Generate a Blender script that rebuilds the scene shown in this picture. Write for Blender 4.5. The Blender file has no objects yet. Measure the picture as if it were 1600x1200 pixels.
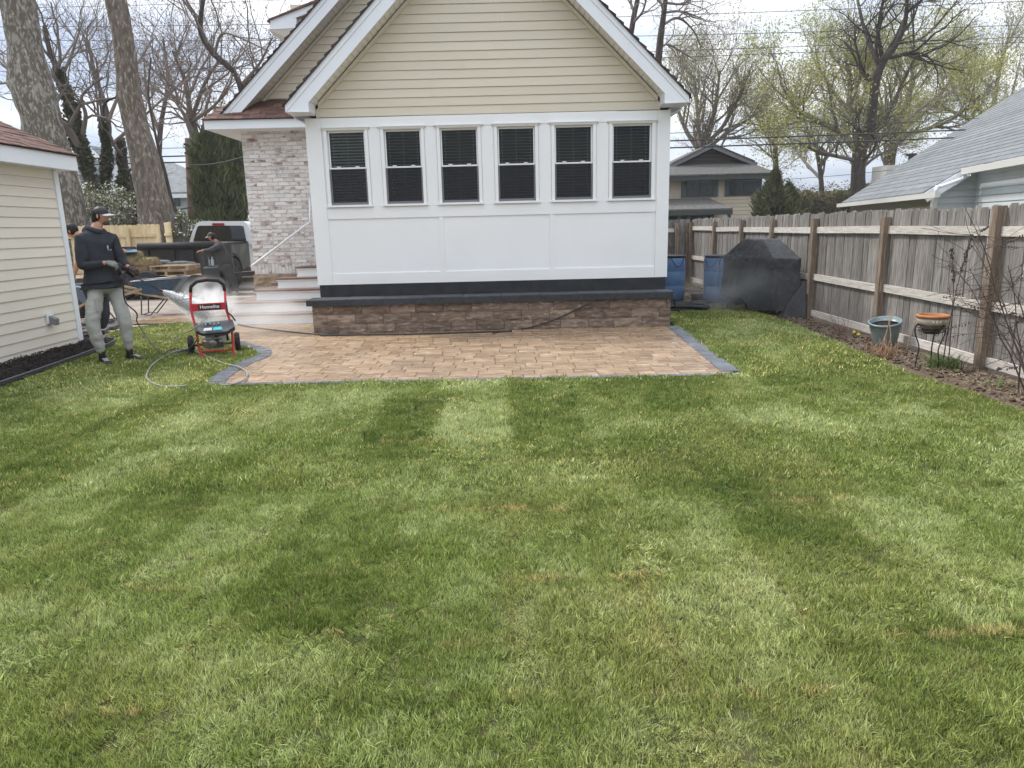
import bpy, bmesh, math, random
import numpy as np
from mathutils import Vector, Matrix, noise

# ------------------------------------------------------------------ camera, world, sun, exposure
scene = bpy.context.scene
EYE = 1.6
FPX = 1110.0                      # focal length in pixels of a 1600 px wide frame
PITCH = math.atan(245 / FPX)
ROLL = 0.024
_F = Vector((0, math.cos(PITCH), -math.sin(PITCH)))
_U0 = Vector((0, math.sin(PITCH), math.cos(PITCH)))
_R0 = Vector((1, 0, 0))
_R = _R0 * math.cos(ROLL) - _U0 * math.sin(ROLL)
_U = _U0 * math.cos(ROLL) + _R0 * math.sin(ROLL)
cam_data = bpy.data.cameras.new("camera")
cam_data.sensor_fit = 'HORIZONTAL'
cam_data.sensor_width = 36
cam_data.lens = 36 * FPX / 1600
cam_data.clip_start = 0.05
cam_data.clip_end = 3000
cam = bpy.data.objects.new("camera", cam_data)
scene.collection.objects.link(cam)
m = Matrix.Identity(4)
for i in range(3):
    m[i][0] = _R[i]; m[i][1] = _U[i]; m[i][2] = -_F[i]
m[2][3] = EYE
cam.matrix_world = m
scene.camera = cam

SUN_EL, SUN_AZ = math.radians(52), math.radians(-62)      # azimuth measured from +Y towards +X
world = bpy.data.worlds.new("World"); scene.world = world; world.use_nodes = True
wn, wl = world.node_tree.nodes, world.node_tree.links
wn.clear()
wo = wn.new('ShaderNodeOutputWorld'); bg = wn.new('ShaderNodeBackground')
sky = wn.new('ShaderNodeTexSky'); sky.sky_type = 'NISHITA'; sky.sun_disc = False
sky.sun_elevation = SUN_EL; sky.sun_rotation = SUN_AZ; sky.air_density = 1.0; sky.dust_density = 1.5; sky.altitude = 50
tc = wn.new('ShaderNodeTexCoord'); mp = wn.new('ShaderNodeMapping'); mp.inputs['Scale'].default_value = (1.0, 1.0, 4.2)
mp.inputs['Rotation'].default_value = (0.05, -0.08, 0.3)
cl = wn.new('ShaderNodeTexNoise'); cl.inputs['Scale'].default_value = 2.3; cl.inputs['Detail'].default_value = 5; cl.inputs['Roughness'].default_value = .5; cl.inputs['Distortion'].default_value = .35
rmp = wn.new('ShaderNodeValToRGB')
e = rmp.color_ramp.elements
e[0].position = .40; e[0].color = (.48, .56, .72, 1)
e[1].position = .58; e[1].color = (1.0, 1.0, 1.0, 1)
x = rmp.color_ramp.elements.new(.47); x.color = (.72, .78, .89, 1)
mulc = wn.new('ShaderNodeVectorMath'); mulc.operation = 'SCALE'; mulc.inputs['Scale'].default_value = 11.0
mix = wn.new('ShaderNodeMix'); mix.data_type = 'RGBA'; mix.inputs['Factor'].default_value = .88
wl.new(tc.outputs['Generated'], mp.inputs['Vector']); wl.new(mp.outputs[0], cl.inputs['Vector'])
wl.new(cl.outputs['Fac'], rmp.inputs['Fac']); wl.new(rmp.outputs['Color'], mulc.inputs[0])
sep = wn.new('ShaderNodeSeparateXYZ'); wl.new(tc.outputs['Generated'], sep.inputs[0])          # overcast sky: brighter overhead than at the horizon
zg_ = wn.new('ShaderNodeMapRange'); zg_.inputs[1].default_value = 0; zg_.inputs[2].default_value = 1; zg_.inputs[3].default_value = 5.4; zg_.inputs[4].default_value = 15.5
wl.new(sep.outputs['Z'], zg_.inputs[0]); wl.new(zg_.outputs[0], mulc.inputs['Scale'])
wl.new(sky.outputs[0], mix.inputs['A']); wl.new(mulc.outputs[0], mix.inputs['B'])
wl.new(mix.outputs['Result'], bg.inputs['Color']); bg.inputs['Strength'].default_value = .088
wl.new(bg.outputs[0], wo.inputs['Surface'])

sun_d = bpy.data.lights.new("sun", 'SUN'); sun_d.energy = 1.55; sun_d.angle = math.radians(9); sun_d.color = (1, .96, .9)
sun = bpy.data.objects.new("sun", sun_d); scene.collection.objects.link(sun)
sd = Vector((math.sin(SUN_AZ) * math.cos(SUN_EL), math.cos(SUN_AZ) * math.cos(SUN_EL), math.sin(SUN_EL)))
sun.rotation_euler = sd.to_track_quat('Z', 'Y').to_euler()
sun.location = sd * 50

scene.view_settings.view_transform = 'Standard'
scene.view_settings.look = 'None'
scene.view_settings.exposure = 1.10
scene.view_settings.gamma = 1.0
scene.view_settings.use_curve_mapping = False
scene.render.engine = 'CYCLES'
scene.cycles.max_bounces = 8
scene.cycles.transparent_max_bounces = 12
scene.cycles.volume_step_rate = 1.0
scene.cycles.volume_bounces = 8

random.seed(7); RNG = np.random.default_rng(11)
COL = scene.collection

# ------------------------------------------------------------------ helpers
def ray(px, py):
    return _F + _R * ((px - 800) / FPX) + _U * ((600 - py) / FPX)
def at(px, py, Y):                 # place a point of the scene at a given distance
    d = ray(px, py); t = Y / d.y
    return Vector((d.x * t, Y, EYE + d.z * t))
def gp(px, py, z=0.0):
    d = ray(px, py); t = (z - EYE) / d.z
    return Vector((d.x * t, d.y * t, z))

def link(o, parent=None):
    COL.objects.link(o)
    if parent is not None:
        o.parent = parent
    return o
def wloc(o):
    v = Vector((0, 0, 0))
    while o is not None:
        v += o.location; o = o.parent
    return v
def props(o, label=None, cat=None, group=None, kind=None):
    if label: o['label'] = label
    if cat: o['category'] = cat
    if group: o['group'] = group
    if kind: o['kind'] = kind
    return o
def thing(name, label, cat, loc=(0, 0, 0), rz=0.0, group=None):
    o = bpy.data.objects.new(name, None); o.empty_display_size = .2
    o.location = loc; o.rotation_euler = (0, 0, rz)
    link(o); return props(o, label, cat, group)
def copy_tree(o, parent=None):
    c = o.copy(); COL.objects.link(c); c.parent = parent
    for ch in list(o.children):
        copy_tree(ch, c)
    return c

class MB:
    """collects shapes and builds ONE mesh object"""
    def __init__(s): s.v = []; s.f = []; s.sm = []; s.n = 0
    def add(s, vs, fs, smooth=False):
        b = s.n
        s.v.extend([tuple(p) for p in vs]); s.n += len(vs)
        for f in fs:
            s.f.append([i + b for i in f]); s.sm.append(smooth)
        return s
    def box(s, c, d, rot=None):
        x, y, z = d[0] / 2, d[1] / 2, d[2] / 2
        vs = [Vector(p) for p in ((-x,-y,-z),(x,-y,-z),(x,y,-z),(-x,y,-z),(-x,-y,z),(x,-y,z),(x,y,z),(-x,y,z))]
        if rot is not None: vs = [rot @ p for p in vs]
        c = Vector(c); return s.add([p + c for p in vs], BOXF)
    def bx(s, x0, x1, y0, y1, z0, z1):
        return s.box(((x0+x1)/2, (y0+y1)/2, (z0+z1)/2), (abs(x1-x0), abs(y1-y0), abs(z1-z0)))
    def bbox(s, x0, x1, y0, y1, z0, z1, b=.006):       # bevelled on the top and vertical edges
        vs = []
        for (z, k) in ((z0, 0), (z1 - b, 0), (z1, b)):
            vs += [(x0+k, y0+k, z), (x1-k, y0+k, z), (x1-k, y1-k, z), (x0+k, y1-k, z)]
        fs = [(3,2,1,0), (8,9,10,11)]
        for r in (0, 4):
            for i in range(4):
                j = (i + 1) % 4; fs.append((r+i, r+j, r+4+j, r+4+i))
        return s.add(vs, fs)
    def quad(s, a, b, c, d): return s.add([a, b, c, d], [(0, 1, 2, 3)])
    def poly(s, pts): return s.add(pts, [tuple(range(len(pts)))])
    def prism(s, poly, off):                            # any planar polygon extruded by a vector
        off = Vector(off); n = len(poly)
        a = [Vector(p) for p in poly]; b = [p + off for p in a]
        fs = [tuple(range(n - 1, -1, -1)), tuple(range(n, 2 * n))]
        for i in range(n):
            j = (i + 1) % n; fs.append((i, j, n + j, n + i))
        return s.add(a + b, fs)
    def bar(s, a, b, w, h, up=(0, 0, 1)):
        a = Vector(a); b = Vector(b); t = (b - a); L = t.length
        if L < 1e-6: return s
        t.normalize(); u = Vector(up)
        if abs(t.dot(u)) > .98: u = Vector((0, 1, 0))
        r = t.cross(u).normalized(); u = r.cross(t).normalized()
        vs = []
        for p in (a, b):
            for (i, j) in ((-1,-1),(1,-1),(1,1),(-1,1)):
                vs.append(p + r * (w/2*i) + u * (h/2*j))
        return s.add(vs, [(0,1,2,3),(7,6,5,4),(0,4,5,1),(1,5,6,2),(2,6,7,3),(3,7,4,0)])
    def tube(s, pts, r, n=8, cap=True):
        P = np.array([tuple(p) for p in pts], float); k = len(P)
        R = np.full(k, r, float) if np.isscalar(r) else np.array(r, float)
        T = np.gradient(P, axis=0); T /= (np.linalg.norm(T, axis=1)[:, None] + 1e-9)
        ref = np.array([0., 0., 1.]) if abs(T[0][2]) < .9 else np.array([1., 0., 0.])
        a = np.cross(T[0], ref); a /= np.linalg.norm(a) + 1e-9
        ang = np.arange(n) * 2 * math.pi / n; ca, sa = np.cos(ang), np.sin(ang)
        vs = np.empty((k, n, 3))
        for i in range(k):
            a = a - T[i] * a.dot(T[i]); a /= np.linalg.norm(a) + 1e-9
            b = np.cross(T[i], a)
            vs[i] = P[i] + R[i] * (ca[:, None] * a + sa[:, None] * b)
        fs = []
        for i in range(k - 1):
            o = i * n
            for j in range(n):
                q = (j + 1) % n; fs.append((o+j, o+q, o+n+q, o+n+j))
        if cap: fs.append(tuple(range(n-1, -1, -1))); fs.append(tuple(range((k-1)*n, k*n)))
        return s.add(vs.reshape(-1, 3).tolist(), fs, True)
    def lathe(s, prof, c=(0, 0, 0), n=20, axis='z', sm=True):
        c = Vector(c); vs = []; fs = []
        for (r, h) in prof:
            for j in range(n):
                a = 2 * math.pi * j / n; x, y = r * math.cos(a), r * math.sin(a)
                p = (x, y, h) if axis == 'z' else ((h, x, y) if axis == 'x' else (x, h, y))
                vs.append(c + Vector(p))
        for i in range(len(prof) - 1):
            for j in range(n):
                q = (j + 1) % n; fs.append((i*n+j, i*n+q, (i+1)*n+q, (i+1)*n+j))
        fs.append(tuple(range(n-1, -1, -1))); fs.append(tuple(range((len(prof)-1)*n, len(prof)*n)))
        return s.add(vs, fs, sm)
    def ball(s, c, d, n=12, m=8, rot=None, fn=None):
        vs = []; fs = []; c = Vector(c)
        for i in range(m + 1):
            th = math.pi * i / m
            for j in range(n):
                ph = 2 * math.pi * j / n
                p = Vector((math.sin(th)*math.cos(ph), math.sin(th)*math.sin(ph), math.cos(th)))
                k = fn(p) if fn else 1.0
                p = Vector((p.x*d[0]*k, p.y*d[1]*k, p.z*d[2]*k))
                if rot is not None: p = rot @ p
                vs.append(c + p)
        for i in range(m):
            for j in range(n):
                q = (j + 1) % n; fs.append((i*n+j, (i+1)*n+j, (i+1)*n+q, i*n+q))
        return s.add(vs, fs, True)
    def build(s, name, mt, parent=None, kind=None, local=False, label=None):
        me = bpy.data.meshes.new(name)
        off = Vector((0, 0, 0)) if (parent is None or local) else wloc(parent)
        V = np.array(s.v, np.float32).reshape(-1, 3) - np.array(off, np.float32)
        me.from_pydata(V.tolist(), [], s.f)
        me.polygons.foreach_set('use_smooth', np.array(s.sm, bool))
        me.materials.append(mt); me.update()
        o = bpy.data.objects.new(name, me); link(o, parent)
        if kind: o['kind'] = kind
        if label: o['label'] = label
        return o
BOXF = [(3,2,1,0),(4,5,6,7),(0,1,5,4),(1,2,6,5),(2,3,7,6),(3,0,4,7)]

def place(me, name, parent, loc, rot=(0, 0, 0), scale=(1, 1, 1), mt=None):     # object sharing mesh data
    o = bpy.data.objects.new(name, me); o.location = loc; o.rotation_euler = rot; o.scale = scale
    link(o, parent); return o

# ------------------------------------------------------------------ materials
MATS = {}
def mat(name, col, rough=.6, col2=None, nscale=8, ndet=4, bump=0, bscale=30, spec=.3, metal=0, rnd=0, rndcol=None,
        stretch=(1, 1, 1), contrast=(.35, .65), col3=None, n3=60, coords='Object', trans=None, huernd=0, wet=None, dist=0, backdark=None):
    """noise mottled surface; rnd = brightness change from piece to piece, rndcol = second piece colour"""
    if name in MATS: return MATS[name]
    M = bpy.data.materials.new(name); M.use_nodes = True; MATS[name] = M
    nt = M.node_tree; N, L = nt.nodes, nt.links; N.clear()
    out = N.new('ShaderNodeOutputMaterial'); b = N.new('ShaderNodeBsdfPrincipled')
    b.inputs['Roughness'].default_value = rough; b.inputs['Metallic'].default_value = metal
    b.inputs['Specular IOR Level'].default_value = spec
    L.new(b.outputs[0], out.inputs[0])
    oi = N.new('ShaderNodeObjectInfo')
    if coords == 'World':
        g = N.new('ShaderNodeNewGeometry'); src = g.outputs['Position']
    else:
        t = N.new('ShaderNodeTexCoord'); src = t.outputs['Object']
    mpn = N.new('ShaderNodeMapping'); mpn.inputs['Scale'].default_value = stretch
    L.new(src, mpn.inputs['Vector'])
    if rnd or rndcol or huernd:
        s = N.new('ShaderNodeVectorMath'); s.operation = 'SCALE'; s.inputs[0].default_value = (37, 51, 23)
        L.new(oi.outputs['Random'], s.inputs['Scale']); L.new(s.outputs[0], mpn.inputs['Location'])
    def tex(sc, det=4, ds=0):
        n = N.new('ShaderNodeTexNoise'); n.inputs['Scale'].default_value = sc; n.inputs['Detail'].default_value = det
        n.inputs['Distortion'].default_value = ds
        L.new(mpn.outputs[0], n.inputs['Vector']); return n.outputs['Fac']
    def mixc(fac, A, B, mode='MIX'):
        x = N.new('ShaderNodeMix'); x.data_type = 'RGBA'; x.blend_type = mode
        for sock, val in (('Factor', fac), ('A', A), ('B', B)):
            if isinstance(val, (tuple, list)): x.inputs[sock].default_value = (*val, 1)[:4]
            elif isinstance(val, (int, float)): x.inputs[sock].default_value = val
            else: L.new(val, x.inputs[sock])
        return x.outputs['Result']
    def rng(f, lo, hi, a=0., bb=1.):
        r = N.new('ShaderNodeMapRange'); r.inputs[1].default_value = lo; r.inputs[2].default_value = hi
        r.inputs[3].default_value = a; r.inputs[4].default_value = bb; L.new(f, r.inputs[0]); return r.outputs[0]
    c = None
    base = tuple(col)
    if rndcol: base = mixc(rng(oi.outputs['Random'], .1, .9), base, tuple(rndcol))
    c = base
    if col2: c = mixc(rng(tex(nscale, ndet, dist), *contrast), base, tuple(col2))
    if col3: c = mixc(rng(tex(n3, 3), .55, .72), c, tuple(col3))
    if rnd:
        w = N.new('ShaderNodeTexWhiteNoise'); w.noise_dimensions = '1D'; L.new(oi.outputs['Random'], w.inputs['W'])
        v = rng(w.outputs['Value'], 0, 1, 1 - rnd, 1 + rnd)
        s = N.new('ShaderNodeVectorMath'); s.operation = 'SCALE'
        if isinstance(c, tuple): s.inputs[0].default_value = c
        else: L.new(c, s.inputs[0])
        L.new(v, s.inputs['Scale']); c = s.outputs[0]
    if isinstance(c, tuple): b.inputs['Base Color'].default_value = (*c, 1)
    else: L.new(c, b.inputs['Base Color'])
    if wet: L.new(rng(tex(wet[0], 3), wet[1], wet[2], wet[3], rough), b.inputs['Roughness'])
    if bump:
        bp = N.new('ShaderNodeBump'); bp.inputs['Strength'].default_value = 1; bp.inputs['Distance'].default_value = bump
        L.new(tex(bscale, 5), bp.inputs['Height']); L.new(bp.outputs[0], b.inputs['Normal'])
    if trans:
        b.inputs['Subsurface Weight'].default_value = 0
        tr = N.new('ShaderNodeBsdfTranslucent'); ms = N.new('ShaderNodeMixShader'); ms.inputs[0].default_value = trans
        if isinstance(c, tuple): tr.inputs[0].default_value = (*c, 1)
        else: L.new(c, tr.inputs[0])
        L.new(b.outputs[0], ms.inputs[1]); L.new(tr.outputs[0], ms.inputs[2]); L.new(ms.outputs[0], out.inputs[0])
    return M

white = mat('white_paint', (.80, .81, .81), .45, (.77, .785, .785), 1.5, bump=.0006, bscale=6)
white_alu = mat('white_aluminium', (.77, .80, .83), .42, (.73, .765, .80), 1.2, bump=.0008, bscale=3)
siding = mat('beige_vinyl_siding', (.64, .59, .475), .5, (.60, .555, .445), 2.5, rnd=.02, bump=.0012, bscale=60, stretch=(.1, 1, 1))
siding2 = mat('cream_vinyl_siding', (.76, .705, .60), .5, (.71, .66, .565), 2.5, rnd=.025, bump=.0015, bscale=40, stretch=(1, .1, 1))
soffit_m = mat('soffit_vinyl', (.76, .735, .67), .5)
membrane = mat('black_membrane', (.018, .02, .024), .55, (.03, .033, .038), 5, bump=.002, bscale=25)
shingle = mat('brown_shingle', (.125, .062, .05), .9, (.085, .045, .042), 14, rnd=.28, rndcol=(.16, .095, .065), bump=.004, bscale=120, col3=(.24, .16, .12), n3=150)
shingle_g = mat('grey_shingle', (.19, .20, .205), .85, (.13, .14, .145), 3, rnd=.12, bump=.004, bscale=80, col3=(.25, .26, .27), n3=110)
shingle_d = mat('dark_grey_shingle', (.09, .088, .082), .9, (.13, .125, .115), 6, rnd=.12, bump=.004, bscale=60)
brick_m = mat('whitewashed_brick', (.74, .715, .69), .9, (.48, .40, .37), 4.5, 6, rnd=.10, rndcol=(.68, .645, .62), contrast=(.50, .70), bump=.006, bscale=50, stretch=(.5, 1, 1), col3=(.27, .18, .16), n3=9)
mortar_m = mat('whitewashed_mortar', (.72, .70, .68), .95, (.50, .47, .44), 12, bump=.003, bscale=60)
sandstone = mat('tan_foundation_stone', (.34, .26, .18), .9, (.24, .18, .12), 7, bump=.02, bscale=9, rnd=.1)
paver_m = mat('tan_concrete_paver', (.355, .24, .142), .5, (.21, .136, .08), 5, 5, rnd=.09, rndcol=(.325, .215, .125), contrast=(.34, .66), bump=.003, bscale=45, stretch=(.55, 2.2, 1), col3=(.52, .41, .30), n3=11, wet=(.6, .4, .6, .13), spec=.6)
border_m = mat('charcoal_border_paver', (.085, .095, .115), .45, (.14, .15, .17), 9, rnd=.2, bump=.004, bscale=40, spec=.4, wet=(2, .4, .6, .22))
joint_m = mat('joint_sand', (.15, .11, .08), .95, (.15, .12, .09), 30)
stone_m = mat('split_face_wall_block', (.29, .215, .16), .85, (.14, .105, .08), 7, 6, rnd=.20, rndcol=(.20, .145, .11), bump=.02, bscale=18, col3=(.34, .27, .22), n3=17, contrast=(.4, .6), stretch=(.6, 1, 1.7), dist=.8)
cap_m = mat('charcoal_cap_stone', (.022, .026, .031), .6, (.038, .042, .048), 12, bump=.004, bscale=40, rnd=.15, spec=.35)
conc = mat('concrete_drive', (.32, .27, .23), .85, (.22, .185, .155), 1.6, 6, bump=.004, bscale=60, coords='World', col3=(.17, .14, .12), n3=5)
mulch_m = mat('black_mulch', (.014, .010, .009), .95, (.030, .020, .017), 20, bump=.03, bscale=35)
soil_m = mat('garden_soil', (.085, .055, .038), .95, (.15, .11, .08), 9, 6, bump=.03, bscale=30, col3=(.26, .21, .15), n3=45, coords='World')
turf_m = mat('turf_soil', (.05, .06, .02), .95, (.08, .07, .03), 20, coords='World')
wood_g = mat('weathered_picket', (.29, .275, .26), .85, (.115, .107, .098), 9, 7, rnd=.24, rndcol=(.25, .23, .21), bump=.004, bscale=22, stretch=(6, 6, .35), contrast=(.38, .66), dist=1.2, col3=(.12, .10, .085), n3=13)
wood_rail = mat('weathered_rail', (.60, .565, .52), .85, (.37, .335, .30), 8, 7, rnd=.12, bump=.004, bscale=22, stretch=(5, .4, 6), contrast=(.38, .68), dist=1.6)
wood_post = mat('brown_post', (.235, .18, .135), .85, (.12, .088, .066), 7, 7, rnd=.15, bump=.005, bscale=20, stretch=(5, 5, .4), contrast=(.36, .66), dist=1.6, col3=(.33, .27, .21), n3=9)
wood_new = mat('new_pine_board', (.68, .56, .35), .8, (.56, .44, .25), 8, 5, rnd=.12, stretch=(5, 5, .4), dist=1)
wood_pale = mat('pallet_board', (.40, .31, .20), .85, (.26, .19, .12), 6, 5, rnd=.15)
bark_g = mat('grey_brown_bark', (.10, .083, .068), .95, (.055, .046, .038), 3, 6, bump=.03, bscale=8, stretch=(3, 3, .7))
bark_d = mat('dark_bark', (.045, .037, .031), .95, (.085, .07, .06), 4, 6, bump=.02, bscale=9, stretch=(3, 3, .7))
bark_t = mat('twig_bark', (.19, .165, .148), .9)
bark_t2 = mat('reddish_twig_bark', (.20, .165, .145), .9)
ivy_m = mat('ivy_leaf', (.07, .08, .042), .7, (.11, .11, .06), 3, rnd=0, trans=.2)
black_m = mat('black_plastic', (.012, .012, .013), .5, (.02, .02, .021), 9)
black_metal = mat('black_metal', (.02, .021, .023), .45, (.035, .033, .032), 6, metal=.0, spec=.5, bump=.001, bscale=20)
rubber = mat('rubber', (.018, .018, .018), .85, (.03, .028, .026), 12)
red_m = mat('red_powder_coat', (.42, .012, .02), .32, spec=.5)
steel = mat('grey_steel', (.35, .35, .36), .4, (.25, .25, .25), 8, metal=.8)
dark_steel = mat('dark_steel', (.10, .10, .105), .5, (.06, .06, .06), 8, metal=.6)
edge_m = mat('dark_shingle_edge', (.045, .036, .034), .9, (.07, .05, .045), 14, rnd=.3)
blue_m = mat('blue_barrow_tray', (.035, .085, .17), .45, (.05, .09, .14), 5, spec=.4, col3=(.14, .12, .10), n3=20)
barrel_m = mat('blue_plastic_barrel', (.085, .17, .31), .5, (.07, .14, .27), 3, spec=.4)
grass_dark = None
# ------------------------------------------------------------------ ground, lawn, drive
def sheet(name, pts, z, mt, kind='structure', parent=None, thick=0):
    mb = MB()
    if thick: mb.prism([(p[0], p[1], z - thick) for p in pts], (0, 0, thick))
    else: mb.poly([(p[0], p[1], z) for p in pts])
    return mb.build(name, mt, parent, kind=kind)
ground_m = mat('far_ground', (.10, .10, .05), .95, (.13, .11, .07), .3, 6, coords='World')
sheet('ground', [(-400, -60), (400, -60), (400, 900), (-400, 900)], -.06, ground_m)
sheet('driveway', [(-14, 10.4), (-3.0, 10.4), (-3.0, 12.9), (-5.3, 14.5), (-5.3, 45), (-14, 45)], -.02, conc)

def arc_pts(ctrl, n=10):                     # Catmull-Rom through control points
    out = []
    C = [Vector(c) for c in ctrl]; C = [C[0]*2 - C[1]] + C + [C[-1]*2 - C[-2]]
    for i in range(1, len(C) - 2):
        for k in range(n):
            t = k / n; a, b, c, d = C[i-1], C[i], C[i+1], C[i+2]
            out.append(.5*((2*b) + (c-a)*t + (2*a-5*b+4*c-d)*t*t + (3*b-a-3*c+d)*t*t*t))
    out.append(C[-2]); return out
# inner (lawn) edge of the curved patio border, from the front corner round the tip to the drive
CURVE = arc_pts([(-3.30, 7.45), (-3.42, 8.0), (-3.45, 8.7), (-3.40, 9.35), (-3.62, 9.85), (-4.10, 10.35), (-4.55, 11.3), (-5.2, 12.5), (-5.9, 13.1), (-6.6, 12.7), (-6.75, 11.9), (-6.35, 11.25)], 8)
CURVE = [(p[0], p[1]) for p in [Vector((q[0], q[1])) for q in [(c[0], c[1]) for c in CURVE]]] if False else [(c[0], c[1]) for c in CURVE]
FRONT_R = (2.47, 7.35)
BED_R = arc_pts([(4.45, 12.6), (4.42, 11.4), (4.35, 10.0), (4.25, 8.6), (4.18, 7.4), (4.22, 6.2), (4.32, 5.0), (4.4, 3.0), (4.4, -2)], 5)
MULCH_EDGE = arc_pts([(-5.55, -2), (-5.52, 3.0), (-5.55, 6.2), (-5.62, 7.6), (-5.72, 8.8), (-5.85, 9.9), (-6.02, 10.7), (-6.35, 11.05)], 5)
def pip(x, y, poly):
    c = False; n = len(poly); j = n - 1
    for i in range(n):
        xi, yi = poly[i][0], poly[i][1]; xj, yj = poly[j][0], poly[j][1]
        if ((yi > y) != (yj > y)) and (x < (xj - xi) * (y - yi) / (yj - yi + 1e-12) + xi): c = not c
        j = i
    return c
def pip_np(X, Y, poly):
    c = np.zeros(len(X), bool); n = len(poly); j = n - 1
    for i in range(n):
        xi, yi = poly[i][0], poly[i][1]; xj, yj = poly[j][0], poly[j][1]
        m = ((yi > Y) != (yj > Y)) & (X < (xj - xi) * (Y - yi) / (yj - yi + 1e-12) + xi)
        c ^= m; j = i
    return c
LAWN = [(-5.55, -2)] + [(p[0], p[1]) for p in MULCH_EDGE[1:]] + [(x, y) for x, y in CURVE[::-1]] + \
       [FRONT_R, (2.52, 8.5), (2.60, 10.2), (2.66, 11.2), (2.70, 12.2), (2.75, 13.2), (3.6, 13.3), (4.0, 13.1)] + [(p[0], p[1]) for p in BED_R]
sheet('lawn_soil', LAWN, -.004, turf_m)
sheet('rough_ground', [(2.4, 12.3), (5.2, 12.3), (5.2, 24), (2.4, 24)], -.03, soil_m)
sheet('garden_bed', [(4.0, 13.2)] + [(p[0], p[1]) for p in BED_R] + [(5.3, -2), (5.3, 13.2)], -.014, soil_m)

# ---- grass: tufts scattered by geometry nodes, colour by turf roll with blade sheen painted in
gm = bpy.data.materials.new('grass_blade'); gm.use_nodes = True
N, L = gm.node_tree.nodes, gm.node_tree.links; N.clear()
out = N.new('ShaderNodeOutputMaterial'); pb = N.new('ShaderNodeBsdfPrincipled'); pb.inputs['Roughness'].default_value = .42; pb.inputs['Specular IOR Level'].default_value = .35
tr = N.new('ShaderNodeBsdfTranslucent'); ms = N.new('ShaderNodeMixShader'); ms.inputs[0].default_value = .28
a1 = N.new('ShaderNodeAttribute'); a1.attribute_type = 'INSTANCER'; a1.attribute_name = 'tone'
a2 = N.new('ShaderNodeAttribute'); a2.attribute_type = 'INSTANCER'; a2.attribute_name = 'straw'
a3 = N.new('ShaderNodeAttribute'); a3.attribute_type = 'GEOMETRY'; a3.attribute_name = 'blade'
r1 = N.new('ShaderNodeValToRGB'); el = r1.color_ramp.elements
el[0].position = 0; el[0].color = (.092, .138, .022, 1); el[1].position = 1; el[1].color = (.53, .575, .29, 1)
k = r1.color_ramp.elements.new(.45); k.color = (.228, .282, .070, 1)
L.new(a1.outputs['Fac'], r1.inputs[0])
m1 = N.new('ShaderNodeMix'); m1.data_type = 'RGBA'; m1.inputs['B'].default_value = (.56, .45, .20, 1)
ad = N.new('ShaderNodeMath'); ad.operation = 'ADD'
gt = N.new('ShaderNodeMath'); gt.operation = 'GREATER_THAN'; gt.inputs[1].default_value = .988
L.new(a3.outputs['Fac'], gt.inputs[0]); L.new(gt.outputs[0], ad.inputs[0]); L.new(a2.outputs['Fac'], ad.inputs[1]); ad.use_clamp = True
L.new(ad.outputs[0], m1.inputs['Factor']); L.new(r1.outputs[0], m1.inputs['A'])
mr = N.new('ShaderNodeMapRange'); mr.inputs[3].default_value = .28; mr.inputs[4].default_value = 1.9; L.new(a3.outputs['Fac'], mr.inputs[0])
sc_ = N.new('ShaderNodeVectorMath'); sc_.operation = 'SCALE'; L.new(m1.outputs['Result'], sc_.inputs[0]); L.new(mr.outputs[0], sc_.inputs['Scale'])
L.new(sc_.outputs[0], pb.inputs['Base Color']); L.new(sc_.outputs[0], tr.inputs[0])
L.new(pb.outputs[0], ms.inputs[1]); L.new(tr.outputs[0], ms.inputs[2]); L.new(ms.outputs[0], out.inputs[0])

def tuft(name, nb, R, h, w, seed, lean=1.0, segs=3):
    r = np.random.default_rng(seed); vs = []; fs = []; bl = []
    for i in range(nb):
        a = r.uniform(0, 2*math.pi); d = R * math.sqrt(r.uniform()); x, y = d*math.cos(a), d*math.sin(a)
        hh = h * r.uniform(.5, 1.15); ww = w * r.uniform(.6, 1.2)
        ba = r.uniform(0, 2*math.pi); le = hh * abs(r.normal(.35, .35)) * lean
        fa = ba + math.pi/2 + r.normal(0, .5); c = r.uniform()
        b = len(vs)
        for s in range(segs + 1):
            t = s / segs; q = (1 - t**1.5) * ww / 2
            cx = x + math.cos(ba) * le * t**1.8; cy = y + math.sin(ba) * le * t**1.8; cz = hh * (t - .18*le/h*t*t)
            if s < segs:
                vs += [(cx - math.cos(fa)*q, cy - math.sin(fa)*q, cz), (cx + math.cos(fa)*q, cy + math.sin(fa)*q, cz)]
            else: vs.append((cx, cy, cz))
        for s in range(segs - 1): fs.append((b+2*s, b+2*s+1, b+2*s+3, b+2*s+2))
        fs.append((b+2*segs-2, b+2*segs-1, b+2*segs)); bl += [c] * segs
    me = bpy.data.meshes.new(name); me.from_pydata(vs, [], fs); me.materials.append(gm)
    at_ = me.attributes.new('blade', 'FLOAT', 'FACE'); at_.data.foreach_set('value', np.array(bl, np.float32))
    me.polygons.foreach_set('use_smooth', np.ones(len(fs), bool))
    return bpy.data.objects.new(name, me)
def vnoise(X, Y, s, seed):                   # cheap smooth value noise
    r = np.random.default_rng(seed); T = r.uniform(size=(64, 64))
    x = X * s + 100; y = Y * s + 100; xi = np.floor(x).astype(int); yi = np.floor(y).astype(int)
    fx = x - xi; fy = y - yi; fx = fx*fx*(3-2*fx); fy = fy*fy*(3-2*fy)
    g = lambda i, j: T[i % 64, j % 64]
    return (g(xi, yi)*(1-fx)*(1-fy) + g(xi+1, yi)*fx*(1-fy) + g(xi, yi+1)*(1-fx)*fy + g(xi+1, yi+1)*fx*fy)

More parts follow.
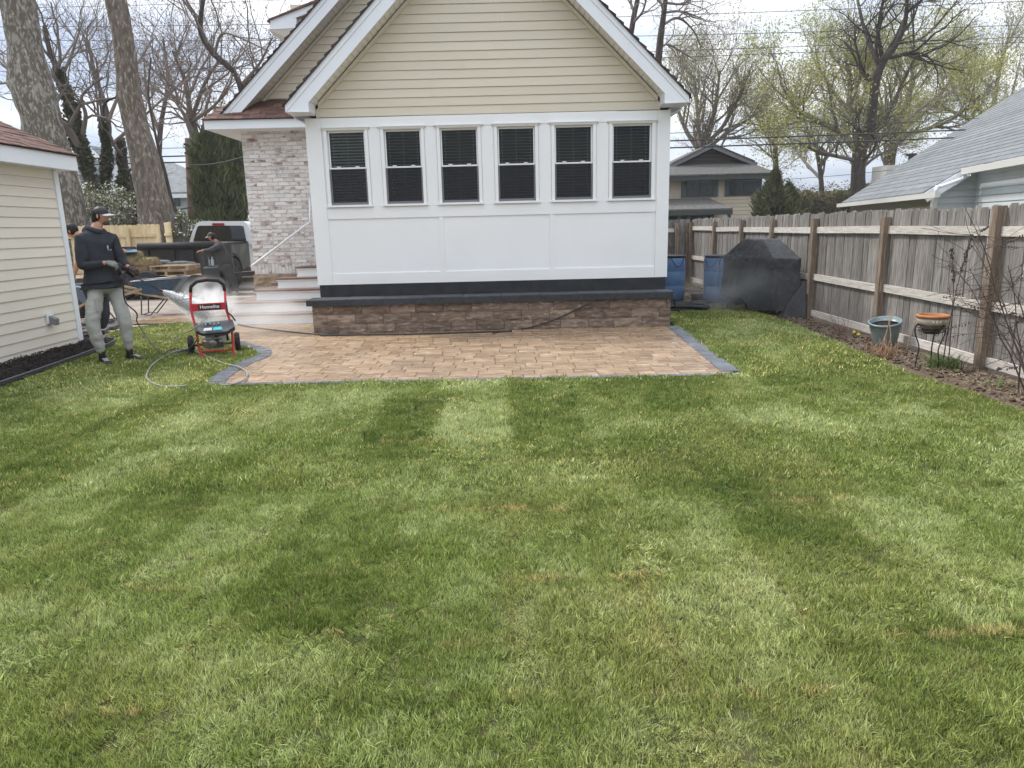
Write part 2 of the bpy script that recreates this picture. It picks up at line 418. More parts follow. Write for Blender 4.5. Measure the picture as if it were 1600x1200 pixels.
W_ROLL, L_ROLL = .60, 1.35
SEAMS = []
for (pa, pb_, py, sa_, da_) in ((800, 1085, 904, .8, .5), (75, 235, 1113, 1.0, .9), (535, 825, 1097, .35, 1.2), (1085, 1340, 1087, .6, .6), (535, 660, 715, .1, 1.1), (808, 945, 711, .1, 1.1),
                                (1405, 1510, 731, .0, 1.2), (1335, 1450, 905, .35, .7), (0, 110, 702, .3, .7), (470, 620, 900, .2, .7), (1000, 1075, 742, .25, .4), (1180, 1260, 668, .1, .6), (1320, 1385, 838, .5, .3)):
    g1, g2 = gp(pa, py), gp(pb_, py); SEAMS.append((g1.x, g2.x, (g1.y+g2.y)/2, sa_, da_))
def turf_tone(X, Y):
    """colour of the turf: rolls laid away from the camera, each with its own green, sheen of lying blades painted as lighter tone, straw coloured seams"""
    r = np.random.default_rng(5); T = r.uniform(size=(64, 64)); O = r.uniform(size=64)
    wx = X + .05*(vnoise(X, Y, 2.2, 8) - .5) + .02
    wy = Y + .10*(vnoise(X, Y, 2.0, 9) - .5)
    col = np.floor(wx / W_ROLL).astype(int); off = O[col % 64] * L_ROLL
    off = np.where(np.abs(X - .9) < 1.6, .2 + .0*off, off)      # a run of rolls ends on one line
    row = np.floor((wy + off) / L_ROLL).astype(int)
    base = T[col % 64, row % 64]
    t = .42 + .30*(base - .5)
    t += .24*(vnoise(X, Y, .75, 1) - .5) + .30*(vnoise(X, Y, 2.1, 2) - .5) + .24*(vnoise(X, Y, 7, 3) - .5) + .22*(vnoise(X, Y, 19, 33) - .5) + .16*(vnoise(X+3.3, Y, 47, 34) - .5)
    straw = .30*np.clip(vnoise(X, Y, 1.3, 4) - .62, 0, 1) + .5*np.clip(vnoise(X, Y, 6, 6)-.72, 0, 1)
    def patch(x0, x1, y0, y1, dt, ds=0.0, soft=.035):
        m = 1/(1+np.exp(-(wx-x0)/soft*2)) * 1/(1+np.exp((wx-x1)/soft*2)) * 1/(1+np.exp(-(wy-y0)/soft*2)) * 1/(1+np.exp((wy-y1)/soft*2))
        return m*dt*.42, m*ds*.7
    # x0, x1, y0, y1, lighter(+)/darker(-), straw; roll tone, with sheen of lying blades painted in
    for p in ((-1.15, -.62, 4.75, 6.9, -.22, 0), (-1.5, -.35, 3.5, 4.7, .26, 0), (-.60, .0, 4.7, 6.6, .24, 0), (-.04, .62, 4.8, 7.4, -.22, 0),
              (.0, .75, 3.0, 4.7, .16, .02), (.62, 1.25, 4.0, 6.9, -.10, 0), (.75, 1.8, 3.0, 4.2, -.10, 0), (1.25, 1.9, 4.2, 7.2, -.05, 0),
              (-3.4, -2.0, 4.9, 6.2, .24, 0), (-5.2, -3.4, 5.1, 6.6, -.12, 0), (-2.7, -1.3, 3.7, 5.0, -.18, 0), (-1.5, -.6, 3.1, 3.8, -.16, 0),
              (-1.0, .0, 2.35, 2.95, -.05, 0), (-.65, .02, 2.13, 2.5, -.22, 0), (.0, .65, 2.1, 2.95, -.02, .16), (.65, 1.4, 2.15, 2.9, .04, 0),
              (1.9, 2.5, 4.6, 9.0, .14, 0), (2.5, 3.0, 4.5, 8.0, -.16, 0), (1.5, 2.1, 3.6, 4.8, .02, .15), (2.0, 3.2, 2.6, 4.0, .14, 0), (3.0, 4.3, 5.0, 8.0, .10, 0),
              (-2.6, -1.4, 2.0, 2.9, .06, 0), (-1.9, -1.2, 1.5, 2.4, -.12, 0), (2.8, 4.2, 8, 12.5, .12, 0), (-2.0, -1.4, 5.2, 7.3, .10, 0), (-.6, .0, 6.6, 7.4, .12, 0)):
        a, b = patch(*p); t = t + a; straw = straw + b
    # seams
    fx = np.abs((wx / W_ROLL) - np.round(wx / W_ROLL)) * W_ROLL
    fy = np.abs(((wy + off) / L_ROLL) - np.round((wy + off) / L_ROLL)) * L_ROLL
    sm = vnoise(X, Y, 1.7, 12)
    seam_end = np.exp(-(fy/.022)**2) * np.clip(sm - .36, 0, 1) * 3.0
    seam_side = np.exp(-(fx/.018)**2) * np.clip(vnoise(X, Y, 1.1, 14) - .6, 0, 1) * 1.6
    straw = straw + np.clip(seam_end, 0, 1)*.55*(vnoise(X, Y, 9, 15) > .45) + seam_side*.35
    dark = np.exp(-((fy-.03)/.02)**2) * np.clip(sm - .42, 0, 1) * 2.2 + seam_side*1.2
    # places where a roll end has dried out or lifted (world x0, x1, y)
    for (xa, xb, ys, sa, da) in SEAMS:
        wob = .03*(vnoise(X, Y, 3, 61) - .5) + .02*(vnoise(X, Y, 12, 62) - .5)
        along = 1/(1+np.exp(-(X-xa)/.03)) * 1/(1+np.exp((X-xb)/.03)) * (.35 + .9*(vnoise(X, Y, 8, 63) > .42))
        straw = straw + sa*np.exp(-((Y-ys-wob)/.020)**2)*along*(vnoise(X, Y, 30, 64) > .45)
        dark = dark + da*np.exp(-((Y-ys-wob+.035)/.022)**2)*along
    return np.clip(t - .38*dark, 0, 1), np.clip(straw, 0, .9)

def grass_field(name, n, region, ys, scale, nb, R, h, w, segs, label, seed, zoff=0.0, edge_fade=True):
    r = np.random.default_rng(seed)
    x0, x1, y0, y1 = region
    X = r.uniform(x0, x1, n); Y = r.uniform(y0, y1, n)
    # keep what the lens (with a margin) can see
    keep = pip_np(X, Y, LAWN) & (np.abs(X) < .80*Y + 1.6)
    X, Y = X[keep], Y[keep]
    tone, straw = turf_tone(X, Y)
    tone = np.clip(tone + r.normal(0, .07, len(X)), 0, 1)
    straw = np.clip(straw + (r.uniform(size=len(X)) > .985)*.5, 0, 1)
    me = bpy.data.meshes.new(name)
    hum = .012*vnoise(X, Y, .8, 21)
    me.from_pydata(np.column_stack([X, Y, hum*0 + zoff]).tolist(), [], [])
    for an, arr in (('tone', tone), ('straw', straw)):
        a = me.attributes.new(an, 'FLOAT', 'POINT'); a.data.foreach_set('value', arr.astype(np.float32))
    a = me.attributes.new('spin', 'FLOAT', 'POINT'); a.data.foreach_set('value', r.uniform(0, 6.28, len(X)).astype(np.float32))
    lx = (vnoise(X, Y, 1.6, 31) - .5)*.9 + (vnoise(X, Y, 9, 35) - .5)*1.1; ly = (vnoise(X, Y, 1.6, 32) - .5)*.9 + (vnoise(X, Y, 9, 36) - .5)*1.1
    a = me.attributes.new('tilt', 'FLOAT_VECTOR', 'POINT')
    a.data.foreach_set('vector', np.column_stack([lx, ly, np.zeros(len(X))]).astype(np.float32).ravel())
    sz = scale * r.uniform(.75, 1.2, len(X)) * (.62 + .45*vnoise(X, Y, 2.5, 41) + .45*vnoise(X, Y, 11, 42))
    a = me.attributes.new('size', 'FLOAT', 'POINT'); a.data.foreach_set('value', sz.astype(np.float32))
    o = bpy.data.objects.new(name, me); link(o); props(o, label, 'grass', None, 'stuff')
    lib = bpy.data.collections.new(name + '_tufts')
    for q in range(5): lib.objects.link(tuft('grass_tuft', nb, R, h, w, seed*10+q, segs=segs))
    ng = bpy.data.node_groups.new(name + '_scatter', 'GeometryNodeTree')
    ng.interface.new_socket('Geometry', in_out='INPUT', socket_type='NodeSocketGeometry')
    ng.interface.new_socket('Geometry', in_out='OUTPUT', socket_type='NodeSocketGeometry')
    n_, l_ = ng.nodes, ng.links
    gi = n_.new('NodeGroupInput'); go = n_.new('NodeGroupOutput')
    ip = n_.new('GeometryNodeInstanceOnPoints'); ci = n_.new('GeometryNodeCollectionInfo')
    ci.inputs['Collection'].default_value = lib; ci.inputs['Separate Children'].default_value = True; ci.inputs['Reset Children'].default_value = True
    ip.inputs['Pick Instance'].default_value = True
    def attr(nm, ty):
        a_ = n_.new('GeometryNodeInputNamedAttribute'); a_.data_type = ty; a_.inputs['Name'].default_value = nm
        return a_.outputs['Attribute']
    cx = n_.new('ShaderNodeCombineXYZ'); l_.new(attr('spin', 'FLOAT'), cx.inputs['Z'])
    va = n_.new('ShaderNodeVectorMath'); va.operation = 'ADD'; l_.new(cx.outputs[0], va.inputs[0]); l_.new(attr('tilt', 'FLOAT_VECTOR'), va.inputs[1])
    l_.new(gi.outputs[0], ip.inputs['Points']); l_.new(ci.outputs[0], ip.inputs['Instance'])
    l_.new(va.outputs[0], ip.inputs['Rotation']); l_.new(attr('size', 'FLOAT'), ip.inputs['Scale'])
    l_.new(ip.outputs[0], go.inputs[0])
    md = o.modifiers.new('scatter', 'NODES'); md.node_group = ng
    return o
grass_field('lawn_grass', int(7.6*3.6*2900), (-3.8, 3.8, .6, 4.2), 0, 1.0, 26, .028, .027, .0029, 3, 'green and straw streaked turf grass filling the near part of the yard', 1)
grass_field('lawn_grass', int(11.5*3.0*1900), (-5.75, 5.75, 4.2, 7.2), 0, 1.1, 22, .036, .029, .0045, 2, 'green turf grass in the middle of the yard before the patio', 2)
grass_field('lawn_grass', int(12*6.4*1400), (-7, 5, 7.2, 13.6), 0, 1.2, 20, .042, .026, .0066, 2, 'green turf grass on both sides of the patio and around the pressure washer', 3)

# ------------------------------------------------------------------ patio
IN_L = [(x, y) for x, y in CURVE if y < 13.2][:60]
def offset_curve(pts, d):
    o = []
    for i in range(len(pts)):
        a = Vector(pts[max(i-1, 0)]); b = Vector(pts[min(i+1, len(pts)-1)]); t = (b - a).normalized(); nrm = Vector((t.y, -t.x))
        o.append(Vector(pts[i]) + nrm * d)
    return o
BW = .20
CUR_IN = [(p.x, p.y) for p in offset_curve(CURVE, BW)]
tip = [i for i, p in enumerate(CURVE) if p[1] > 10.3][0]
PATIO = [(-3.15, 7.46), (2.27, 7.36), (2.33, 8.5), (2.41, 10.2), (2.47, 11.18), (-3.10, 11.18), (-3.10, 13.2), (-5.4, 14.4), (-7.2, 14.4), (-7.2, 13.4)] + [(x, y) for x, y in CURVE[::-1] if y > 10.3 and x > -6.1] + CUR_IN[:tip][::-1]
sheet('patio_bedding', PATIO + [], .000, joint_m)
patio = bpy.data.objects.new('patio', None); link(patio); props(patio, kind='structure')
patio['kind'] = 'structure'
r = random.Random(3); pav = []
y = 7.50; row = 0
while y < 14.3:
    d = r.choice((.19, .19, .25)); x = -7.2 + r.uniform(0, .3)
    while x < 2.6:
        w = r.choice((.19, .25, .25, .32, .38))
        ins = [k for k in range(13) if pip(x + w*k/12, y + d/2, PATIO)]
        if ins:
            xa = x if ins[0] == 0 else max(x, x + w*ins[0]/12 - .10); xb = x + w if ins[-1] == 12 else min(x + w, x + w*ins[-1]/12 + .10)
            pav.append((xa, xb, y, y + d))
        x += w
    y += d; row += 1
pav = [p for p in pav if p[1]-p[0] > .05]
pav.sort(key=lambda q: q[2])
far = MB()
for i, (a, b, c, d) in enumerate(pav):
    g = .0036; zt = .012 + r.uniform(-.0012, .0012)
    if i < 300:
        mb = MB(); mb.bbox(-(b-a)/2+g, (b-a)/2-g, -(d-c)/2+g, (d-c)/2-g, -.012, 0, .004)
        o = mb.build('paver', paver_m, patio, local=True); o.location = ((a+b)/2, (c+d)/2, zt); o.rotation_euler = (r.uniform(-.003, .003), r.uniform(-.003, .003), 0)
    else: far.bbox(a+g, b-g, c+g, d-g, 0, zt, .004)
far.build('paver_field', paver_m, patio, kind='stuff')
# front edge kerb strip of the border, seen just over the grass, right border and curved border
def border_run(pts, w, step):
    acc = 0; P = [Vector(p) for p in pts]; seg = []
    cur = P[0]; out = [cur]
    for q in P[1:]:
        while (q - out[-1]).length > step:
            out.append(out[-1] + (q - out[-1]).normalized() * step)
    for i in range(len(out) - 1):
        a, b = out[i], out[i+1]; t = (b-a).normalized(); n_ = Vector((t.y, -t.x)); g = .003
        a2, b2 = a + t*g, b - t*g
        mb = MB(); c = (a+b)/2 + n_*w/2
        q = [a2 - c, b2 - c, b2 + n_*w - c, a2 + n_*w - c]
        mb.prism([(v.x, v.y, -.03) for v in q], (0, 0, .03))
        o = mb.build('border_paver', border_m, patio, local=True); o.location = (c.x, c.y, .019 + r.uniform(-.001, .001))
border_run([(2.67+.0, 11.15), (2.47+.02, 7.33)][::-1] and [(2.47, 7.35), (2.67, 11.15)][::-1], .20, .24)
border_run(CURVE[:tip+4], BW, .20)
border_run([(-3.28, 7.46), (2.47, 7.36)][::-1], .10, .38)

# ------------------------------------------------------------------ seat wall of split faced blocks
sw = thing('seat_wall', 'low brown split-face stone wall with charcoal cap below the white wall', 'wall', (-.3, 11.4, 0))
def stone_block(x0, x1, y0, y1, z0, z1, seed, mt=stone_m, nm='stone_block', parent=sw, rough=.014):
    nx, nz = 7, 4; vs = []; fs = []
    rr = random.Random(seed)
    for j in range(nz + 1):
        for i in range(nx + 1):
            u, v = i/nx, j/nz; edge = min(u, 1-u, v, 1-v) < .01
            dy = 0 if edge else -rough*(.5 + 1.2*noise.noise(Vector((u*3+seed*3.1, v*2.1, seed*.7)))) - rr.uniform(0, rough*.5)
            vs.append((x0 + (x1-x0)*u, y0 + dy, z0 + (z1-z0)*v))
    for j in range(nz):
        for i in range(nx):
            a = j*(nx+1)+i; fs.append((a, a+1, a+nx+2, a+nx+1))
    b = len(vs); vs += [(x0, y1, z0), (x1, y1, z0), (x1, y1, z1), (x0, y1, z1)]
    A, B, C_, D = 0, nx, (nz+1)*(nx+1)-1, nz*(nx+1)
    fs += [(A, b, b+1, B), (B, b+1, b+2, C_), (C_, b+2, b+3, D), (D, b+3, b, A), (b+1, b, b+3, b+2)]
    c = Vector(((x0+x1)/2, y0, (z0+z1)/2))
    mb = MB(); mb.add([Vector(v) - c for v in vs], fs)
    o = mb.build(nm, mt, parent, local=True); o.location = c - wloc(parent); return o
MB().bx(-3.09, 2.49, 11.235, 11.56, 0, .455).build('wall_core', mat('dark_mortar', (.05, .035, .028), .95), sw)
for k, (z0, z1) in enumerate(((0.0, .155), (.158, .308), (.311, .458))):
    x = -3.12 - (.0, .22, .11)[k]; first = True; q = 0
    while x < 2.53:
        w = .445 if (k+q) % 5 else .40
        a, b = max(x, -3.12), min(x + w, 2.53)
        if b - a > .03: stone_block(a+.003, b-.003, 11.20, 11.24, z0, z1, k*50+q)
        x += w; q += 1
for side, x0 in ((-1, -3.12), (1, 2.53)):            # return faces
    for k, (z0, z1) in enumerate(((0.0, .155), (.158, .308), (.311, .458))):
        mb = MB(); mb.bx(x0-.012 if side < 0 else x0-.04, x0+.04 if side < 0 else x0+.012, 11.245, 11.58, z0, z1); mb.build('stone_block', stone_m, sw)
x = -3.19; q = 0
while x < 2.56:
    w = .61; b = min(x+w, 2.57)
    mb = MB(); mb.bbox(x+.002, b-.002, 11.13, 11.56, .462, .560 + .002*(q % 2), .008); mb.build('cap_stone', cap_m, sw); x += w; q += 1
MB().bx(-3.09, 2.50, 11.58, 12.0, .0, .49).build('backfill', joint_m, sw)
x = -3.05
while x < 2.4:
    MB().bbox(x+.003, min(x+.29, 2.49), 11.60, 11.80, .49, .515, .003).build('paver', paver_m, sw); x += .293
# ------------------------------------------------------------------ house
YW = 12.0
house = thing('house', 'white panelled rear extension with six dark windows under a beige sided gable', 'house', (-.3, 12, 0))
XL, XR, ZB, ZT = -3.20, 2.63, .73, 3.365
mb = MB(); mb.bx(XL+.02, XR-.02, YW-.012, 15.5, .47, ZB); mb.build('membrane_band', membrane, house)
wins = [(-2.87, -2.27), (-1.96, -1.37), (-1.06, -.46), (-.14, .46), (.78, 1.39), (1.71, 2.34)]
WZ0, WZ1 = 2.02, 3.17
# wall skin with real openings: strips above, below and between
def wall_piece(x0, x1, z0, z1, y0=YW, y1=YW+.14, nm='wall_panel', mt=white):
    return MB().bx(x0, x1, y0, y1, z0, z1).build(nm, mt, house)
wall_piece(XL, XR, WZ1, ZT); wall_piece(XL, XR, ZB, WZ0)
xs = [XL] + [v for w in wins for v in w] + [XR]
for i in range(0, len(xs), 2): wall_piece(xs[i], xs[i+1], WZ0, WZ1)
MB().bx(XL, XL+.14, YW+.14, 14.5, ZB, ZT).build('side_wall', white, house)
MB().bx(XR-.14, XR, YW+.14, 20, ZB, ZT).build('side_wall', white, house)
# raised battens of the board and panel work
yb = YW - .018
def batten(x0, x1, z0, z1, p=.018):
    MB().bx(x0, x1, YW-p, YW+.004, z0, z1).build('trim_board', white, house)
batten(XL-.004, -2.955, ZB-.003, ZT, .022)            # corner board left
batten(2.43, XR+.004, ZB-.003, ZT, .022)
batten(-2.953, 2.428, 3.205, ZT, .018)                # top frieze
batten(-2.953, 2.428, 1.795, WZ0-.045, .018)
batten(-2.953, 2.428, ZB-.003, .905, .018)
for xm in (-1.10, .72): batten(xm-.03+.0, xm+.03, .907, 1.793, .016)
for i in range(5):
    a = wins[i][1] + .062; b = wins[i+1][0] - .062
    mb = MB(); mb.prism([(a, YW-.012, WZ0-.043), (b, YW-.012, WZ0-.043), (b, YW-.012, WZ1+.01), (b-.04, YW-.012, WZ1+.033), (a+.04, YW-.012, WZ1+.033), (a, YW-.012, WZ1+.01)], (0, .014, 0)); mb.build('trim_board', white, house)
# windows
glass = bpy.data.materials.new('window_glass'); glass.use_nodes = True
N, L = glass.node_tree.nodes, glass.node_tree.links; N.clear()
o_ = N.new('ShaderNodeOutputMaterial'); t_ = N.new('ShaderNodeBsdfTransparent'); g_ = N.new('ShaderNodeBsdfGlossy'); x_ = N.new('ShaderNodeMixShader'); fr = N.new('ShaderNodeFresnel')
fr.inputs[0].default_value = 1.5; t_.inputs[0].default_value = (.62, .66, .64, 1); g_.inputs['Roughness'].default_value = .02; g_.inputs[0].default_value = (.50, .54, .54, 1)
L.new(fr.outputs[0], x_.inputs[0]); L.new(t_.outputs[0], x_.inputs[1]); L.new(g_.outputs[0], x_.inputs[2]); L.new(x_.outputs[0], o_.inputs[0])
screen_m = bpy.data.materials.new('insect_screen'); screen_m.use_nodes = True
N, L = screen_m.node_tree.nodes, screen_m.node_tree.links; N.clear()
o_ = N.new('ShaderNodeOutputMaterial'); t_ = N.new('ShaderNodeBsdfTransparent'); d_ = N.new('ShaderNodeBsdfDiffuse'); x_ = N.new('ShaderNodeMixShader')
d_.inputs[0].default_value = (.045, .045, .05, 1); x_.inputs[0].default_value = .55
L.new(t_.outputs[0], x_.inputs[1]); L.new(d_.outputs[0], x_.inputs[2]); L.new(x_.outputs[0], o_.inputs[0])
blind_m = mat('blind_slat', (.55, .55, .53), .6)
room_m = mat('dark_room', (.02, .022, .02), .9)
def window(x0, x1, i):
    w = x1 - x0; zm = (WZ0 + WZ1) / 2 - .002
    mb = MB(); p = YW-.030                            # casing with crown
    mb.bx(x0-.055, x0-.004, p, YW+.02, WZ0-.005, WZ1+.004); mb.bx(x1+.004, x1+.055, p, YW+.02, WZ0-.005, WZ1+.004)
    mb.prism([(x0-.055, p-.002, WZ1+.005), (x1+.055, p-.002, WZ1+.005), (x1+.085, p-.022, WZ1+.04), (x0-.085, p-.022, WZ1+.04)], (0, .05, 0))
    mb.bx(x0-.09, x1+.09, p-.030, YW+.01, WZ1+.041, WZ1+.052)
    fr_ = mb.build('window', white, house)
    mb = MB(); mb.bx(x0-.075, x1+.075, p-.022, YW+.02, WZ0-.038, WZ0-.006); mb.build('sill', white, fr_)
    def sash(z0, z1, y, t=.024):
        mb = MB(); mb.bx(x0+.004, x0+t, y, y+.03, z0, z1); mb.bx(x1-t, x1-.004, y, y+.03, z0, z1)
        mb.bx(x0+t, x1-t, y, y+.03, z1-t, z1); mb.bx(x0+t, x1-t, y, y+.03, z0, z0+t)
        mb.build('sash', white, fr_)
        MB().quad((x0+t, y+.015, z0+t), (x1-t, y+.015, z0+t), (x1-t, y+.015, z1-t), (x0+t, y+.015, z1-t)).build('pane', glass, fr_)
    sash(zm-.012, WZ1-.002, YW+.034); sash(WZ0+.012, zm+.012, YW+.002)
    MB().quad((x0+.006, YW-.004, WZ0+.01), (x1-.006, YW-.004, WZ0+.01), (x1-.006, YW-.004, zm-.012), (x0+.006, YW-.004, zm-.012)).build('insect_screen', screen_m, fr_)
    mb = MB(); mb.bx(x0-.001, x0+.010, YW-.008, YW, WZ0, zm-.01); mb.bx(x1-.010, x1+.001, YW-.008, YW, WZ0, zm-.01); mb.bx(x0+.01, x1-.01, YW-.008, YW, WZ0, WZ0+.03)
    mb.build('screen_frame', mat('screen_frame_grey', (.17, .17, .18), .5), fr_)
    for k in (-.1, .1): MB().bx((x0+x1)/2+k*1.5-.03, (x0+x1)/2+k*1.5+.03, YW-.006, YW+.03, zm+.013, zm+.028).build('sash_lock', white, fr_)
    mb = MB(); z = WZ1 - .06; tl = math.radians(10 if i else 34); n = 0
    while z > WZ0 + .02:
        mb.box(((x0+x1)/2, YW+.105, z), (w-.06, .040*(1 if i else 1), .0028), Matrix.Rotation(tl, 3, 'X')); z -= .047
    for k in (-.38, 0, .38): mb.bx((x0+x1)/2+k*w-.002, (x0+x1)/2+k*w+.002, YW+.078, YW+.080, WZ0+.02, WZ1-.02)
    mb.build('blind', blind_m, fr_)
    mb = MB(); a, b, c, d, e_, f_ = x0-.02, x1+.02, YW+.142, YW+.9, WZ0-.03, WZ1+.03       # dark room behind
    mb.quad((a, d, e_), (b, d, e_), (b, d, f_), (a, d, f_)); mb.quad((a, c, e_), (a, d, e_), (a, d, f_), (a, c, f_)); mb.quad((b, c, e_), (b, d, e_), (b, d, f_), (b, c, f_))
    mb.quad((a, c, e_), (b, c, e_), (b, d, e_), (a, d, e_)); mb.quad((a, c, f_), (b, c, f_), (b, d, f_), (a, d, f_)); mb.build('room', room_m, fr_)
for i, w in enumerate(wins): window(w[0], w[1], i)

# front gable: laps, soffit, rakes, box returns, roof
XC = -.28; SL = .985
def gable(prefix, xc, half, z0, ysid, yf, slope, wall_half, zs, lap, step_parent, xclip=None, y_back=16.0):
    """rake boards at y=yf from (xc-half, z0) up to the apex, lap siding on y=ysid starting at zs"""
    apex = z0 + half*slope
    ct = math.cos(math.atan(slope)); dz = 1/ct
    W1, W2 = .125, .07
    for s in (-1, 1):
        def P(x, off, y): return (xc + s*x, y, z0 + (half - x)*slope - off*dz)
        if xclip and s == 1: continue
        for (o0, o1, yo, th, nm) in ((.0, W2, -.012, .03, 'fascia_board'), (W2+.001, W1+.10, .0, .025, 'fascia_board')):
            q = [P(half, o0, yf+yo), P(0, o0, yf+yo), P(0, o1, yf+yo), P(half, o1, yf+yo)]
            if o0 > 0:                                    # plumb cut at the foot, meets the return box
                q = [P(half, o0, yf+yo), P(0, o0, yf+yo), P(0, o1, yf+yo), P(half-.0, o1, yf+yo)]
            zf = z0 - .095                                # level cut at the foot
            xf = half - (zf + o1*dz - z0)/slope
            q = [P(half, o0, yf+yo)] if q[0][2] > zf else [(xc + s*(half - (zf + o0*dz - z0)/slope), yf+yo, zf)]
            q += [P(0, o0, yf+yo), P(0, o1, yf+yo), (xc + s*xf, yf+yo, zf)]
            if q[0][2] > zf: q.append((xc + s*half, yf+yo, zf))
            MB().prism(q, (0, th, 0)).build(nm, white_alu, step_parent)
        # soffit with its joints as strips
        hs = half - .36; L_ = hs*dz; n = int(L_/.105); oS = W1 + .10
        for k in range(n):
            xa = hs - (k+.03)*hs/n; xb = hs - (k+.95)*hs/n
            MB().prism([P(xa, oS-.03, yf+.026), P(xb, oS-.03, yf+.026), P(xb, oS-.018, yf+.026), P(xa, oS-.018, yf+.026)], (0, ysid-yf-.03, 0)).build('soffit_panel', soffit_m, step_parent)
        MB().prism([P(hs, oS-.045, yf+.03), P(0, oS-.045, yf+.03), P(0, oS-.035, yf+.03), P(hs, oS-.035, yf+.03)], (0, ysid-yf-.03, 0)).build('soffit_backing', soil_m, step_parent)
        MB().prism([P(half-.3, oS+.001, ysid-.045), P(0, oS+.001, ysid-.045), P(0, oS+.05, ysid-.045), P(half-.3, oS+.05, ysid-.045)], (0, .03, 0)).build('trim_board', siding, step_parent)
        # roof deck with shingle courses stepping at the rake
        mt = edge_m; nn = int(L_/.14)
        for k in range(nn):
            xa = half + .03 - k*(half+.03)/nn; xb = half + .03 - (k+1)*(half+.03)/nn; j = random.Random(k*7+s).uniform(0, .014)
            q = [P(xa, -.030-.010, yf-.035-j), P(xb, -.016, yf-.035-j), P(xb, -.002, yf-.035-j), P(xa, -.002, yf-.035-j)]
            MB().prism(q, (0, y_back-yf, 0)).build('shingle_course', mt, step_parent)
    # laps
    z = zs; k = 0
    while z < apex - .5:
        hw0 = min(wall_half, (apex - W1*dz - .10*dz - z)/slope); hw1 = min(wall_half, (apex - W1*dz-.10*dz - z - lap)/slope)
        if hw1 < .1: break
        xr0, xr1 = (hw0, hw1) if xclip is None else (xclip-xc, xclip-xc)
        rr = random.Random(k*13+5); cuts = [] if k % 2 else [rr.uniform(-.6, .7)]
        if k in (2, 3): cuts = [-1.0 + .05*k]
        if k in (5,): cuts = [-.35]
        segs = []; L0, L1 = -hw0, -hw1
        for c_ in cuts:
            if c_ < xr1: segs.append((L0, c_, L1, c_)); L0 = L1 = c_+.0015
        segs.append((L0, xr0, L1, xr1))
        for (a0, b0, a1, b1) in segs:
            yo, yt = ysid-.019, ysid-.004
            mb = MB(); vs = [(xc+a0, yo, z), (xc+b0, yo, z), (xc+b0, yo+.001, z+lap*.5), (xc+a0, yo+.001, z+lap*.5)]
            q0 = [(xc+a0, yo, z+.004), (xc+b0, yo, z+.004), (xc+b1, yt, z+lap-.001), (xc+a1, yt, z+lap-.001), (xc+a0, yo+.012, z), (xc+b0, yo+.012, z)]
            mb.add(q0, [(0, 1, 2, 3), (4, 5, 1, 0)])
            mb.add([(xc+a0, ysid+.02, z-.002), (xc+b0, ysid+.02, z-.002), (xc+b1, ysid+.02, z+lap), (xc+a1, ysid+.02, z+lap)], [(0, 1, 2, 3)])
            mb.build('siding_board', siding, step_parent)
        z += lap; k += 1
    return apex
ap = gable('a', XC, 3.10, 3.50, YW, YW-.42, SL, 2.73, 3.375, .1345, house)
# box returns at the feet of the rake
for s, x0, x1 in ((-1, XC-3.10, XC-2.74), (1, XC+2.73, XC+3.10)):
    yF = YW-.42
    out, inn = (x0, x1) if s < 0 else (x1, x0)
    zt_in = 3.50 + (3.10-abs(inn-XC))*SL - .29
    q = [(out, yF+.001, 3.405), (inn, yF+.001, 3.405), (inn, yF+.001, zt_in), (out, yF+.001, 3.50)]
    MB().prism(q, (0, .415, 0)).build('cornice_return', white_alu, house)
    MB().prism([(out, yF, 3.40), (inn+s*.0, yF-.012, 3.40), (inn, yF-.012, 3.412), (out, yF-.012, 3.412)], (0, .415, 0)).build('trim_board', white_alu, house)
    # eave running back from the return
    MB().bx(min(out, out-s*.02), max(out, out-s*.02), yF+.43, 14.2 if s < 0 else 20, 3.37, 3.52).build('eave_fascia', white_alu, house)
    ex = XL if s < 0 else XR
    MB().prism([(out, yF+.43, 3.37), (ex, yF+.43, 3.30), (ex, yF+.43, 3.31), (out, yF+.43, 3.385)], (0, 2.2 if s < 0 else 8, 0)).build('eave_soffit', white_alu, house)
for sx in (-2.73+XC+.0, 2.70+XC): MB().bx(sx+.0, sx+.04, YW-.045, YW-.003, 3.372, 3.72 ).build('trim_board', siding, house)

# ------- main house behind: brick wall, pent roof, second gable, dormer
YB = 14.4
MB().bx(-5.10, -3.2, YB+.012, YB+.3, .35, 3.62).build('wall_core', mortar_m, house)
MB().bx(-5.10, -4.9, YB+.31, 24, .35, 3.62).build('side_wall', mortar_m, house)
bwl = MB().bx(-5.095, -3.21, YB+.006, YB+.011, .36, 3.60).build('brick_wall', mortar_m, house)
rb = random.Random(9); z = .80; row = 0; fb = MB(); nb = 0
protob = {}
def brick_mesh(w, h):
    key = (round(w, 3), round(h, 3))
    if key not in protob:
        mb = MB(); mb.prism([(-w/2, 0, -h/2), (-w/2, 0, h/2), (w/2, 0, h/2), (w/2, 0, -h/2)], (0, .012, 0))
        me_o = mb.build('brick', brick_m, None); protob[key] = me_o.data; bpy.data.objects.remove(me_o)
    return protob[key]
CH = .0745
def put_brick(x, z, w, h):
    o = place(brick_mesh(w, h), 'brick', bwl, Vector((x, YB - .006 + rb.uniform(-.002, .003), z)) - wloc(bwl), (0, 0, 0))
x = -5.085
while x < -3.3:                                       # soldier course at the base
    put_brick(x+.03, .90, .058, .195); nb += 1; x += .068
z = 1.04
while z < 3.52:
    x = -5.09 - (.105 if row % 2 else 0)
    while x < -3.25:
        a, b = max(x, -5.09), min(x + .202, -3.22)
        if b - a > .05: put_brick((a+b)/2, z, b-a, .062); nb += 1
        x += .2115
    z += CH; row += 1
print('bricks', nb)
fnd = thing('foundation', '', '', (0,0,0)) if False else None
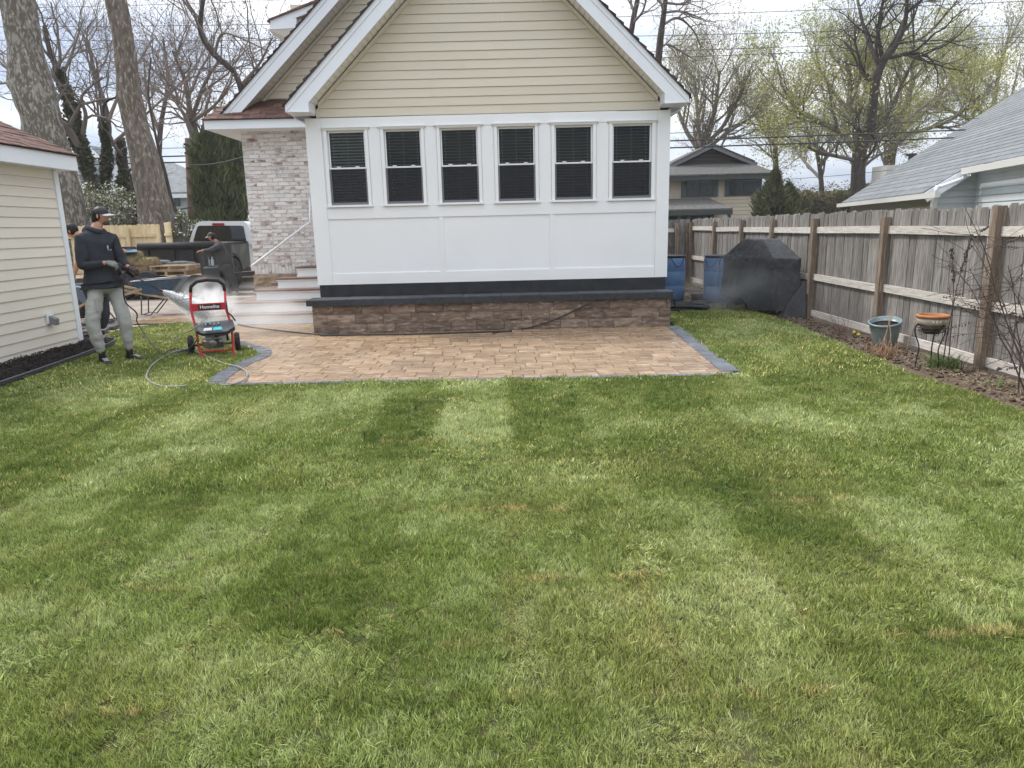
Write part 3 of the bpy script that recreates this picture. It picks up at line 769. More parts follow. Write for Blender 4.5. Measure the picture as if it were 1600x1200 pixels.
q = 0
for (z0, z1) in ((.30, .56), (.565, .79)):
    x = -5.12 - (.2 if q % 2 else 0)
    while x < -3.4:
        a, b = max(x, -5.12), min(x+.55, -3.35)
        stone_block(a+.003, b-.003, YB-.05, YB-.01, z0, z1, 900+q, sandstone, 'foundation_stone', house, .03); x += .55; q += 1
MB().bx(-5.10, -3.3, YB-.03, YB+.3, 0, .30).build('foundation_base', sandstone, house)
# pent roof
FX0 = -5.58
MB().bx(FX0, -3.30, 13.90, 13.93, 3.50, 3.655).build('fascia_board', white_alu, house)
MB().prism([(FX0, 13.93, 3.505), (-3.2, 13.93, 3.505), (-3.2, 13.93, 3.515), (FX0, 13.93, 3.515)], (0, .46, 0)).build('eave_soffit', white, house)
MB().bx(FX0, FX0+.03, 13.93, 24, 3.50, 3.655).build('fascia_board', white_alu, house)
MB().bx(FX0+.031, -5.10, 14.392, 23.9, 3.505, 3.53).build('eave_soffit', white, house)
MB().bx(FX0-.02, -3.3, 13.875, 13.96, 3.657, 3.667).build('drip_edge', edge_m, house)
rs = random.Random(4); nc = 5
for k in range(nc):
    t0, t1 = k/nc, (k+1)/nc; y0 = 13.86 + .64*t0; y1 = 13.86 + .64*t1; z0 = 3.66 + .42*t0; z1 = 3.66 + .42*t1
    xl0 = FX0 - .03 + .40*t0; xl1 = FX0 - .03 + .40*t1; x = xl0; f1 = True
    while x < -3.0:
        w = rs.choice((.12, .17, .22, .30)); b = min(x + w, -2.95); l = rs.choice((0, .004, .008)); xa1 = max(x, xl1)
        MB().add([(x, y0-.012, z0+.004), (b-.004, y0-.012, z0+.004), (b-.004, y1, z1+.004), (xa1 if xa1 < b-.004 else b-.005, y1, z1+.004),
                  (x, y0-.012, z0+.014+l), (b-.004, y0-.012, z0+.014+l), (b-.004, y1, z1+.012+l), (xa1 if xa1 < b-.004 else b-.005, y1, z1+.012+l)],
                 [(0,1,5,4),(1,2,6,5),(4,5,6,7),(3,0,4,7)]).build('shingle', shingle, house)
        x += w
    MB().add([(xl0, y0-.0, z0+.002), (-2.95, y0, z0+.002), (-2.95, y1, z1+.002), (xl1, y1, z1+.002)], [(0,1,2,3)]).build('roof_deck', black_m, house)
ap2 = gable('b', -1.05, 4.28, 3.74, 14.5, 14.05, .95, 4.1, 3.97, .1345, house, xclip=-1.6, y_back=25)
# dormer / cross gable farther back
yd = 17.0
a = at(422, 47, yd); b = at(422, 30, yd); c = at(540, -18, yd); d_ = at(540, -2, yd); e_ = at(463, 27, yd); f_ = at(463, 45, yd)
MB().prism([a, b, c, d_, e_], (0, .05, 0)).build('fascia_board', white_alu, house)
MB().prism([at(421, 46, yd-.01), at(463, 44, yd-.01), at(463, 28, yd-.01), at(440, 35, yd-.01)], (0, .35, 0)).build('cornice_return', white_alu, house)
MB().prism([at(418, 46, yd), at(455, 62, yd+.1), at(500, 60, yd+.1), at(463, 45, yd)], (0, 5, 0)).build('eave_soffit', soffit_m, house)
MB().prism([at(416, 33, yd-.04), at(420, 29, yd-.04), at(545, -22, yd-.04), at(545, -17, yd-.04)], (0, 6, 0)).build('roof', shingle, house)
MB().bx(at(455, 60, yd).x, at(520, 60, yd).x+1, yd+.12, yd+4, 4.2, 6.5).build('dormer_wall', siding, house)

# ------- entry steps with wooden treads wrapping round the corner
st = thing('entry_steps', 'white wraparound steps with thin brown treads beside the white wall', 'steps', (-4.2, 13.4, 0))
tread_m = mat('brown_tread', (.20, .115, .085), .55, (.15, .09, .07), 10, stretch=(.3, 3, 3))
lx = (-5.42, -5.05, -4.70, -4.38, -4.08)
for i in range(5):
    y0 = 12.65 + .30*i; z1 = .19*(i+1); z0 = z1 - .19
    MB().bx(lx[i], -3.22, y0, 14.34, z0+.0005, z1-.026).build('riser', white, st)
    mb = MB(); mb.bx(lx[i]-.035, -3.215, y0-.035, 14.345, z1-.025, z1-.0005) ; mb.build('tread', tread_m, st)
    mb = MB(); mb.bx(lx[i]-.018, -3.22, y0-.018, y0-.0005, z1-.055, z1-.0265); mb.bx(lx[i]-.018, lx[i]-.0005, y0, 14.33, z1-.055, z1-.0265)
    mb.bx(lx[i]-.012, -3.22, y0-.012, y0-.0005, z0+.001, z0+.035); mb.build('moulding', white, st)
hr = thing('handrail', 'white metal handrail sloping down the painted brick wall', 'handrail', (-4.9, 14.3, 1.3))
p0 = at(397, 413, 14.22); p1 = at(480, 350, 14.22); p2 = at(487, 344, 14.22)
MB().tube([p0 + Vector((-.05, .0, -.03)), p0, p1, p1 + Vector((.06, .0, .02)), p1 + Vector((.09, .0, .5))], .022, 8).build('rail', white, hr)
for t in (.15, .86):
    q = p0.lerp(p1, t) ; MB().tube([q + Vector((0, .0, -.01)), q + Vector((.01, .05, -.07)), q + Vector((.01, .17, -.07))], .011, 6).lathe([(.035, 0), (.035, .012)], q + Vector((.01, .155, -.07)), 10, 'y').build('bracket', white, hr)
mb = MB(); mb.bx(-3.55, -3.49, YB-.06, YB-.01, .97, 2.95); mb.bx(-3.55, -3.3, YB-.06, YB-.01, 2.952, 3.0); mb.build('door_casing', white, house)

# ------------------------------------------------------------------ garage on the left
gar = thing('garage', 'cream vinyl sided garage with brown shingle roof and black mulch at its foot', 'garage', (-8, 8, 0))
GX = -6.50; GY = 10.70
MB().bx(-10.5, GX-.03, 0, GY-.03, .0, 2.60).build('wall_core', siding2, gar)
z = .0; k = 0; LP = .1345
while z < 2.50:
    for (y0, y1) in ((1.0, 6.3), (6.302, GY-.10)) if k % 2 else ((1.0, 4.2), (4.202, GY-.10)):
        mb = MB(); mb.add([(GX+.006, y0, z+.004), (GX+.006, y1, z+.004), (GX-.008, y1, z+LP-.001), (GX-.008, y0, z+LP-.001), (GX-.006, y0, z), (GX-.006, y1, z)], [(0, 1, 2, 3), (4, 5, 1, 0)])
        mb.add([(GX-.02, y0, z), (GX-.02, y1, z), (GX-.02, y1, z+LP), (GX-.02, y0, z+LP)], [(0, 1, 2, 3)])
        mb.build('siding_board', siding2, gar)
    z += LP; k += 1
MB().bx(GX-.08, GX+.022, GY-.10, GY, .0, 2.545).build('corner_trim', white_alu, gar)
FXg = GX + .26
MB().bx(FXg-.03, FXg, 0, GY+.10, 2.545, 2.745).build('fascia_board', white_alu, gar)
MB().bx(GX-.02, FXg-.031, 0, GY+.10, 2.550, 2.560).build('eave_soffit', white_alu, gar)
MB().prism([(FXg-.031, GY+.07, 2.548), (FXg-.031, GY+.07, 2.74), (-9, GY+.07, 3.9), (-9, GY+.07, 3.7), (GX-.3, GY+.07, 2.548)], (0, .03, 0)).build('rake_board', white_alu, gar)
SG = .46; rs = random.Random(21)
for k in range(14):
    d0, d1 = k*.13, (k+1)*.13; X0 = FXg + .03 - d0; X1 = FXg + .03 - d1; Z0 = 2.755 + d0*SG; Z1 = 2.755 + d1*SG
    y = GY + .14
    while y > 4.5:
        w = rs.choice((.13, .18, .24, .32)); l = rs.choice((.002, .006, .010)); a = y - w + .004
        if k > 9 and y < 8: break
        MB().add([(X0+.006, a, Z0+.004), (X0+.006, y, Z0+.004), (X1, y, Z1+.004), (X1, a, Z1+.004), (X0+.006, a, Z0+.010+l), (X0+.006, y, Z0+.010+l), (X1, y, Z1+.008+l), (X1, a, Z1+.008+l)],
                 [(0,1,5,4),(1,2,6,5),(4,5,6,7),(3,0,4,7)]).build('shingle', shingle, gar)
        y -= w
MB().prism([(FXg+.02, 0, 2.748), (-10.5, 0, 2.748+(FXg+.02+10.5)*SG), (-10.5, 0, 2.742+(FXg+.02+10.5)*SG), (FXg+.02, 0, 2.742)], (0, GY+.13, 0)).build('roof_deck', shingle, gar)
# dryer vent
vent = MB().bx(GX+.007, GX+.03, 9.93, 10.07, .43, .57).build('vent_plate', white_alu, gar)
v = at(86, 493, 10.0); hood = MB(); hood.prism([(GX+.03, 9.96, .535), (GX+.12, 9.96, .49), (GX+.105, 9.96, .40), (GX+.03, 9.96, .44)], (0, .085, 0)); hood.build('vent_hood', mat('grey_plastic', (.22, .22, .22), .6), vent)

# mulch bed with edging
mb = MB(); rm = random.Random(2); nx, ny = 16, 130
edge = [(p[0], p[1]) for p in MULCH_EDGE]
def edge_x(y):
    for a, b in zip(edge[:-1], edge[1:]):
        if a[1] <= y <= b[1]: return a[0] + (b[0]-a[0])*(y-a[1])/(b[1]-a[1]+1e-9)
    return edge[-1][0]
vs = []; fs = []
for j in range(ny+1):
    y = 4.0 + (11.0-4.0)*j/ny; xe = edge_x(y)
    for i in range(nx+1):
        t = i/nx; x = GX - .05 + (xe - GX + .05)*t if y < 10.75 else -6.9 + (xe+6.9)*t
        h = .05*math.sin(math.pi*min(1, t*.9+.05))**.6 + .035*noise.noise(Vector((x*6, y*6, 0))) + .03*rm.random()
        vs.append((x, y, max(.0, h) if t < .97 else -.01))
for j in range(ny):
    for i in range(nx):
        a = j*(nx+1)+i; fs.append((a, a+1, a+nx+2, a+nx+1))
mb.add(vs, fs)
for i in range(5000):
    y = rm.uniform(5, 11); xe = edge_x(y); x = rm.uniform(GX, xe-.02)
    if y > 10.75: x = rm.uniform(-6.8, xe)
    a = rm.uniform(0, 3.14); l = rm.uniform(.01, .035); z = .06 + .03*rm.random(); w_ = .006
    d = Vector((math.cos(a)*l, math.sin(a)*l, rm.uniform(-.012, .02))); n_ = Vector((-math.sin(a), math.cos(a), rm.uniform(-.5, .5)))*w_
    c_ = Vector((x, y, z)); mb.quad(c_-d-n_, c_+d-n_, c_+d+n_, c_-d+n_)
o = mb.build('mulch_bed', mulch_m, None); props(o, kind='structure')
o = MB().tube([(x, y, .035) for x, y in edge if y > 3] + [(-6.6, 11.1, .035), (-6.9, 11.1, .035)], .03, 6).build('lawn_edging', black_m); props(o, 'black plastic edging strip curving along the mulch bed', 'edging')
# ------------------------------------------------------------------ wooden fence on the right
fence = thing('wooden_fence', 'weathered grey picket fence with brown posts along the garden bed', 'fence', (5, 12, 0))
FX = 5.0; posts = [1.0, 3.05, 5.15, 7.42, 9.62, 11.85, 13.75, 15.55, 17.6, 19.85]
rf = random.Random(12)
pk = {}
def picket(w, h):
    key = (round(w, 3), round(h, 2))
    if key not in pk:
        c = .03; mb = MB()
        mb.prism([(0, -w/2, 0), (0, w/2, 0), (0, w/2, h-c), (0, w/2-c, h), (0, -w/2+c, h), (0, -w/2, h-c)], (.017, 0, 0))
        t = mb.build('picket', wood_g); pk[key] = t.data; bpy.data.objects.remove(t)
    return pk[key]
y = 2.0
while y < 20.0:
    w = rf.choice((.136, .138, .14)); h = rf.choice((1.66, 1.67, 1.68, 1.69))
    place(picket(w, h), 'picket', fence, Vector((FX+.055+rf.uniform(0, .006), y, .03)) - wloc(fence), (rf.uniform(-.007, .007), rf.uniform(-.006, .006), rf.uniform(-.02, .02)))
    y += w + rf.choice((.003, .006, .012, .016))
MB().bx(FX-.045, FX+.055, 7.37, 7.47, -.1, 1.695).build('post', wood_post, fence)
for y in posts:
    if y == 7.42: continue
    mb = MB(); h = 1.63 + rf.uniform(-.02, .02); lean = rf.uniform(-.012, .012)
    mb.add([(FX-.045, y-.05, -.1), (FX+.05, y-.05, -.1), (FX+.05, y+.05, -.1), (FX-.045, y+.05, -.1), (FX-.045+lean, y-.05+lean, h), (FX+.05+lean, y-.05+lean, h), (FX+.05+lean, y+.05+lean, h), (FX-.045+lean, y+.05+lean, h)], BOXF)
    mb.build('post', wood_post, fence)
for a, b in zip(posts[:-1], posts[1:]):
    for z0 in (1.39, .62, .03):
        dz = rf.uniform(-.015, .015); dz2 = rf.uniform(-.015, .015)
        MB().bar((FX+.032, a+.052, z0+.055+dz), (FX+.032, b-.052, z0+.055+dz2), .036, .10).build('rail', wood_rail, fence)
# return of the fence at the back, with a gate
bf = thing('back_fence', 'grey picket fence section with braced gate behind the blue barrel', 'fence', (4, 20, 0))
x = 2.2
while x < 5.0:
    w = .138; me = picket(w, 1.67); o = place(me, 'picket', bf, Vector((x, 20.02, .03)) - wloc(bf), (0, 0, math.pi/2 + rf.uniform(-.02, .02))); x += w + .006
for x in (2.3, 3.6, 4.62, 4.92): MB().bx(x-.05, x+.05, 19.88, 19.98, -.1, 1.6).build('post', wood_post, bf)
for z0 in (1.36, .68, .05):
    MB().bx(2.36, 3.54, 19.95, 19.995, z0, z0+.1).build('rail', wood_post if z0 < 1 else wood_rail, bf); MB().bx(3.66, 4.56, 19.95, 19.995, z0, z0+.1).build('rail', wood_post if z0 < 1 else wood_rail, bf)
MB().bar((4.5, 19.93, 1.0), (4.15, 19.93, 1.38), .03, .06).build('brace', wood_post, bf)
MB().bar((3.7, 19.93, .12), (4.4, 19.93, .70), .03, .06).build('brace', wood_post, bf)

# new pine fence in the left distance
nf = thing('pine_fence', 'new yellow pine picket fence behind the trailer', 'fence', (-12, 24, 0))
def pine_run(P0, P1, h, mt=wood_new):
    P0, P1 = Vector(P0), Vector(P1); d = (P1-P0); n = int(d.length/.145); t = d.normalized(); a = math.atan2(t.y, t.x)
    for i in range(n):
        c_ = P0 + t*(i+.5)*d.length/n; mb = MB(); w = d.length/n-.008; hh = h + rf.uniform(-.015, .015)
        mb.prism([(-w/2, 0, 0), (w/2, 0, 0), (w/2, 0, hh-.03), (w/2-.03, 0, hh), (-w/2+.03, 0, hh), (-w/2, 0, hh-.03)], (0, .018, 0))
        o = mb.build('picket', mt, nf, local=True); o.location = c_ - wloc(nf); o.rotation_euler = (0, 0, a)
    for z in (.5, h-.35): MB().bar(P0 + Vector((0, -.03, z)), P1 + Vector((0, -.03, z)), .04, .09).build('rail', mt, nf)
yn = 23.5
q0 = at(120, 352, yn); q1 = at(249, 350, yn); zt_ = q1.z
pine_run((q0.x-4, yn, 0), (q1.x, yn, 0), zt_)
q2 = at(256, 348, yn-.2); q3 = at(267, 362, yn-2.0)
pine_run((q2.x, yn-.2, 0), (q3.x+.1, yn-2.2, 0), zt_+.02)
for px in (200, 150, 247): MB().bx(at(px, 350, yn).x-.05, at(px, 350, yn).x+.05, yn-.14, yn-.04, 0, zt_-.1).build('post', wood_new, nf)

# ------------------------------------------------------------------ neighbour on the right with the grey roof
nb = thing('neighbour_house', 'grey roofed house with pale blue siding beyond the right fence', 'house', (13, 24, 0))
A0 = Vector((15.9, 34.2, 2.42)); ev = Vector((-math.sin(math.radians(13.2)), -math.cos(math.radians(13.2)), 0)); uv = Vector((math.cos(math.radians(13.2)), -math.sin(math.radians(13.2)), 0))
def solve_t(px, py, n, P0):                       # distance along a sight line to a plane
    d = ray(px, py); return Vector((0, 0, EYE)) + d * ((P0 - Vector((0, 0, EYE))).dot(n) / d.dot(n))
A = at(1315, 318, 34.2); A0 = A
# vertical plane through the far rake, then the slope
npl = ev.copy(); top = solve_t(1600, 137, npl, A0)
run = (top - A0).dot(uv); NS = (top.z - A0.z) / run
rn = ev.cross(uv + Vector((0, 0, NS))).normalized()       # roof plane normal
def onroof(px, py): return solve_t(px, py, rn, A0)
B = onroof(1472, 298); C1 = onroof(1445, 301); D1 = onroof(1512, 262); E1 = onroof(1600, 239)
e1 = (B - A0).dot(ev); u2 = (D1 - A0).dot(uv); eD = (D1 - A0).dot(ev); eC = (C1-A0).dot(ev)
print('neighbour', A0, run, NS, B, D1, E1, e1, u2, eD)
def RP(e_, u_, off=0.0): return A0 + ev*e_ + uv*u_ + Vector((0, 0, NS*u_ + off))
eEnd = eD + 9.0; U = run*1.9
n1 = int(u2/.22); n2 = int((U-u2)/.22); cuts_ = [u2*k/n1 for k in range(n1)] + [u2 + (U-u2)*k/n2 for k in range(n2+1)]
for ua, ub in zip(cuts_[:-1], cuts_[1:]):
    e_hi = eEnd if ua >= u2-.001 else eC + (eD-eC)*max(0, ua)/u2
    MB().prism([RP(-.05, ua, .02), RP(e_hi, ua, .02), RP(e_hi, ub, .0), RP(-.05, ub, .0)], (0, 0, .03)).build('shingle_course', shingle_g, nb)
cream = mat('cream_trim', (.56, .55, .515), .5)
def beam(a, b, w, h, mt, nm='gutter'): MB().bar(a, b, w, h).build(nm, mt, nb)
beam(RP(-.2, -.10, -.02), RP(e1+.1, -.10, -.02), .14, .16, cream)
beam(RP(eD, u2-.10, -.04), RP(eEnd, u2-.10, -.04), .14, .18, cream)
beam(RP(eC+.2, 0, -.14), RP(eD-.1, u2, -.16), .05, .28, white_alu, 'rake_board')
mb = MB(); a = RP(eC+.75, .15, -.02); b = RP(eD+.05, u2-.08, -.25); mb.tube([RP(eC+.75, .12, -.12), a + Vector((0, 0, .1)), a.lerp(b, .12)+Vector((0,0,.05)), a.lerp(b, .9), b, b + Vector((0, 0, .25))], .06, 6); mb.build('downspout', white_alu, nb)
blue_sid = mat('pale_blue_siding', (.40, .435, .445), .6, (.36, .395, .405), 1)
olive_sid = mat('olive_siding', (.19, .18, .13), .7)
lt_blue_sid = mat('light_blue_siding', (.52, .56, .57), .6, (.48, .52, .53), 1)
def lap_wall(P0, P1, ztop0, ztop1, mt, lap=.20, z0=0.0):
    P0, P1 = Vector(P0), Vector(P1); t = (P1-P0).normalized(); nrm = Vector((t.y, -t.x, 0)); z = z0
    while z < max(ztop0, ztop1):
        f0, f1 = 0.0, 1.0
        if z + lap*.5 > min(ztop0, ztop1) and ztop0 != ztop1:
            f = (z + lap*.5 - ztop0)/(ztop1-ztop0)
            if ztop1 > ztop0: f0 = min(max(f, 0), 1)
            else: f1 = min(max(f, 0), 1)
        if f1 - f0 > .02:
            a, b = P0.lerp(P1, f0), P0.lerp(P1, f1); o_ = nrm*.03
            MB().add([a+o_+Vector((0,0,z)), b+o_+Vector((0,0,z)), b+Vector((0,0,z+lap)), a+Vector((0,0,z+lap)), a+Vector((0,0,z)), b+Vector((0,0,z))], [(0,1,2,3),(4,5,1,0)]).build('siding_board', mt, nb)
        z += lap
g0 = lambda e_, u_: Vector(((A0+ev*e_+uv*u_).x, (A0+ev*e_+uv*u_).y, 0))
zE = A0.z
lap_wall(g0(.3, .35), g0(eC, .35), zE, zE, olive_sid)
MB().bar(g0(eC, .33), g0(eC, .33)+Vector((0,0,zE)), .14, .14).build('corner_trim', cream, nb)
lap_wall(g0(eC, .35), g0(eC+.02, u2+.4), zE, zE+NS*u2, blue_sid)
lap_wall(g0(eC+.02, u2+.4), g0(eEnd, u2+.4), zE+NS*u2-.05, zE+NS*u2-.05, lt_blue_sid)
MB().bar(g0(.4, .6), g0(.4, .6)+Vector((0,0,zE)), .1, .1).build('corner_trim', white, nb)
ch = at(1405, 268, 40.5)
mb = MB(); mb.box((ch.x, ch.y, ch.z-1.5), (2.2, 1.6, 3.6)); mb.build('chimney', mat('pale_chimney', (.5, .49, .47), .8), nb)
mb = MB(); mb.lathe([(.16, 0), (.16, .5), (.28, .5), (.28, .62)], (ch.x+.6, ch.y, ch.z+.31), 8); mb.build('chimney_cap', black_metal, nb)

# ------------------------------------------------------------------ beige house far behind the fence
fh = thing('far_house', 'beige two-storey house with dark roof and blue-grey shutters', 'house', (11, 40, 0))
yh = 40.0
sid_f = mat('cream_far_siding', (.55, .48, .37), .7, (.50, .43, .33), 2)
trim_dk = mat('dark_olive_trim', (.05, .058, .055), .6)
shut = mat('blue_grey_shutter', (.07, .10, .115), .6)
pane_f = mat('far_window_pane', (.03, .035, .04), .15, spec=.6)
gl = at(985, 278, yh); gr = at(1187, 276, yh)
zw = at(1100, 280, yh).z; z = 0
while z < zw:
    MB().add([(gl.x, yh-.03, z), (gr.x, yh-.03, z), (gr.x, yh, z+.2), (gl.x, yh, z+.2), (gl.x, yh, z), (gr.x, yh, z)], [(0,1,2,3),(4,5,1,0)]).build('siding_board', sid_f, fh); z += .2
MB().bx(gl.x, gr.x, yh+.02, yh+9, 0, zw).build('wall', sid_f, fh)
e0, e1_ = at(975, 272, yh-.8), at(1211, 271, yh-.8)
MB().bx(e0.x, e1_.x, yh-.8, yh-.74, e1_.z-.25, e1_.z).build('fascia_board', trim_dk, fh)
MB().bx(e0.x, e1_.x, yh-.74, yh, e1_.z-.22, e1_.z-.18).build('eave_soffit', trim_dk, fh)
ru0 = at(1000, 240, yh+3.2); ru1 = at(1165, 255, yh+1.2); hz = at(1110, 229, yh+1.2)
MB().prism([(e0.x, yh-.85, e1_.z), (e1_.x+.1, yh-.85, e1_.z), (at(1168, 255, yh+1.3).x, yh+1.3, at(1168, 255, yh+1.3).z), (e0.x, yh+1.3, at(1168, 255, yh+1.3).z)], (0, 0, .05)).build('roof', shingle_d, fh)
MB().poly([(e1_.x+.1, yh-.85, e1_.z), (e1_.x+.1, yh+9, e1_.z), (at(1168, 255, yh+1.3).x, yh+5, hz.z), (at(1168, 255, yh+1.3).x, yh+1.3, at(1168, 255, yh+1.3).z)]).build('roof', shingle_d, fh)
gp0 = at(1048, 259, yh+1.2); gp1 = at(1176, 257, yh+1.2); zg = (gp0.z+gp1.z)/2
MB().prism([(gp0.x, yh+1.2, zg), (gp1.x, yh+1.2, zg), (hz.x, yh+1.2, hz.z)], (0, 4, 0)).build('gable_wall', mat('dark_brown_siding', (.045, .032, .03), .8), fh)
for (pa, pb_) in ((Vector((gp0.x, yh+.9, zg)), Vector((hz.x, yh+.9, hz.z))), (Vector((hz.x, yh+.9, hz.z)), Vector((gp1.x, yh+.9, zg)))):
    d = (pb_-pa); MB().bar(pa - d*.06*(pa.x<hz.x-.1), pb_ + d*.06*(pa.x > hz.x-.1), .1, .22).build('rake_board', mat('grey_fascia', (.16, .16, .165), .6), fh)
    MB().prism([pa + Vector((0, -.1, .1)), pb_ + Vector((0, -.1, .1)), pb_ + Vector((0, -.1, .16)), pa + Vector((0, -.1, .16))], (0, 6, 0)).build('roof', shingle_d, fh)
for k in range(7):
    z = zg + .1 + k*.2; f_ = (z-zg)/(hz.z-zg)
    if f_ < .9: MB().bx(gp0.x+(hz.x-gp0.x)*f_+.1, gp1.x+(hz.x-gp1.x)*f_-.1, yh+1.16, yh+1.19, z, z+.03).build('siding_board', trim_dk, fh)
for (pa, pb_, s0, s1) in (((1072, 282), (1114, 307), (1064, 1072), (1114, 1122)), ((1140, 279), (1182, 305), (1132, 1140), (1182, 1190))):
    a = at(*pa, yh-.06); b = at(*pb_, yh-.06)
    wf = MB().bx(a.x, b.x, yh-.10, yh-.035, b.z, a.z).build('window', trim_dk, fh)
    mx = (a.x+b.x)/2
    for (u0, u1) in ((a.x+.06, mx-.05), (mx+.05, b.x-.06)):
        MB().bx(u0, u1, yh-.115, yh-.101, b.z+.06, a.z-.06).build('pane', pane_f, wf)
        mb = MB()
        for q in range(1, 3): mb.bx(u0, u1, yh-.125, yh-.116, b.z+(a.z-b.z)*q/3-.012, b.z+(a.z-b.z)*q/3+.012)
        mb.bx((u0+u1)/2-.012, (u0+u1)/2+.012, yh-.128, yh-.1255, b.z+.06, a.z-.06); mb.build('muntin', trim_dk, wf)
    for (s_, t_) in (s0, s1):
        MB().bx(at(s_, 290, yh).x+.01, at(t_, 290, yh).x-.01, yh-.09, yh-.035, b.z-.02, a.z+.02).build('shutter', shut, fh)
# lower porch roof
pl, pr = at(985, 331, yh-2.2), at(1145, 327, yh-2.2); pt = at(1108, 311, yh-.1)
MB().prism([(pl.x, yh-2.2, pr.z), (pr.x, yh-2.2, pr.z), (pt.x, yh-.1, pt.z), (pl.x, yh-.1, pt.z)], (0, 0, .06)).build('porch_roof', shingle_d, fh)
MB().poly([(pr.x, yh-2.2, pr.z+.03), (pr.x, yh-.1, pr.z+.03), (pt.x, yh-.1, pt.z+.03)]).build('porch_roof', shingle_d, fh)
MB().bx(pl.x, pr.x, yh-2.2, yh-2.12, pr.z-.25, pr.z-.005).build('fascia_board', trim_dk, fh)
MB().bx(pl.x, pr.x-.5, yh-.6, yh-.5, 0, pr.z-.1).build('porch_wall', trim_dk, fh)
for px in (1060, 1075, 1100, 1138): MB().bx(at(px, 330, yh-2).x, at(px, 330, yh-2).x+.15, yh-2.0, yh-1.85, 0, pr.z-.2).build('porch_post', shut, fh)
MB().bx(at(1178, 330, yh).x, at(1190, 330, yh).x, yh-.1, yh-.04, 1.0, at(1178, 331, yh).z).build('window', pane_f, fh)

# ------------------------------------------------------------------ grey houses in the left distance
lh = thing('grey_house', 'pale grey sided house with grey roof behind the utility pole', 'house', (-24, 50, 0))
yl = 48.0
gs = mat('pale_grey_siding', (.42, .46, .50), .7, (.38, .42, .46), 1)
a = at(255, 305, yl); b = at(312, 303, yl); z = 0
while z < a.z:
    MB().add([(a.x, yl-.03, z), (b.x, yl-.03, z), (b.x, yl, z+.25), (a.x, yl, z+.25), (a.x, yl, z), (b.x, yl, z)], [(0,1,2,3),(4,5,1,0)]).build('siding_board', gs, lh); z += .25
MB().bx(a.x-8, b.x, yl+.02, yl+8, 0, a.z).build('wall', gs, lh)
r0, r1, r2, r3 = at(175, 305, yl-.5), at(318, 302, yl-.5), at(268, 255, yl+4), at(180, 255, yl+4)
MB().prism([r0, r1, r2, r3], (0, 0, .1)).build('roof', shingle_g, lh)
MB().prism([r1, (r1.x, yl+8, r1.z), r2], (0, 0, .1)).build('roof', shingle_g, lh)
MB().bx(r0.x, r1.x, yl-.55, yl-.48, r1.z-.25, r1.z).build('fascia_board', white_alu, lh)
w_ = at(277, 312, yl); MB().bx(w_.x-.18, w_.x+.18, yl-.1, yl-.04, w_.z-.4, w_.z+.4).build('window', pane_f, lh)
l2 = thing('gabled_house', 'white gabled house glimpsed between the ivy covered trunks', 'house', (-30, 60, 0))
y2 = 60.0
c0, c1, c2 = at(122, 262, y2), at(170, 260, y2), at(146, 234, y2)
MB().prism([(c0.x, y2, 0), (c1.x, y2, 0), (c1.x, y2, c0.z), (c2.x, y2, c2.z), (c0.x, y2, c0.z)], (0, 8, 0)).build('wall', gs, l2)
MB().bx(c0.x-6, c1.x+5, y2+2, y2+9, 0, c0.z-.3).build('wall', gs, l2)
for p_, q_ in ((c0, c2), (c2, c1)):
    q1_ = (q_.x, y2-.5, q_.z); MB().bar((p_.x, y2-.4, p_.z), q1_, .2, .35).build('rake_board', white, l2)
    MB().prism([(p_.x, y2-.5, p_.z+.1), (q_.x, y2-.5, q_.z+.1), (q_.x, y2-.5, q_.z+.3), (p_.x, y2-.5, p_.z+.3)], (0, 9, 0)).build('roof', shingle_g, l2)
MB().prism([at(105, 275, y2-1), at(215, 272, y2-1), at(205, 240, y2+4), at(150, 240, y2+4)], (0, 0, .1)).build('roof', shingle_g, l2)
MB().prism([at(100, 305, y2-3), at(225, 300, y2-3), at(215, 285, y2), at(110, 285, y2)], (0, 0, .1)).build('porch_roof', shingle_g, l2)
MB().bx(c2.x-.6, c2.x+.6, y2-.1, y2-.02, c0.z-2.2, c0.z-.6).build('window', pane_f, l2)
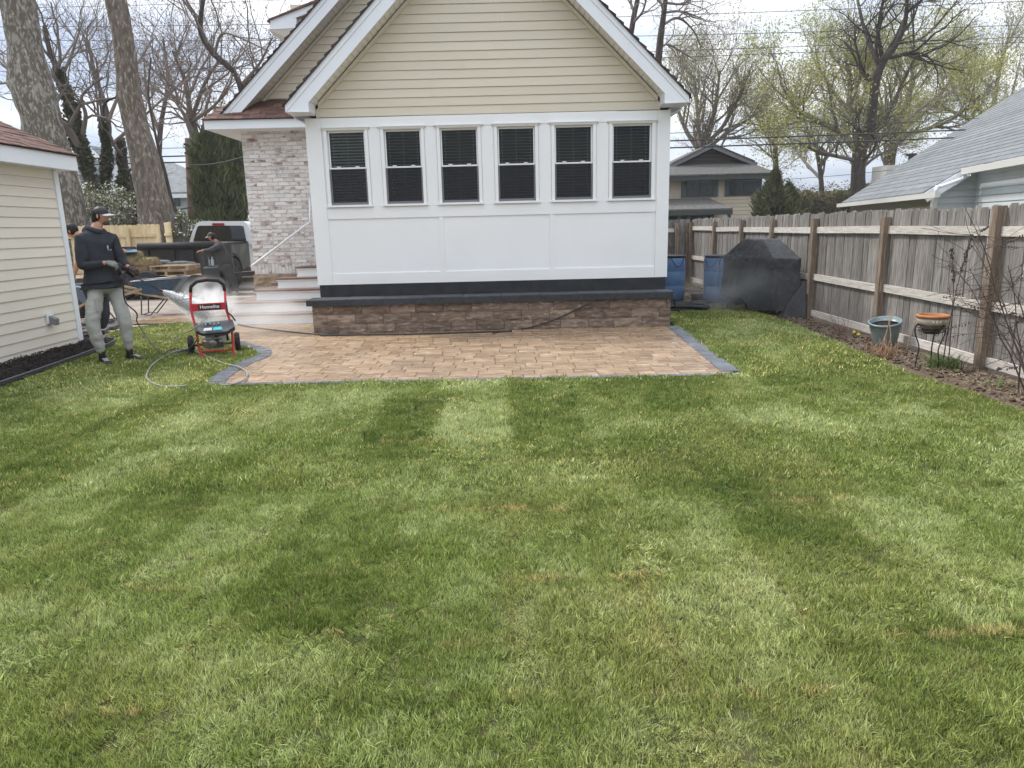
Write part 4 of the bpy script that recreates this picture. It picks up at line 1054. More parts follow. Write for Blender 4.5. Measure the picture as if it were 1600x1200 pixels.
# ------------------------------------------------------------------ trees
def branch_pts(p, d, L, n, wig, up, r):
    pts = [Vector(p)]; d = Vector(d).normalized()
    for i in range(n):
        d = (d + Vector((r.gauss(0, wig), r.gauss(0, wig), r.gauss(0, wig) + up))).normalized()
        pts.append(pts[-1] + d * (L / n))
    return pts
def spawn(mb, tips, pts, rad, depth, r, S):
    """children along a branch; mb collects tubes, tips collects twig ends"""
    seg = [(pts[i+1] - pts[i]).length for i in range(len(pts)-1)]; Lt = sum(seg)
    n = max(2, round(S['n'][depth] * (.9, .75, .6, .42)[depth]))
    for k in range(n):
        t = S['t0'][depth] + (1 - S['t0'][depth]) * (k + r.random()) / n
        s = t * Lt; i = 0
        while i < len(seg) - 1 and s > seg[i]: s -= seg[i]; i += 1
        f = min(1, s / max(seg[i], 1e-6)); p = pts[i].lerp(pts[i+1], f); tan = (pts[i+1] - pts[i]).normalized()
        rr = rad[i] * (1-f) + rad[i+1] * f
        ax = Vector((r.gauss(0, 1), r.gauss(0, 1), r.gauss(0, 1))); ax = (ax - tan * ax.dot(tan)).normalized()
        an = math.radians(r.uniform(*S['ang'])); d = tan * math.cos(an) + ax * math.sin(an)
        L_ = S['L'][depth] * r.uniform(.6, 1.25) * (1.15 - .5 * t)
        ns = (6, 5, 4, 3)[min(depth, 3)]
        q = branch_pts(p, d, L_, ns, S['wig'], S['up'], r)
        r0 = min(rr * .62, S['rmax'][depth]); r1 = max(r0 * .35, S['rmin'])
        R = [r0 + (r1 - r0) * j / ns for j in range(ns + 1)]
        last = depth >= len(S['n']) - 1
        mb.tube(q, R, 3 if depth >= 2 or last else (4 if depth == 1 else 5), cap=False)
        if last: tips.append((q[-1], (q[-1]-q[-2]).normalized())); tips.append((q[-2], (q[-1]-q[-2]).normalized()))
        else: spawn(mb, tips, q, R, depth + 1, r, S)
def leaves(mb, tips, r, size, per, spread):
    for (p, d) in tips:
        for k in range(per):
            c = p + Vector((r.gauss(0, spread), r.gauss(0, spread), r.gauss(0, spread)))
            a = Vector((r.gauss(0, 1), r.gauss(0, 1), r.gauss(0, 1))).normalized(); b = a.cross(Vector((r.gauss(0, 1), r.gauss(0, 1), r.gauss(0, 1)))).normalized()
            s = size * r.uniform(.5, 1.3); mb.add([c - a*s, c + b*s*.45, c + a*s, c - b*s*.45], [(0, 1, 2, 3)])
STD = dict(n=(7, 6, 5, 4), t0=(.25, .2, .15, .1), ang=(28, 62), L=(3.2, 1.9, 1.1, .6), wig=.20, up=.06, rmax=(.11, .042, .016, .008), rmin=.004)
def tree(name, label, Y, limbs, S=STD, seed=1, mtrunk=None, mtwig=None, leaf=None, dep=.9, group=None, base=None, barks=10, cat='tree', spawn_from=0):
    """limbs: lists of (px, py, width px) sighted at distance Y, the first one is the trunk"""
    r = random.Random(seed); W = []
    for li, lb in enumerate(limbs):
        pts = []; rad = []; y = Y
        ph = r.uniform(-1, 1) * dep
        for i, (px, py, w) in enumerate(lb):
            yy = Y + (0 if li == 0 else ph * (i / max(1, len(lb)-1)) * Y * .09)
            pts.append(at(px, py, yy)); rad.append(max(w * .5 * Y / FPX, .008))
        W.append((pts, rad))
    b = W[0][0][0]
    root = thing(name, label, cat, (b.x, b.y, 0), group=group)
    tr_ = MB()
    def smooth_tube(pts, rad, n, mbx, rough=0):
        P = []; R = []
        C = [pts[0]*2 - pts[1]] + pts + [pts[-1]*2 - pts[-2]]
        for i in range(1, len(C)-2):
            for k in range(4):
                t = k/4; a, b_, c, d = C[i-1], C[i], C[i+1], C[i+2]
                P.append(.5*((2*b_) + (c-a)*t + (2*a-5*b_+4*c-d)*t*t + (3*b_-a-3*c+d)*t*t*t)); R.append((rad[i-1]*(1-t)+rad[i]*t)*(1+rough*r.uniform(-1, 1)))
        P.append(pts[-1]); R.append(rad[-1]); mbx.tube(P, R, n, cap=False); return P, R
    p0, r0 = W[0]
    if p0[0].z > .05: p0 = [Vector((p0[0].x + (p0[0].x-p0[1].x)*.15, p0[0].y, -.1))] + p0; r0 = [r0[0]*1.18] + r0
    tp, trr = smooth_tube(p0, r0, barks, tr_, .03)
    tr_.build('trunk', mtrunk or bark_g, root)
    cr = MB(); tips = []
    lst = [(tp, trr)] if spawn_from == 0 else []
    for (p, q) in W[1:]:
        lst.append(smooth_tube(p, q, 6, cr, .04))
    for j, (p, q) in enumerate(lst):
        if j == 0 and spawn_from == 0 and len(lst) > 1:
            h = len(p)//2; p, q = p[h:], q[h:]
        spawn(cr, tips, p, q, 0, r, S)
    cr.build('crown', mtwig or bark_t, root)
    if leaf:
        mt, size, per, spread = leaf; lf = MB(); leaves(lf, tips, r, size, per, spread); lf.build('foliage', mt, root)
    return root

bud_y = mat('yellow_green_bud', (.42, .41, .12), .6, (.30, .32, .09), .5, trans=.4)
bud_g = mat('olive_green_bud', (.28, .30, .11), .6, (.36, .34, .15), .5, trans=.4)
bud_b = mat('brown_bud', (.20, .13, .09), .7, trans=.2)
# mottled sycamore bark
syc = mat('mottled_sycamore_bark', (.115, .098, .078), .9, (.25, .235, .205), 5.5, 7, bump=.03, bscale=8, contrast=(.47, .60), stretch=(1.6, 1.6, .7), col3=(.38, .36, .32), n3=11, dist=.6)
syc2 = mat('brown_sycamore_bark', (.105, .082, .063), .9, (.175, .145, .118), 3.5, 7, bump=.025, bscale=9, contrast=(.42, .62), stretch=(2, 2, .7), col3=(.33, .31, .27), n3=7, dist=.8)
def big_trunk(name, label, Y, pts, mt, seed, knobs=()):
    root = thing(name, label, 'tree', (at(pts[0][0], pts[0][1], Y).x, Y, 0))
    P = []; R = []
    for (px, py, w) in pts: P.append(at(px, py, Y)); R.append(w*.5*Y/FPX)
    P = [Vector((P[0].x + .1, Y, -.2))] + P; R = [R[0]*1.15] + R
    Q = []; q = []
    C = [P[0]*2-P[1]] + P + [P[-1]*2-P[-2]]
    for i in range(1, len(C)-2):
        for k in range(10):
            t = k/10; a, b_, c, d = C[i-1], C[i], C[i+1], C[i+2]
            Q.append(.5*((2*b_)+(c-a)*t+(2*a-5*b_+4*c-d)*t*t+(3*b_-a-3*c+d)*t*t*t)); q.append(R[i-1]*(1-t)+R[i]*t)
    Q.append(P[-1]); q.append(R[-1])
    mb = MB(); mb.tube(Q, q, 28, cap=False)
    nv = []
    for v in mb.v:
        v = Vector(v); n_ = noise.noise(v*.9 + Vector((seed, 0, 0)))*.10 + noise.noise(v*3)*.035
        cx = min(Q, key=lambda c_: abs(c_.z - v.z)); d = (v - cx); d.z = 0
        k = 1 + n_*1.3
        for (kx, kz, ks, kr) in knobs:
            kp = at(kx, kz, Y); dd = ((v - kp).length)/kr
            if dd < 2: k += ks*math.exp(-dd*dd*2)
        nv.append(tuple(Vector((cx.x, cx.y, v.z)) + d*k))
    mb.v = nv; mb.build('trunk', mt, root); return root
big_trunk('sycamore_tree', 'thick mottled sycamore trunk rising behind the garage roof', 24, [(112, 420, 64), (103, 350, 58), (94, 300, 56), (83, 250, 53), (70, 200, 53), (54, 150, 57), (40, 75, 44), (27, 0, 46), (10, -80, 44), (-8, -160, 42)], syc, 3, ((28, 130, .35, .4), (46, 205, .3, .35)))
big_trunk('sycamore_tree', 'leaning brown sycamore trunk standing behind the new pine fence', 25, [(256, 420, 66), (247, 350, 52), (236, 300, 47), (226, 250, 42), (213, 200, 35), (202, 150, 34), (199, 120, 30), (192, 60, 29), (181, 0, 28), (168, -80, 27)], syc2, 9, ((214, 125, .25, .25),))

THIN = dict(STD, n=(6, 5, 5, 4), L=(2.6, 1.6, 1.0, .55), wig=.24)
def ivy_on(root, Y, pts, r, seed, n, size=.09):
    rr = random.Random(seed); mb = MB()
    for i in range(n):
        k = rr.random()*(len(pts)-1); i0 = int(k); f = k - i0
        a, b = pts[i0], pts[min(i0+1, len(pts)-1)]
        p = at(a[0]+(b[0]-a[0])*f, a[1]+(b[1]-a[1])*f, Y); w = (a[2]+(b[2]-a[2])*f)*.5*Y/FPX
        an = rr.uniform(0, 6.28); rad = w*(.8+abs(rr.gauss(0, .25)))*(.85+.6*noise.noise(p*1.8))
        c = p + Vector((math.cos(an)*rad, math.sin(an)*rad, rr.gauss(0, .1)))
        a_ = Vector((rr.gauss(0,1), rr.gauss(0,1), rr.gauss(0,1))).normalized(); b_ = a_.cross(Vector((rr.gauss(0,1), rr.gauss(0,1), rr.gauss(0,1)))).normalized(); s = size*rr.uniform(.5, 1.2)
        mb.add([c-a_*s, c+b_*s*.7, c+a_*s, c-b_*s*.7], [(0,1,2,3)])
    mb.build('ivy', ivy_m, root, kind='stuff')
T = [(152, 330, 16), (140, 280, 16), (128, 230, 14), (112, 170, 14), (95, 120, 10), (78, 80, 7), (70, 40, 5)]
t1 = tree('ivy_covered_tree', 'ivy covered tree with forked limbs beside the thick mottled trunk', 28, [T, [(128, 235, 11), (105, 200, 10), (88, 185, 6), (60, 150, 3)], [(128, 215, 8), (134, 180, 6), (128, 150, 4), (160, 120, 2)], [(95, 120, 6), (110, 90, 4), (130, 30, 2)]], THIN, 31, bark_d, mtwig=bark_t)
ivy_on(t1, 28, [(152, 335, 20), (140, 280, 20), (128, 230, 19), (112, 170, 16), (92, 112, 13)], None, 1, 3400); ivy_on(t1, 28, [(128, 240, 15), (108, 205, 13), (92, 188, 9)], None, 2, 700)
T = [(160, 340, 12), (163, 290, 10), (166, 240, 9), (160, 190, 6), (165, 160, 4), (190, 150, 2)]
t2 = tree('ivy_covered_tree', 'slim ivy clad tree between the two sycamore trunks', 29, [T, [(160, 190, 4), (156, 150, 3), (150, 90, 2)]], THIN, 32, bark_d, mtwig=bark_t)
ivy_on(t2, 29, [(160, 340, 16), (163, 290, 17), (168, 240, 15), (160, 190, 9)], None, 3, 1700)
T = [(196, 350, 16), (200, 300, 12), (192, 250, 12), (192, 220, 8)]
t3 = tree('ivy_covered_tree', 'dark ivy wrapped stump tree just left of the leaning trunk', 29.5, [T], dict(THIN, n=(4, 4, 3), L=(1.5, 1, .6)), 33, bark_d)
ivy_on(t3, 29.5, [(198, 350, 34), (202, 305, 26), (190, 255, 20), (190, 222, 10)], None, 4, 2400)

BARE = dict(STD, n=(6, 6, 5, 4), L=(3.6, 2.2, 1.3, .7), wig=.22)
LB = 'bare tree left of the house with twisting dark limbs above the evergreen'
tree('bare_tree', LB, 27, [[(402, 330, 10), (385, 190, 9), (370, 120, 8), (335, 85, 9), (314, 50, 8), (316, 10, 6), (325, -40, 4)], [(335, 85, 5), (345, 55, 4), (365, 55, 3), (420, 80, 2)], [(380, 130, 6), (405, 100, 4), (425, 60, 2)], [(314, 50, 4), (290, 20, 3), (270, -20, 2)]], BARE, 41, bark_d, bark_t, leaf=(bud_b, .045, 1, .06))
tree('bare_tree', 'thin grey bare tree spreading behind the utility pole', 36, [[(306, 330, 12), (306, 220, 10), (298, 180, 9)], [(298, 185, 8), (290, 130, 6), (270, 80, 3)], [(300, 185, 7), (320, 130, 5), (345, 90, 3)], [(300, 190, 6), (335, 165, 4), (360, 130, 2)], [(296, 190, 6), (275, 160, 4), (250, 120, 2)]], dict(BARE, n=(8, 7, 6, 4)), 42, bark_g, bark_t2, leaf=(bud_b, .05, 1, .08))
tree('bare_tree', 'slender dark sapling curving beside the utility pole', 30, [[(290, 360, 7), (270, 320, 6), (258, 270, 5), (245, 220, 4), (232, 150, 3), (236, 90, 2)]], dict(THIN, n=(9, 5, 4), L=(2.0, 1.1, .6)), 43, bark_g, bark_t, barks=7)
tree('bare_tree', 'pale bare background tree behind the garage roof', 45, [[(20, 330, 12), (40, 180, 8), (30, 120, 6), (10, 60, 3)], [(40, 180, 6), (80, 120, 4), (120, 60, 2)], [(30, 120, 5), (0, 90, 3), (-30, 40, 2)]], dict(BARE, L=(4.4, 2.8, 1.8, 1.0), rmin=.0055), 44, bark_g, bark_t2)
tree('bare_tree', 'faint bare tree filling the gap between the two sycamores', 46, [[(160, 330, 10), (170, 200, 8), (150, 120, 5), (135, 60, 3)], [(165, 200, 6), (190, 140, 4), (240, 60, 2)], [(170, 230, 6), (215, 190, 4), (260, 150, 2)]], dict(BARE, L=(4.6, 2.9, 1.8, 1.0), rmin=.0055), 45, bark_g, bark_t2)
tree('bare_tree', 'fine twigged tree standing right of the leaning sycamore', 44, [[(250, 330, 8), (250, 210, 7), (262, 130, 5), (255, 60, 3)], [(250, 210, 5), (230, 150, 4), (225, 90, 2)], [(262, 150, 4), (300, 110, 3), (330, 60, 2)]], dict(BARE, L=(4.2, 2.6, 1.7, .9), rmin=.0055), 46, bark_g, bark_t2)
tree('bare_tree', 'dark trunk mostly hidden between the evergreen and brick wall', 32, [[(375, 400, 26), (372, 330, 24), (372, 230, 22), (378, 180, 16), (385, 130, 12)]], dict(THIN, n=(5, 5, 4), L=(2, 1.2, .7)), 47, bark_d, bark_t)

# evergreens as sprays of upright needles
def evergreen(name, label, Y, prof, n, mt, seed, cat='tree', size=.16, base_z=0, stray=.08, up=.8, kind=None):
    """prof: (px centre, py, half width px) from the top to the foot"""
    r = random.Random(seed); b = at(prof[-1][0], prof[-1][1], Y); root = thing(name, label, cat, (b.x, Y, 0)); mb = MB()
    tk = at(prof[0][0], prof[0][1]+20, Y); MB().tube([(b.x, Y, -.1), (b.x*.5+tk.x*.5, Y, tk.z*.5), (tk.x, Y, tk.z)], [.16, .10, .03], 8).build('trunk', bark_d, root)
    for i in range(n):
        k = r.random()*(len(prof)-1); i0 = int(k); f = k-i0; A_, B_ = prof[i0], prof[i0+1]
        c0 = at(A_[0]+(B_[0]-A_[0])*f, A_[1]+(B_[1]-A_[1])*f, Y); w = (A_[2]+(B_[2]-A_[2])*f)*Y/FPX
        an = r.uniform(0, 6.28); rr = w*(r.random()**.45)
        lump = .80 + .55*noise.noise(Vector((math.cos(an)*1.6, math.sin(an)*1.6, c0.z*1.1+seed)))
        rr *= lump*(1+r.gauss(0, stray))
        c = c0 + Vector((math.cos(an)*rr, math.sin(an)*rr, r.gauss(0, .12)))
        d = (Vector((math.cos(an)*(1-up)*1.2, math.sin(an)*(1-up)*1.2, up)) + Vector((r.gauss(0,.3), r.gauss(0,.3), r.gauss(0,.25)))).normalized()
        s = size*r.uniform(.5, 1.2); sd_ = d.cross(Vector((r.gauss(0,1), r.gauss(0,1), r.gauss(0,1)))).normalized()*s*.20
        mb.add([c-d*s*.5-sd_*.6, c+sd_*.1-d*s*.5, c+sd_+d*s*.1, c+d*s], [(0,1,2,3)])
    mb.build('foliage', mt, root); return root
ever_m = mat('dark_evergreen', (.075, .09, .042), .7, (.13, .145, .06), 1.4, 4, trans=.15)
ever_l = mat('olive_evergreen', (.075, .085, .038), .7, (.13, .125, .06), 1.2, 4, trans=.2)
evergreen('evergreen_shrub', 'tall dark columnar evergreen between utility pole and brick wall', 29, [(338, 212, 8), (337, 222, 28), (336, 240, 38), (337, 280, 42), (338, 310, 40), (346, 330, 42), (348, 350, 44), (348, 400, 42)], 26000, ever_m, 51, size=.27, stray=.10)
evergreen('conifer_tree', 'pointed olive conifer between the beige far house and the fence', 36, [(1212, 272, 2), (1210, 285, 10), (1209, 305, 26), (1208, 325, 32), (1208, 360, 36)], 9000, ever_l, 52, size=.24, up=.6)
evergreen('round_shrub', 'second lower conifer tucked behind the pointed one', 42, [(1232, 292, 2), (1233, 305, 12), (1234, 325, 20), (1234, 360, 24)], 4000, ever_m, 53, size=.25, up=.5)

# right hand trees in bud
def spread_tree(name, label, Y, limbs, seed, leaf, S=None, **k):
    return tree(name, label, Y, limbs, S or dict(STD, n=(9, 7, 6, 4), L=(3.4, 2.2, 1.4, .8), wig=.16, up=.10, ang=(22, 50), rmin=.0055), seed, leaf=leaf, **k)
spread_tree('budding_tree', 'round crowned tree in pale green bud behind the beige far house', 50,
    [[(1105, 330, 16), (1098, 250, 13), (1092, 230, 11)], [(1092, 235, 8), (1070, 200, 6), (1055, 150, 4), (1060, 110, 2)], [(1093, 232, 8), (1090, 180, 6), (1085, 120, 3)], [(1095, 230, 8), (1115, 180, 6), (1125, 110, 3)], [(1098, 232, 8), (1135, 190, 5), (1160, 140, 3)], [(1100, 235, 7), (1140, 205, 5), (1180, 180, 3)]],
    61, (bud_g, .065, 3, .2))
LM = [[(1345, 345, 22), (1342, 280, 18), (1345, 240, 17), (1350, 212, 18)],
      [(1350, 215, 12), (1362, 180, 13), (1368, 130, 12), (1380, 95, 11), (1400, 70, 8), (1415, 30, 6), (1418, -30, 4)],
      [(1372, 100, 7), (1352, 50, 5), (1340, 0, 4), (1330, -50, 3)], [(1380, 95, 7), (1372, 50, 5), (1380, 0, 4)],
      [(1390, 90, 7), (1425, 83, 6), (1450, 88, 4)], [(1400, 68, 5), (1440, 60, 4), (1480, 20, 3), (1510, -20, 2)], [(1364, 130, 5), (1345, 100, 4), (1335, 60, 3)], [(1418, 20, 4), (1450, -10, 3), (1470, -50, 2)]]
tree('bare_tree', 'tall dark bare tree towering over the green crowned trees on the right', 42, LM, dict(STD, n=(7, 6, 5, 4), L=(3.2, 2.1, 1.3, .8), wig=.2, rmin=.0055), 62, bark_d, bark_d)
spread_tree('budding_tree', 'broad tree with long low limbs and yellow green buds behind the fence', 46,
    [[(1338, 345, 20), (1338, 280, 16), (1340, 232, 14)], [(1338, 235, 10), (1310, 205, 9), (1270, 185, 7), (1240, 165, 5), (1220, 130, 3)], [(1338, 225, 9), (1330, 180, 7), (1300, 140, 5), (1270, 90, 3)], [(1340, 225, 8), (1330, 170, 6), (1325, 100, 4)], [(1345, 225, 8), (1385, 180, 6), (1410, 130, 4), (1430, 90, 3)], [(1345, 230, 8), (1400, 200, 5), (1450, 160, 3)], [(1335, 250, 6), (1290, 240, 5), (1250, 225, 3)]],
    63, (bud_y, .075, 6, .26))
spread_tree('budding_tree', 'bright yellow green tree rising behind the grey neighbour roof', 55,
    [[(1385, 345, 18), (1390, 260, 14), (1400, 210, 11)], [(1398, 215, 8), (1370, 160, 6), (1350, 110, 3)], [(1400, 210, 8), (1420, 150, 6), (1430, 80, 3)], [(1402, 210, 8), (1460, 160, 6), (1500, 100, 3)], [(1402, 215, 7), (1480, 190, 5), (1530, 150, 3)]],
    64, (bud_y, .085, 6, .30))
spread_tree('budding_tree', 'olive budding tree at the far right over the roof slope', 58,
    [[(1540, 345, 16), (1545, 240, 12), (1550, 180, 9)], [(1548, 190, 7), (1510, 150, 5), (1490, 110, 3)], [(1550, 180, 7), (1560, 120, 5), (1575, 60, 3)], [(1552, 185, 7), (1600, 140, 5), (1640, 90, 3)], [(1545, 200, 6), (1500, 180, 5), (1460, 160, 3)]],
    65, (bud_g, .08, 3, .26))
spread_tree('budding_tree', 'slim pale tree between the beige house and the broad limbed tree', 60,
    [[(1215, 345, 9), (1212, 250, 8), (1210, 190, 5)], [(1212, 230, 5), (1190, 200, 4), (1180, 170, 2)], [(1212, 210, 5), (1235, 180, 4), (1245, 150, 2)]],
    66, (bud_g, .12, 1, .2))
spread_tree('budding_tree', 'thin stemmed tree leafing out above the far shrubs', 62,
    [[(1285, 345, 8), (1282, 270, 7), (1270, 210, 4)], [(1282, 260, 5), (1310, 220, 4), (1330, 190, 2)], [(1283, 280, 5), (1255, 250, 4), (1235, 220, 2)]],
    67, (bud_g, .08, 3, .25))
tree('bare_tree', 'dark stemmed tree with drooping twigs rising behind the gable roof', 30,
    [[(1018, 240, 10), (1030, 80, 10), (1036, 30, 8), (1042, -20, 6), (1045, -60, 4)], [(1034, 40, 4), (1060, 28, 4), (1085, 50, 2), (1095, 75, 1.5)], [(1036, 20, 4), (1065, 18, 3), (1100, 30, 1.5)], [(1031, 75, 4), (1045, 70, 3), (1080, 90, 2)]],
    dict(THIN, n=(8, 6, 5, 3), L=(2.0, 1.3, .8, .5), up=-.02), 68, bark_d, bark_t, leaf=(bud_b, .035, 1, .05))
tree('bare_tree', 'slender pair stem showing just above the right roof slope', 29, [[(975, 150, 8), (988, 40, 8), (996, 0, 7), (1000, -40, 4)], [(990, 35, 4), (1004, 18, 3), (1012, -10, 2)]], dict(THIN, n=(7, 5, 4), L=(1.6, 1.0, .6)), 69, bark_d, bark_t, leaf=(bud_b, .035, 1, .05))

# low far shrubs that read as one mass
def far_mass(name, label, Y, xs, ys, n, mt, seed, size=.22, deep=5, foot=0.0):
    r = random.Random(seed); mb = MB()
    for i in range(n):
        k = r.random()*(len(xs)-1); i0 = int(k); f = k-i0
        px = xs[i0]+(xs[i0+1]-xs[i0])*f; top = ys[i0]+(ys[i0+1]-ys[i0])*f
        yy = Y + r.uniform(0, deep); T_ = at(px, top, Y); zt = T_.z*(.86+.2*noise.noise(Vector((T_.x*.8, yy*.5, seed))))
        z = zt*(1-r.random()**1.6)+foot
        c = Vector((T_.x*yy/Y + r.gauss(0, .25), yy, z)); a = Vector((r.gauss(0,1), r.gauss(0,1), r.gauss(0,1))).normalized(); b = a.cross(Vector((r.gauss(0,1), r.gauss(0,1), r.gauss(0,1)))).normalized(); s = size*r.uniform(.4, 1.2)
        mb.add([c-a*s, c+b*s*.5, c+a*s, c-b*s*.5], [(0,1,2,3)])
    o = mb.build(name, mt); props(o, label, 'shrubs', None, 'stuff'); return o
shrub_m = mat('spring_shrub', (.12, .125, .05), .7, (.19, .16, .09), .6, trans=.3)
brown_m = mat('brown_thicket', (.14, .105, .08), .8, (.17, .15, .10), .5, trans=.2)
far_mass('far_shrubs', 'hazy mass of budding shrubs beyond the right fence', 60, [1180, 1230, 1260, 1300, 1350, 1400, 1480], [310, 300, 296, 290, 285, 270, 240], 14000, shrub_m, 71, .24)
far_mass('far_thicket', 'brown bare thicket closing the view between the trunks on the right', 72, [1040, 1120, 1200, 1300, 1400, 1520, 1640], [285, 280, 280, 275, 270, 250, 240], 16000, brown_m, 72, .11, 8)
far_mass('far_thicket', 'brown bare thicket behind the grey houses on the left', 75, [-40, 60, 160, 240, 320, 420], [250, 245, 250, 255, 250, 250], 14000, brown_m, 73, .11, 8)
# white flowering shrubs behind the pine fence
flower_m = mat('white_blossom', (.75, .74, .68), .7)
leaf_m = mat('fresh_leaf', (.13, .17, .05), .6, (.20, .21, .09), 2, trans=.3)
def flower_shrub(label, Y, px, py, rx, ry, n, nf, seed):
    c = at(px, py, Y); root = thing('flowering_shrub', label, 'shrub', (c.x, Y, 0), group='white flowering shrubs behind the pine fence'); r = random.Random(seed); mb = MB(); fb = MB(); sb = MB()
    RX, RZ = rx*Y/FPX, ry*Y/FPX
    for i in range(26):
        a = r.uniform(0, 6.28); e_ = Vector((c.x+math.cos(a)*RX*.8, Y+math.sin(a)*RX*.8, c.z+r.uniform(-.2, .9)*RZ)); sb.tube([(c.x+r.gauss(0,.1), Y, 0), ((c.x+e_.x)/2, (Y+e_.y)/2, e_.z*.55), e_], [.025, .018, .006], 4, False)
    sb.build('stem', bark_t, root)
    for k in range(n+nf):
        v = Vector((r.gauss(0,1), r.gauss(0,1), r.gauss(0,1))).normalized()*(r.random()**.4)
        p = Vector((c.x+v.x*RX, Y+v.y*RX, max(.1, c.z+v.z*RZ))); p += Vector((noise.noise(p*2), 0, noise.noise(p*2.3)))*.25
        a = Vector((r.gauss(0,1), r.gauss(0,1), r.gauss(0,1))).normalized(); b = a.cross(Vector((r.gauss(0,1), r.gauss(0,1), 1))).normalized(); s = .045*r.uniform(.6, 1.3)
        (mb if k < n else fb).add([p-a*s, p+b*s*.6, p+a*s, p-b*s*.6], [(0,1,2,3)])
    mb.build('foliage', leaf_m, root); fb.build('blossom', flower_m, root)
flower_shrub('pale blossom shrub under the ivy trees left of the leaning sycamore', 27, 178, 322, 36, 34, 1300, 900, 1)
flower_shrub('sparse white flowered shrub at the foot of the thick mottled trunk', 26.5, 135, 320, 26, 38, 1100, 400, 2)
flower_shrub('small green and white shrub between pine fence and pickup', 24.5, 284, 352, 13, 24, 1300, 260, 3)
flower_shrub('white blossoms peeping above the pickup cab roof', 28.2, 320, 350, 24, 10, 200, 260, 4)

# ------------------------------------------------------------------ utility pole and wires
pole = thing('utility_pole', 'brown wooden utility pole left of the dark evergreen', 'utility pole', (at(297, 360, 31).x, 31, 0))
a = at(298, 360, 31); b = at(293, 216, 31)
MB().tube([(a.x, 31, -.1), (a.x, 31, 1.2), (b.x, 31, b.z)], [.15, .145, .11], 10).build('pole', mat('reddish_pole', (.20, .115, .075), .9, (.11, .08, .065), 2, bump=.01, bscale=10, stretch=(3, 3, .4)), pole)
for dz in (.25, .6, 1.2): MB().bx(b.x-.14, b.x+.14, 30.86, 30.98, b.z-dz-.04, b.z-dz+.04).build('bracket', black_metal, pole)
wire_m = mat('wire_grey', (.05, .05, .055), .6)
def wire(lab, Y, P0, P1, r, sag=.3):
    a, b = at(P0[0], P0[1], Y), at(P1[0], P1[1], Y); pts = []
    for i in range(25):
        t = i/24; p = a.lerp(b, t); p.z -= sag*4*t*(1-t); pts.append(p)
    o = MB().tube(pts, r, 5, False).build('power_line', wire_m); props(o, lab, 'cable', 'overhead wires crossing behind the houses')
wire('highest thin overhead wire near the top edge of the sky', 36, (-80, 42), (1680, -2), .014)
wire('thin wire second from the top over the right trees', 36, (-80, 62), (1680, 36), .014)
wire('upper wire of the close pair crossing the right sky', 36, (-80, 98), (1680, 54), .014)
wire('lower wire of the close pair crossing the right sky', 36, (-80, 112), (1680, 62), .014)
wire('very thin wire grazing the top left corner', 34, (-80, 13), (560, -6), .010, .1)
wire('fine wire between the pair and the thick cables', 32, (-80, 236), (1680, 176), .014)
wire('upper of the two thick black cables', 31, (-80, 253), (1680, 196), .030, .1)
wire('lower of the two thick black cables', 31, (-80, 262), (1680, 208), .030, .1)
wire('low thin wire in front of the beige far house', 38, (1000, 281), (1420, 262), .012)
wire('slack drop wire crossing the dark evergreen to the house', 24.2, (295, 258), (383, 244), .018, .08)

# ------------------------------------------------------------------ thin spring haze round the whole place
hm = bpy.data.materials.new('haze'); hm.use_nodes = True; N, L = hm.node_tree.nodes, hm.node_tree.links; N.clear()
o_ = N.new('ShaderNodeOutputMaterial'); v_ = N.new('ShaderNodeVolumePrincipled'); v_.inputs['Color'].default_value = (.93, .95, 1, 1); v_.inputs['Density'].default_value = .0006
L.new(v_.outputs[0], o_.inputs['Volume'])
hz_ = MB().bx(-140, 140, -8, 130, -1.1, 34).build('haze', hm); hz_['kind'] = 'stuff'; hz_['label'] = 'thin pale haze filling the air over the yard'
def wx(zx, z=0): return (zx-1118)*.00262 + .075*z
# ------------------------------------------------------------------ pressure washer (local frame: x right, y away, z up)
RZ = Matrix.Rotation
pw = thing('pressure_washer', 'red framed pressure washer standing on the grass beside the curved patio border', 'pressure washer', (-3.93, 9.38, 0), .36)
U_ = .00262
def wp(zx, zy, y=0.0):
    z = max(0, (938-zy)*U_*.985); return Vector(((zx-1118)*U_ + .075*z, y, z))
b = MB()
for pts in ([wp(1000, 600, .12), wp(1000, 690, .1), wp(1014, 752, .04), wp(1024, 800, 0), wp(1034, 880, -.03), wp(1052, 940, -.10), wp(1058, 947, -.12)],
            [wp(1162, 600, .12), wp(1163, 690, .1), wp(1180, 752, .04), wp(1190, 800, 0), wp(1196, 880, -.03), wp(1198, 930, -.10), wp(1198, 937, -.12)]):
    b.tube(pts, .0165, 10)
b.tube([wp(1024, 820, 0), wp(1024, 850, .28), wp(1020, 900, .42)], .014, 8); b.tube([wp(1190, 820, 0), wp(1190, 850, .28), wp(1190, 900, .42)], .014, 8)
b.tube([wp(1036, 905, -.03), wp(1196, 905, -.03)], .012, 8); b.tube([wp(1000, 640, .11), wp(1004, 600, .12)], .0165, 8)
b.build('frame', red_m, pw, local=True)
MB().tube([wp(1001, 604, .12), wp(1004, 575, .12), wp(1030, 552, .12), wp(1080, 545, .12), wp(1130, 551, .12), wp(1156, 574, .12), wp(1161, 604, .12)], .023, 10).build('handle_grip', rubber, pw, local=True)
cb = MB().bbox(wx(1003, .65), wx(1161, .65), .085, .115, wp(1100, 700).z, wp(1100, 663).z, .003).build('crossbar', red_m, pw, local=True)
MB().bx(wx(1035, .65), wx(1141, .65), .080, .0845, wp(0, 695).z, wp(0, 668).z).build('name_plate', black_m, cb, local=True)
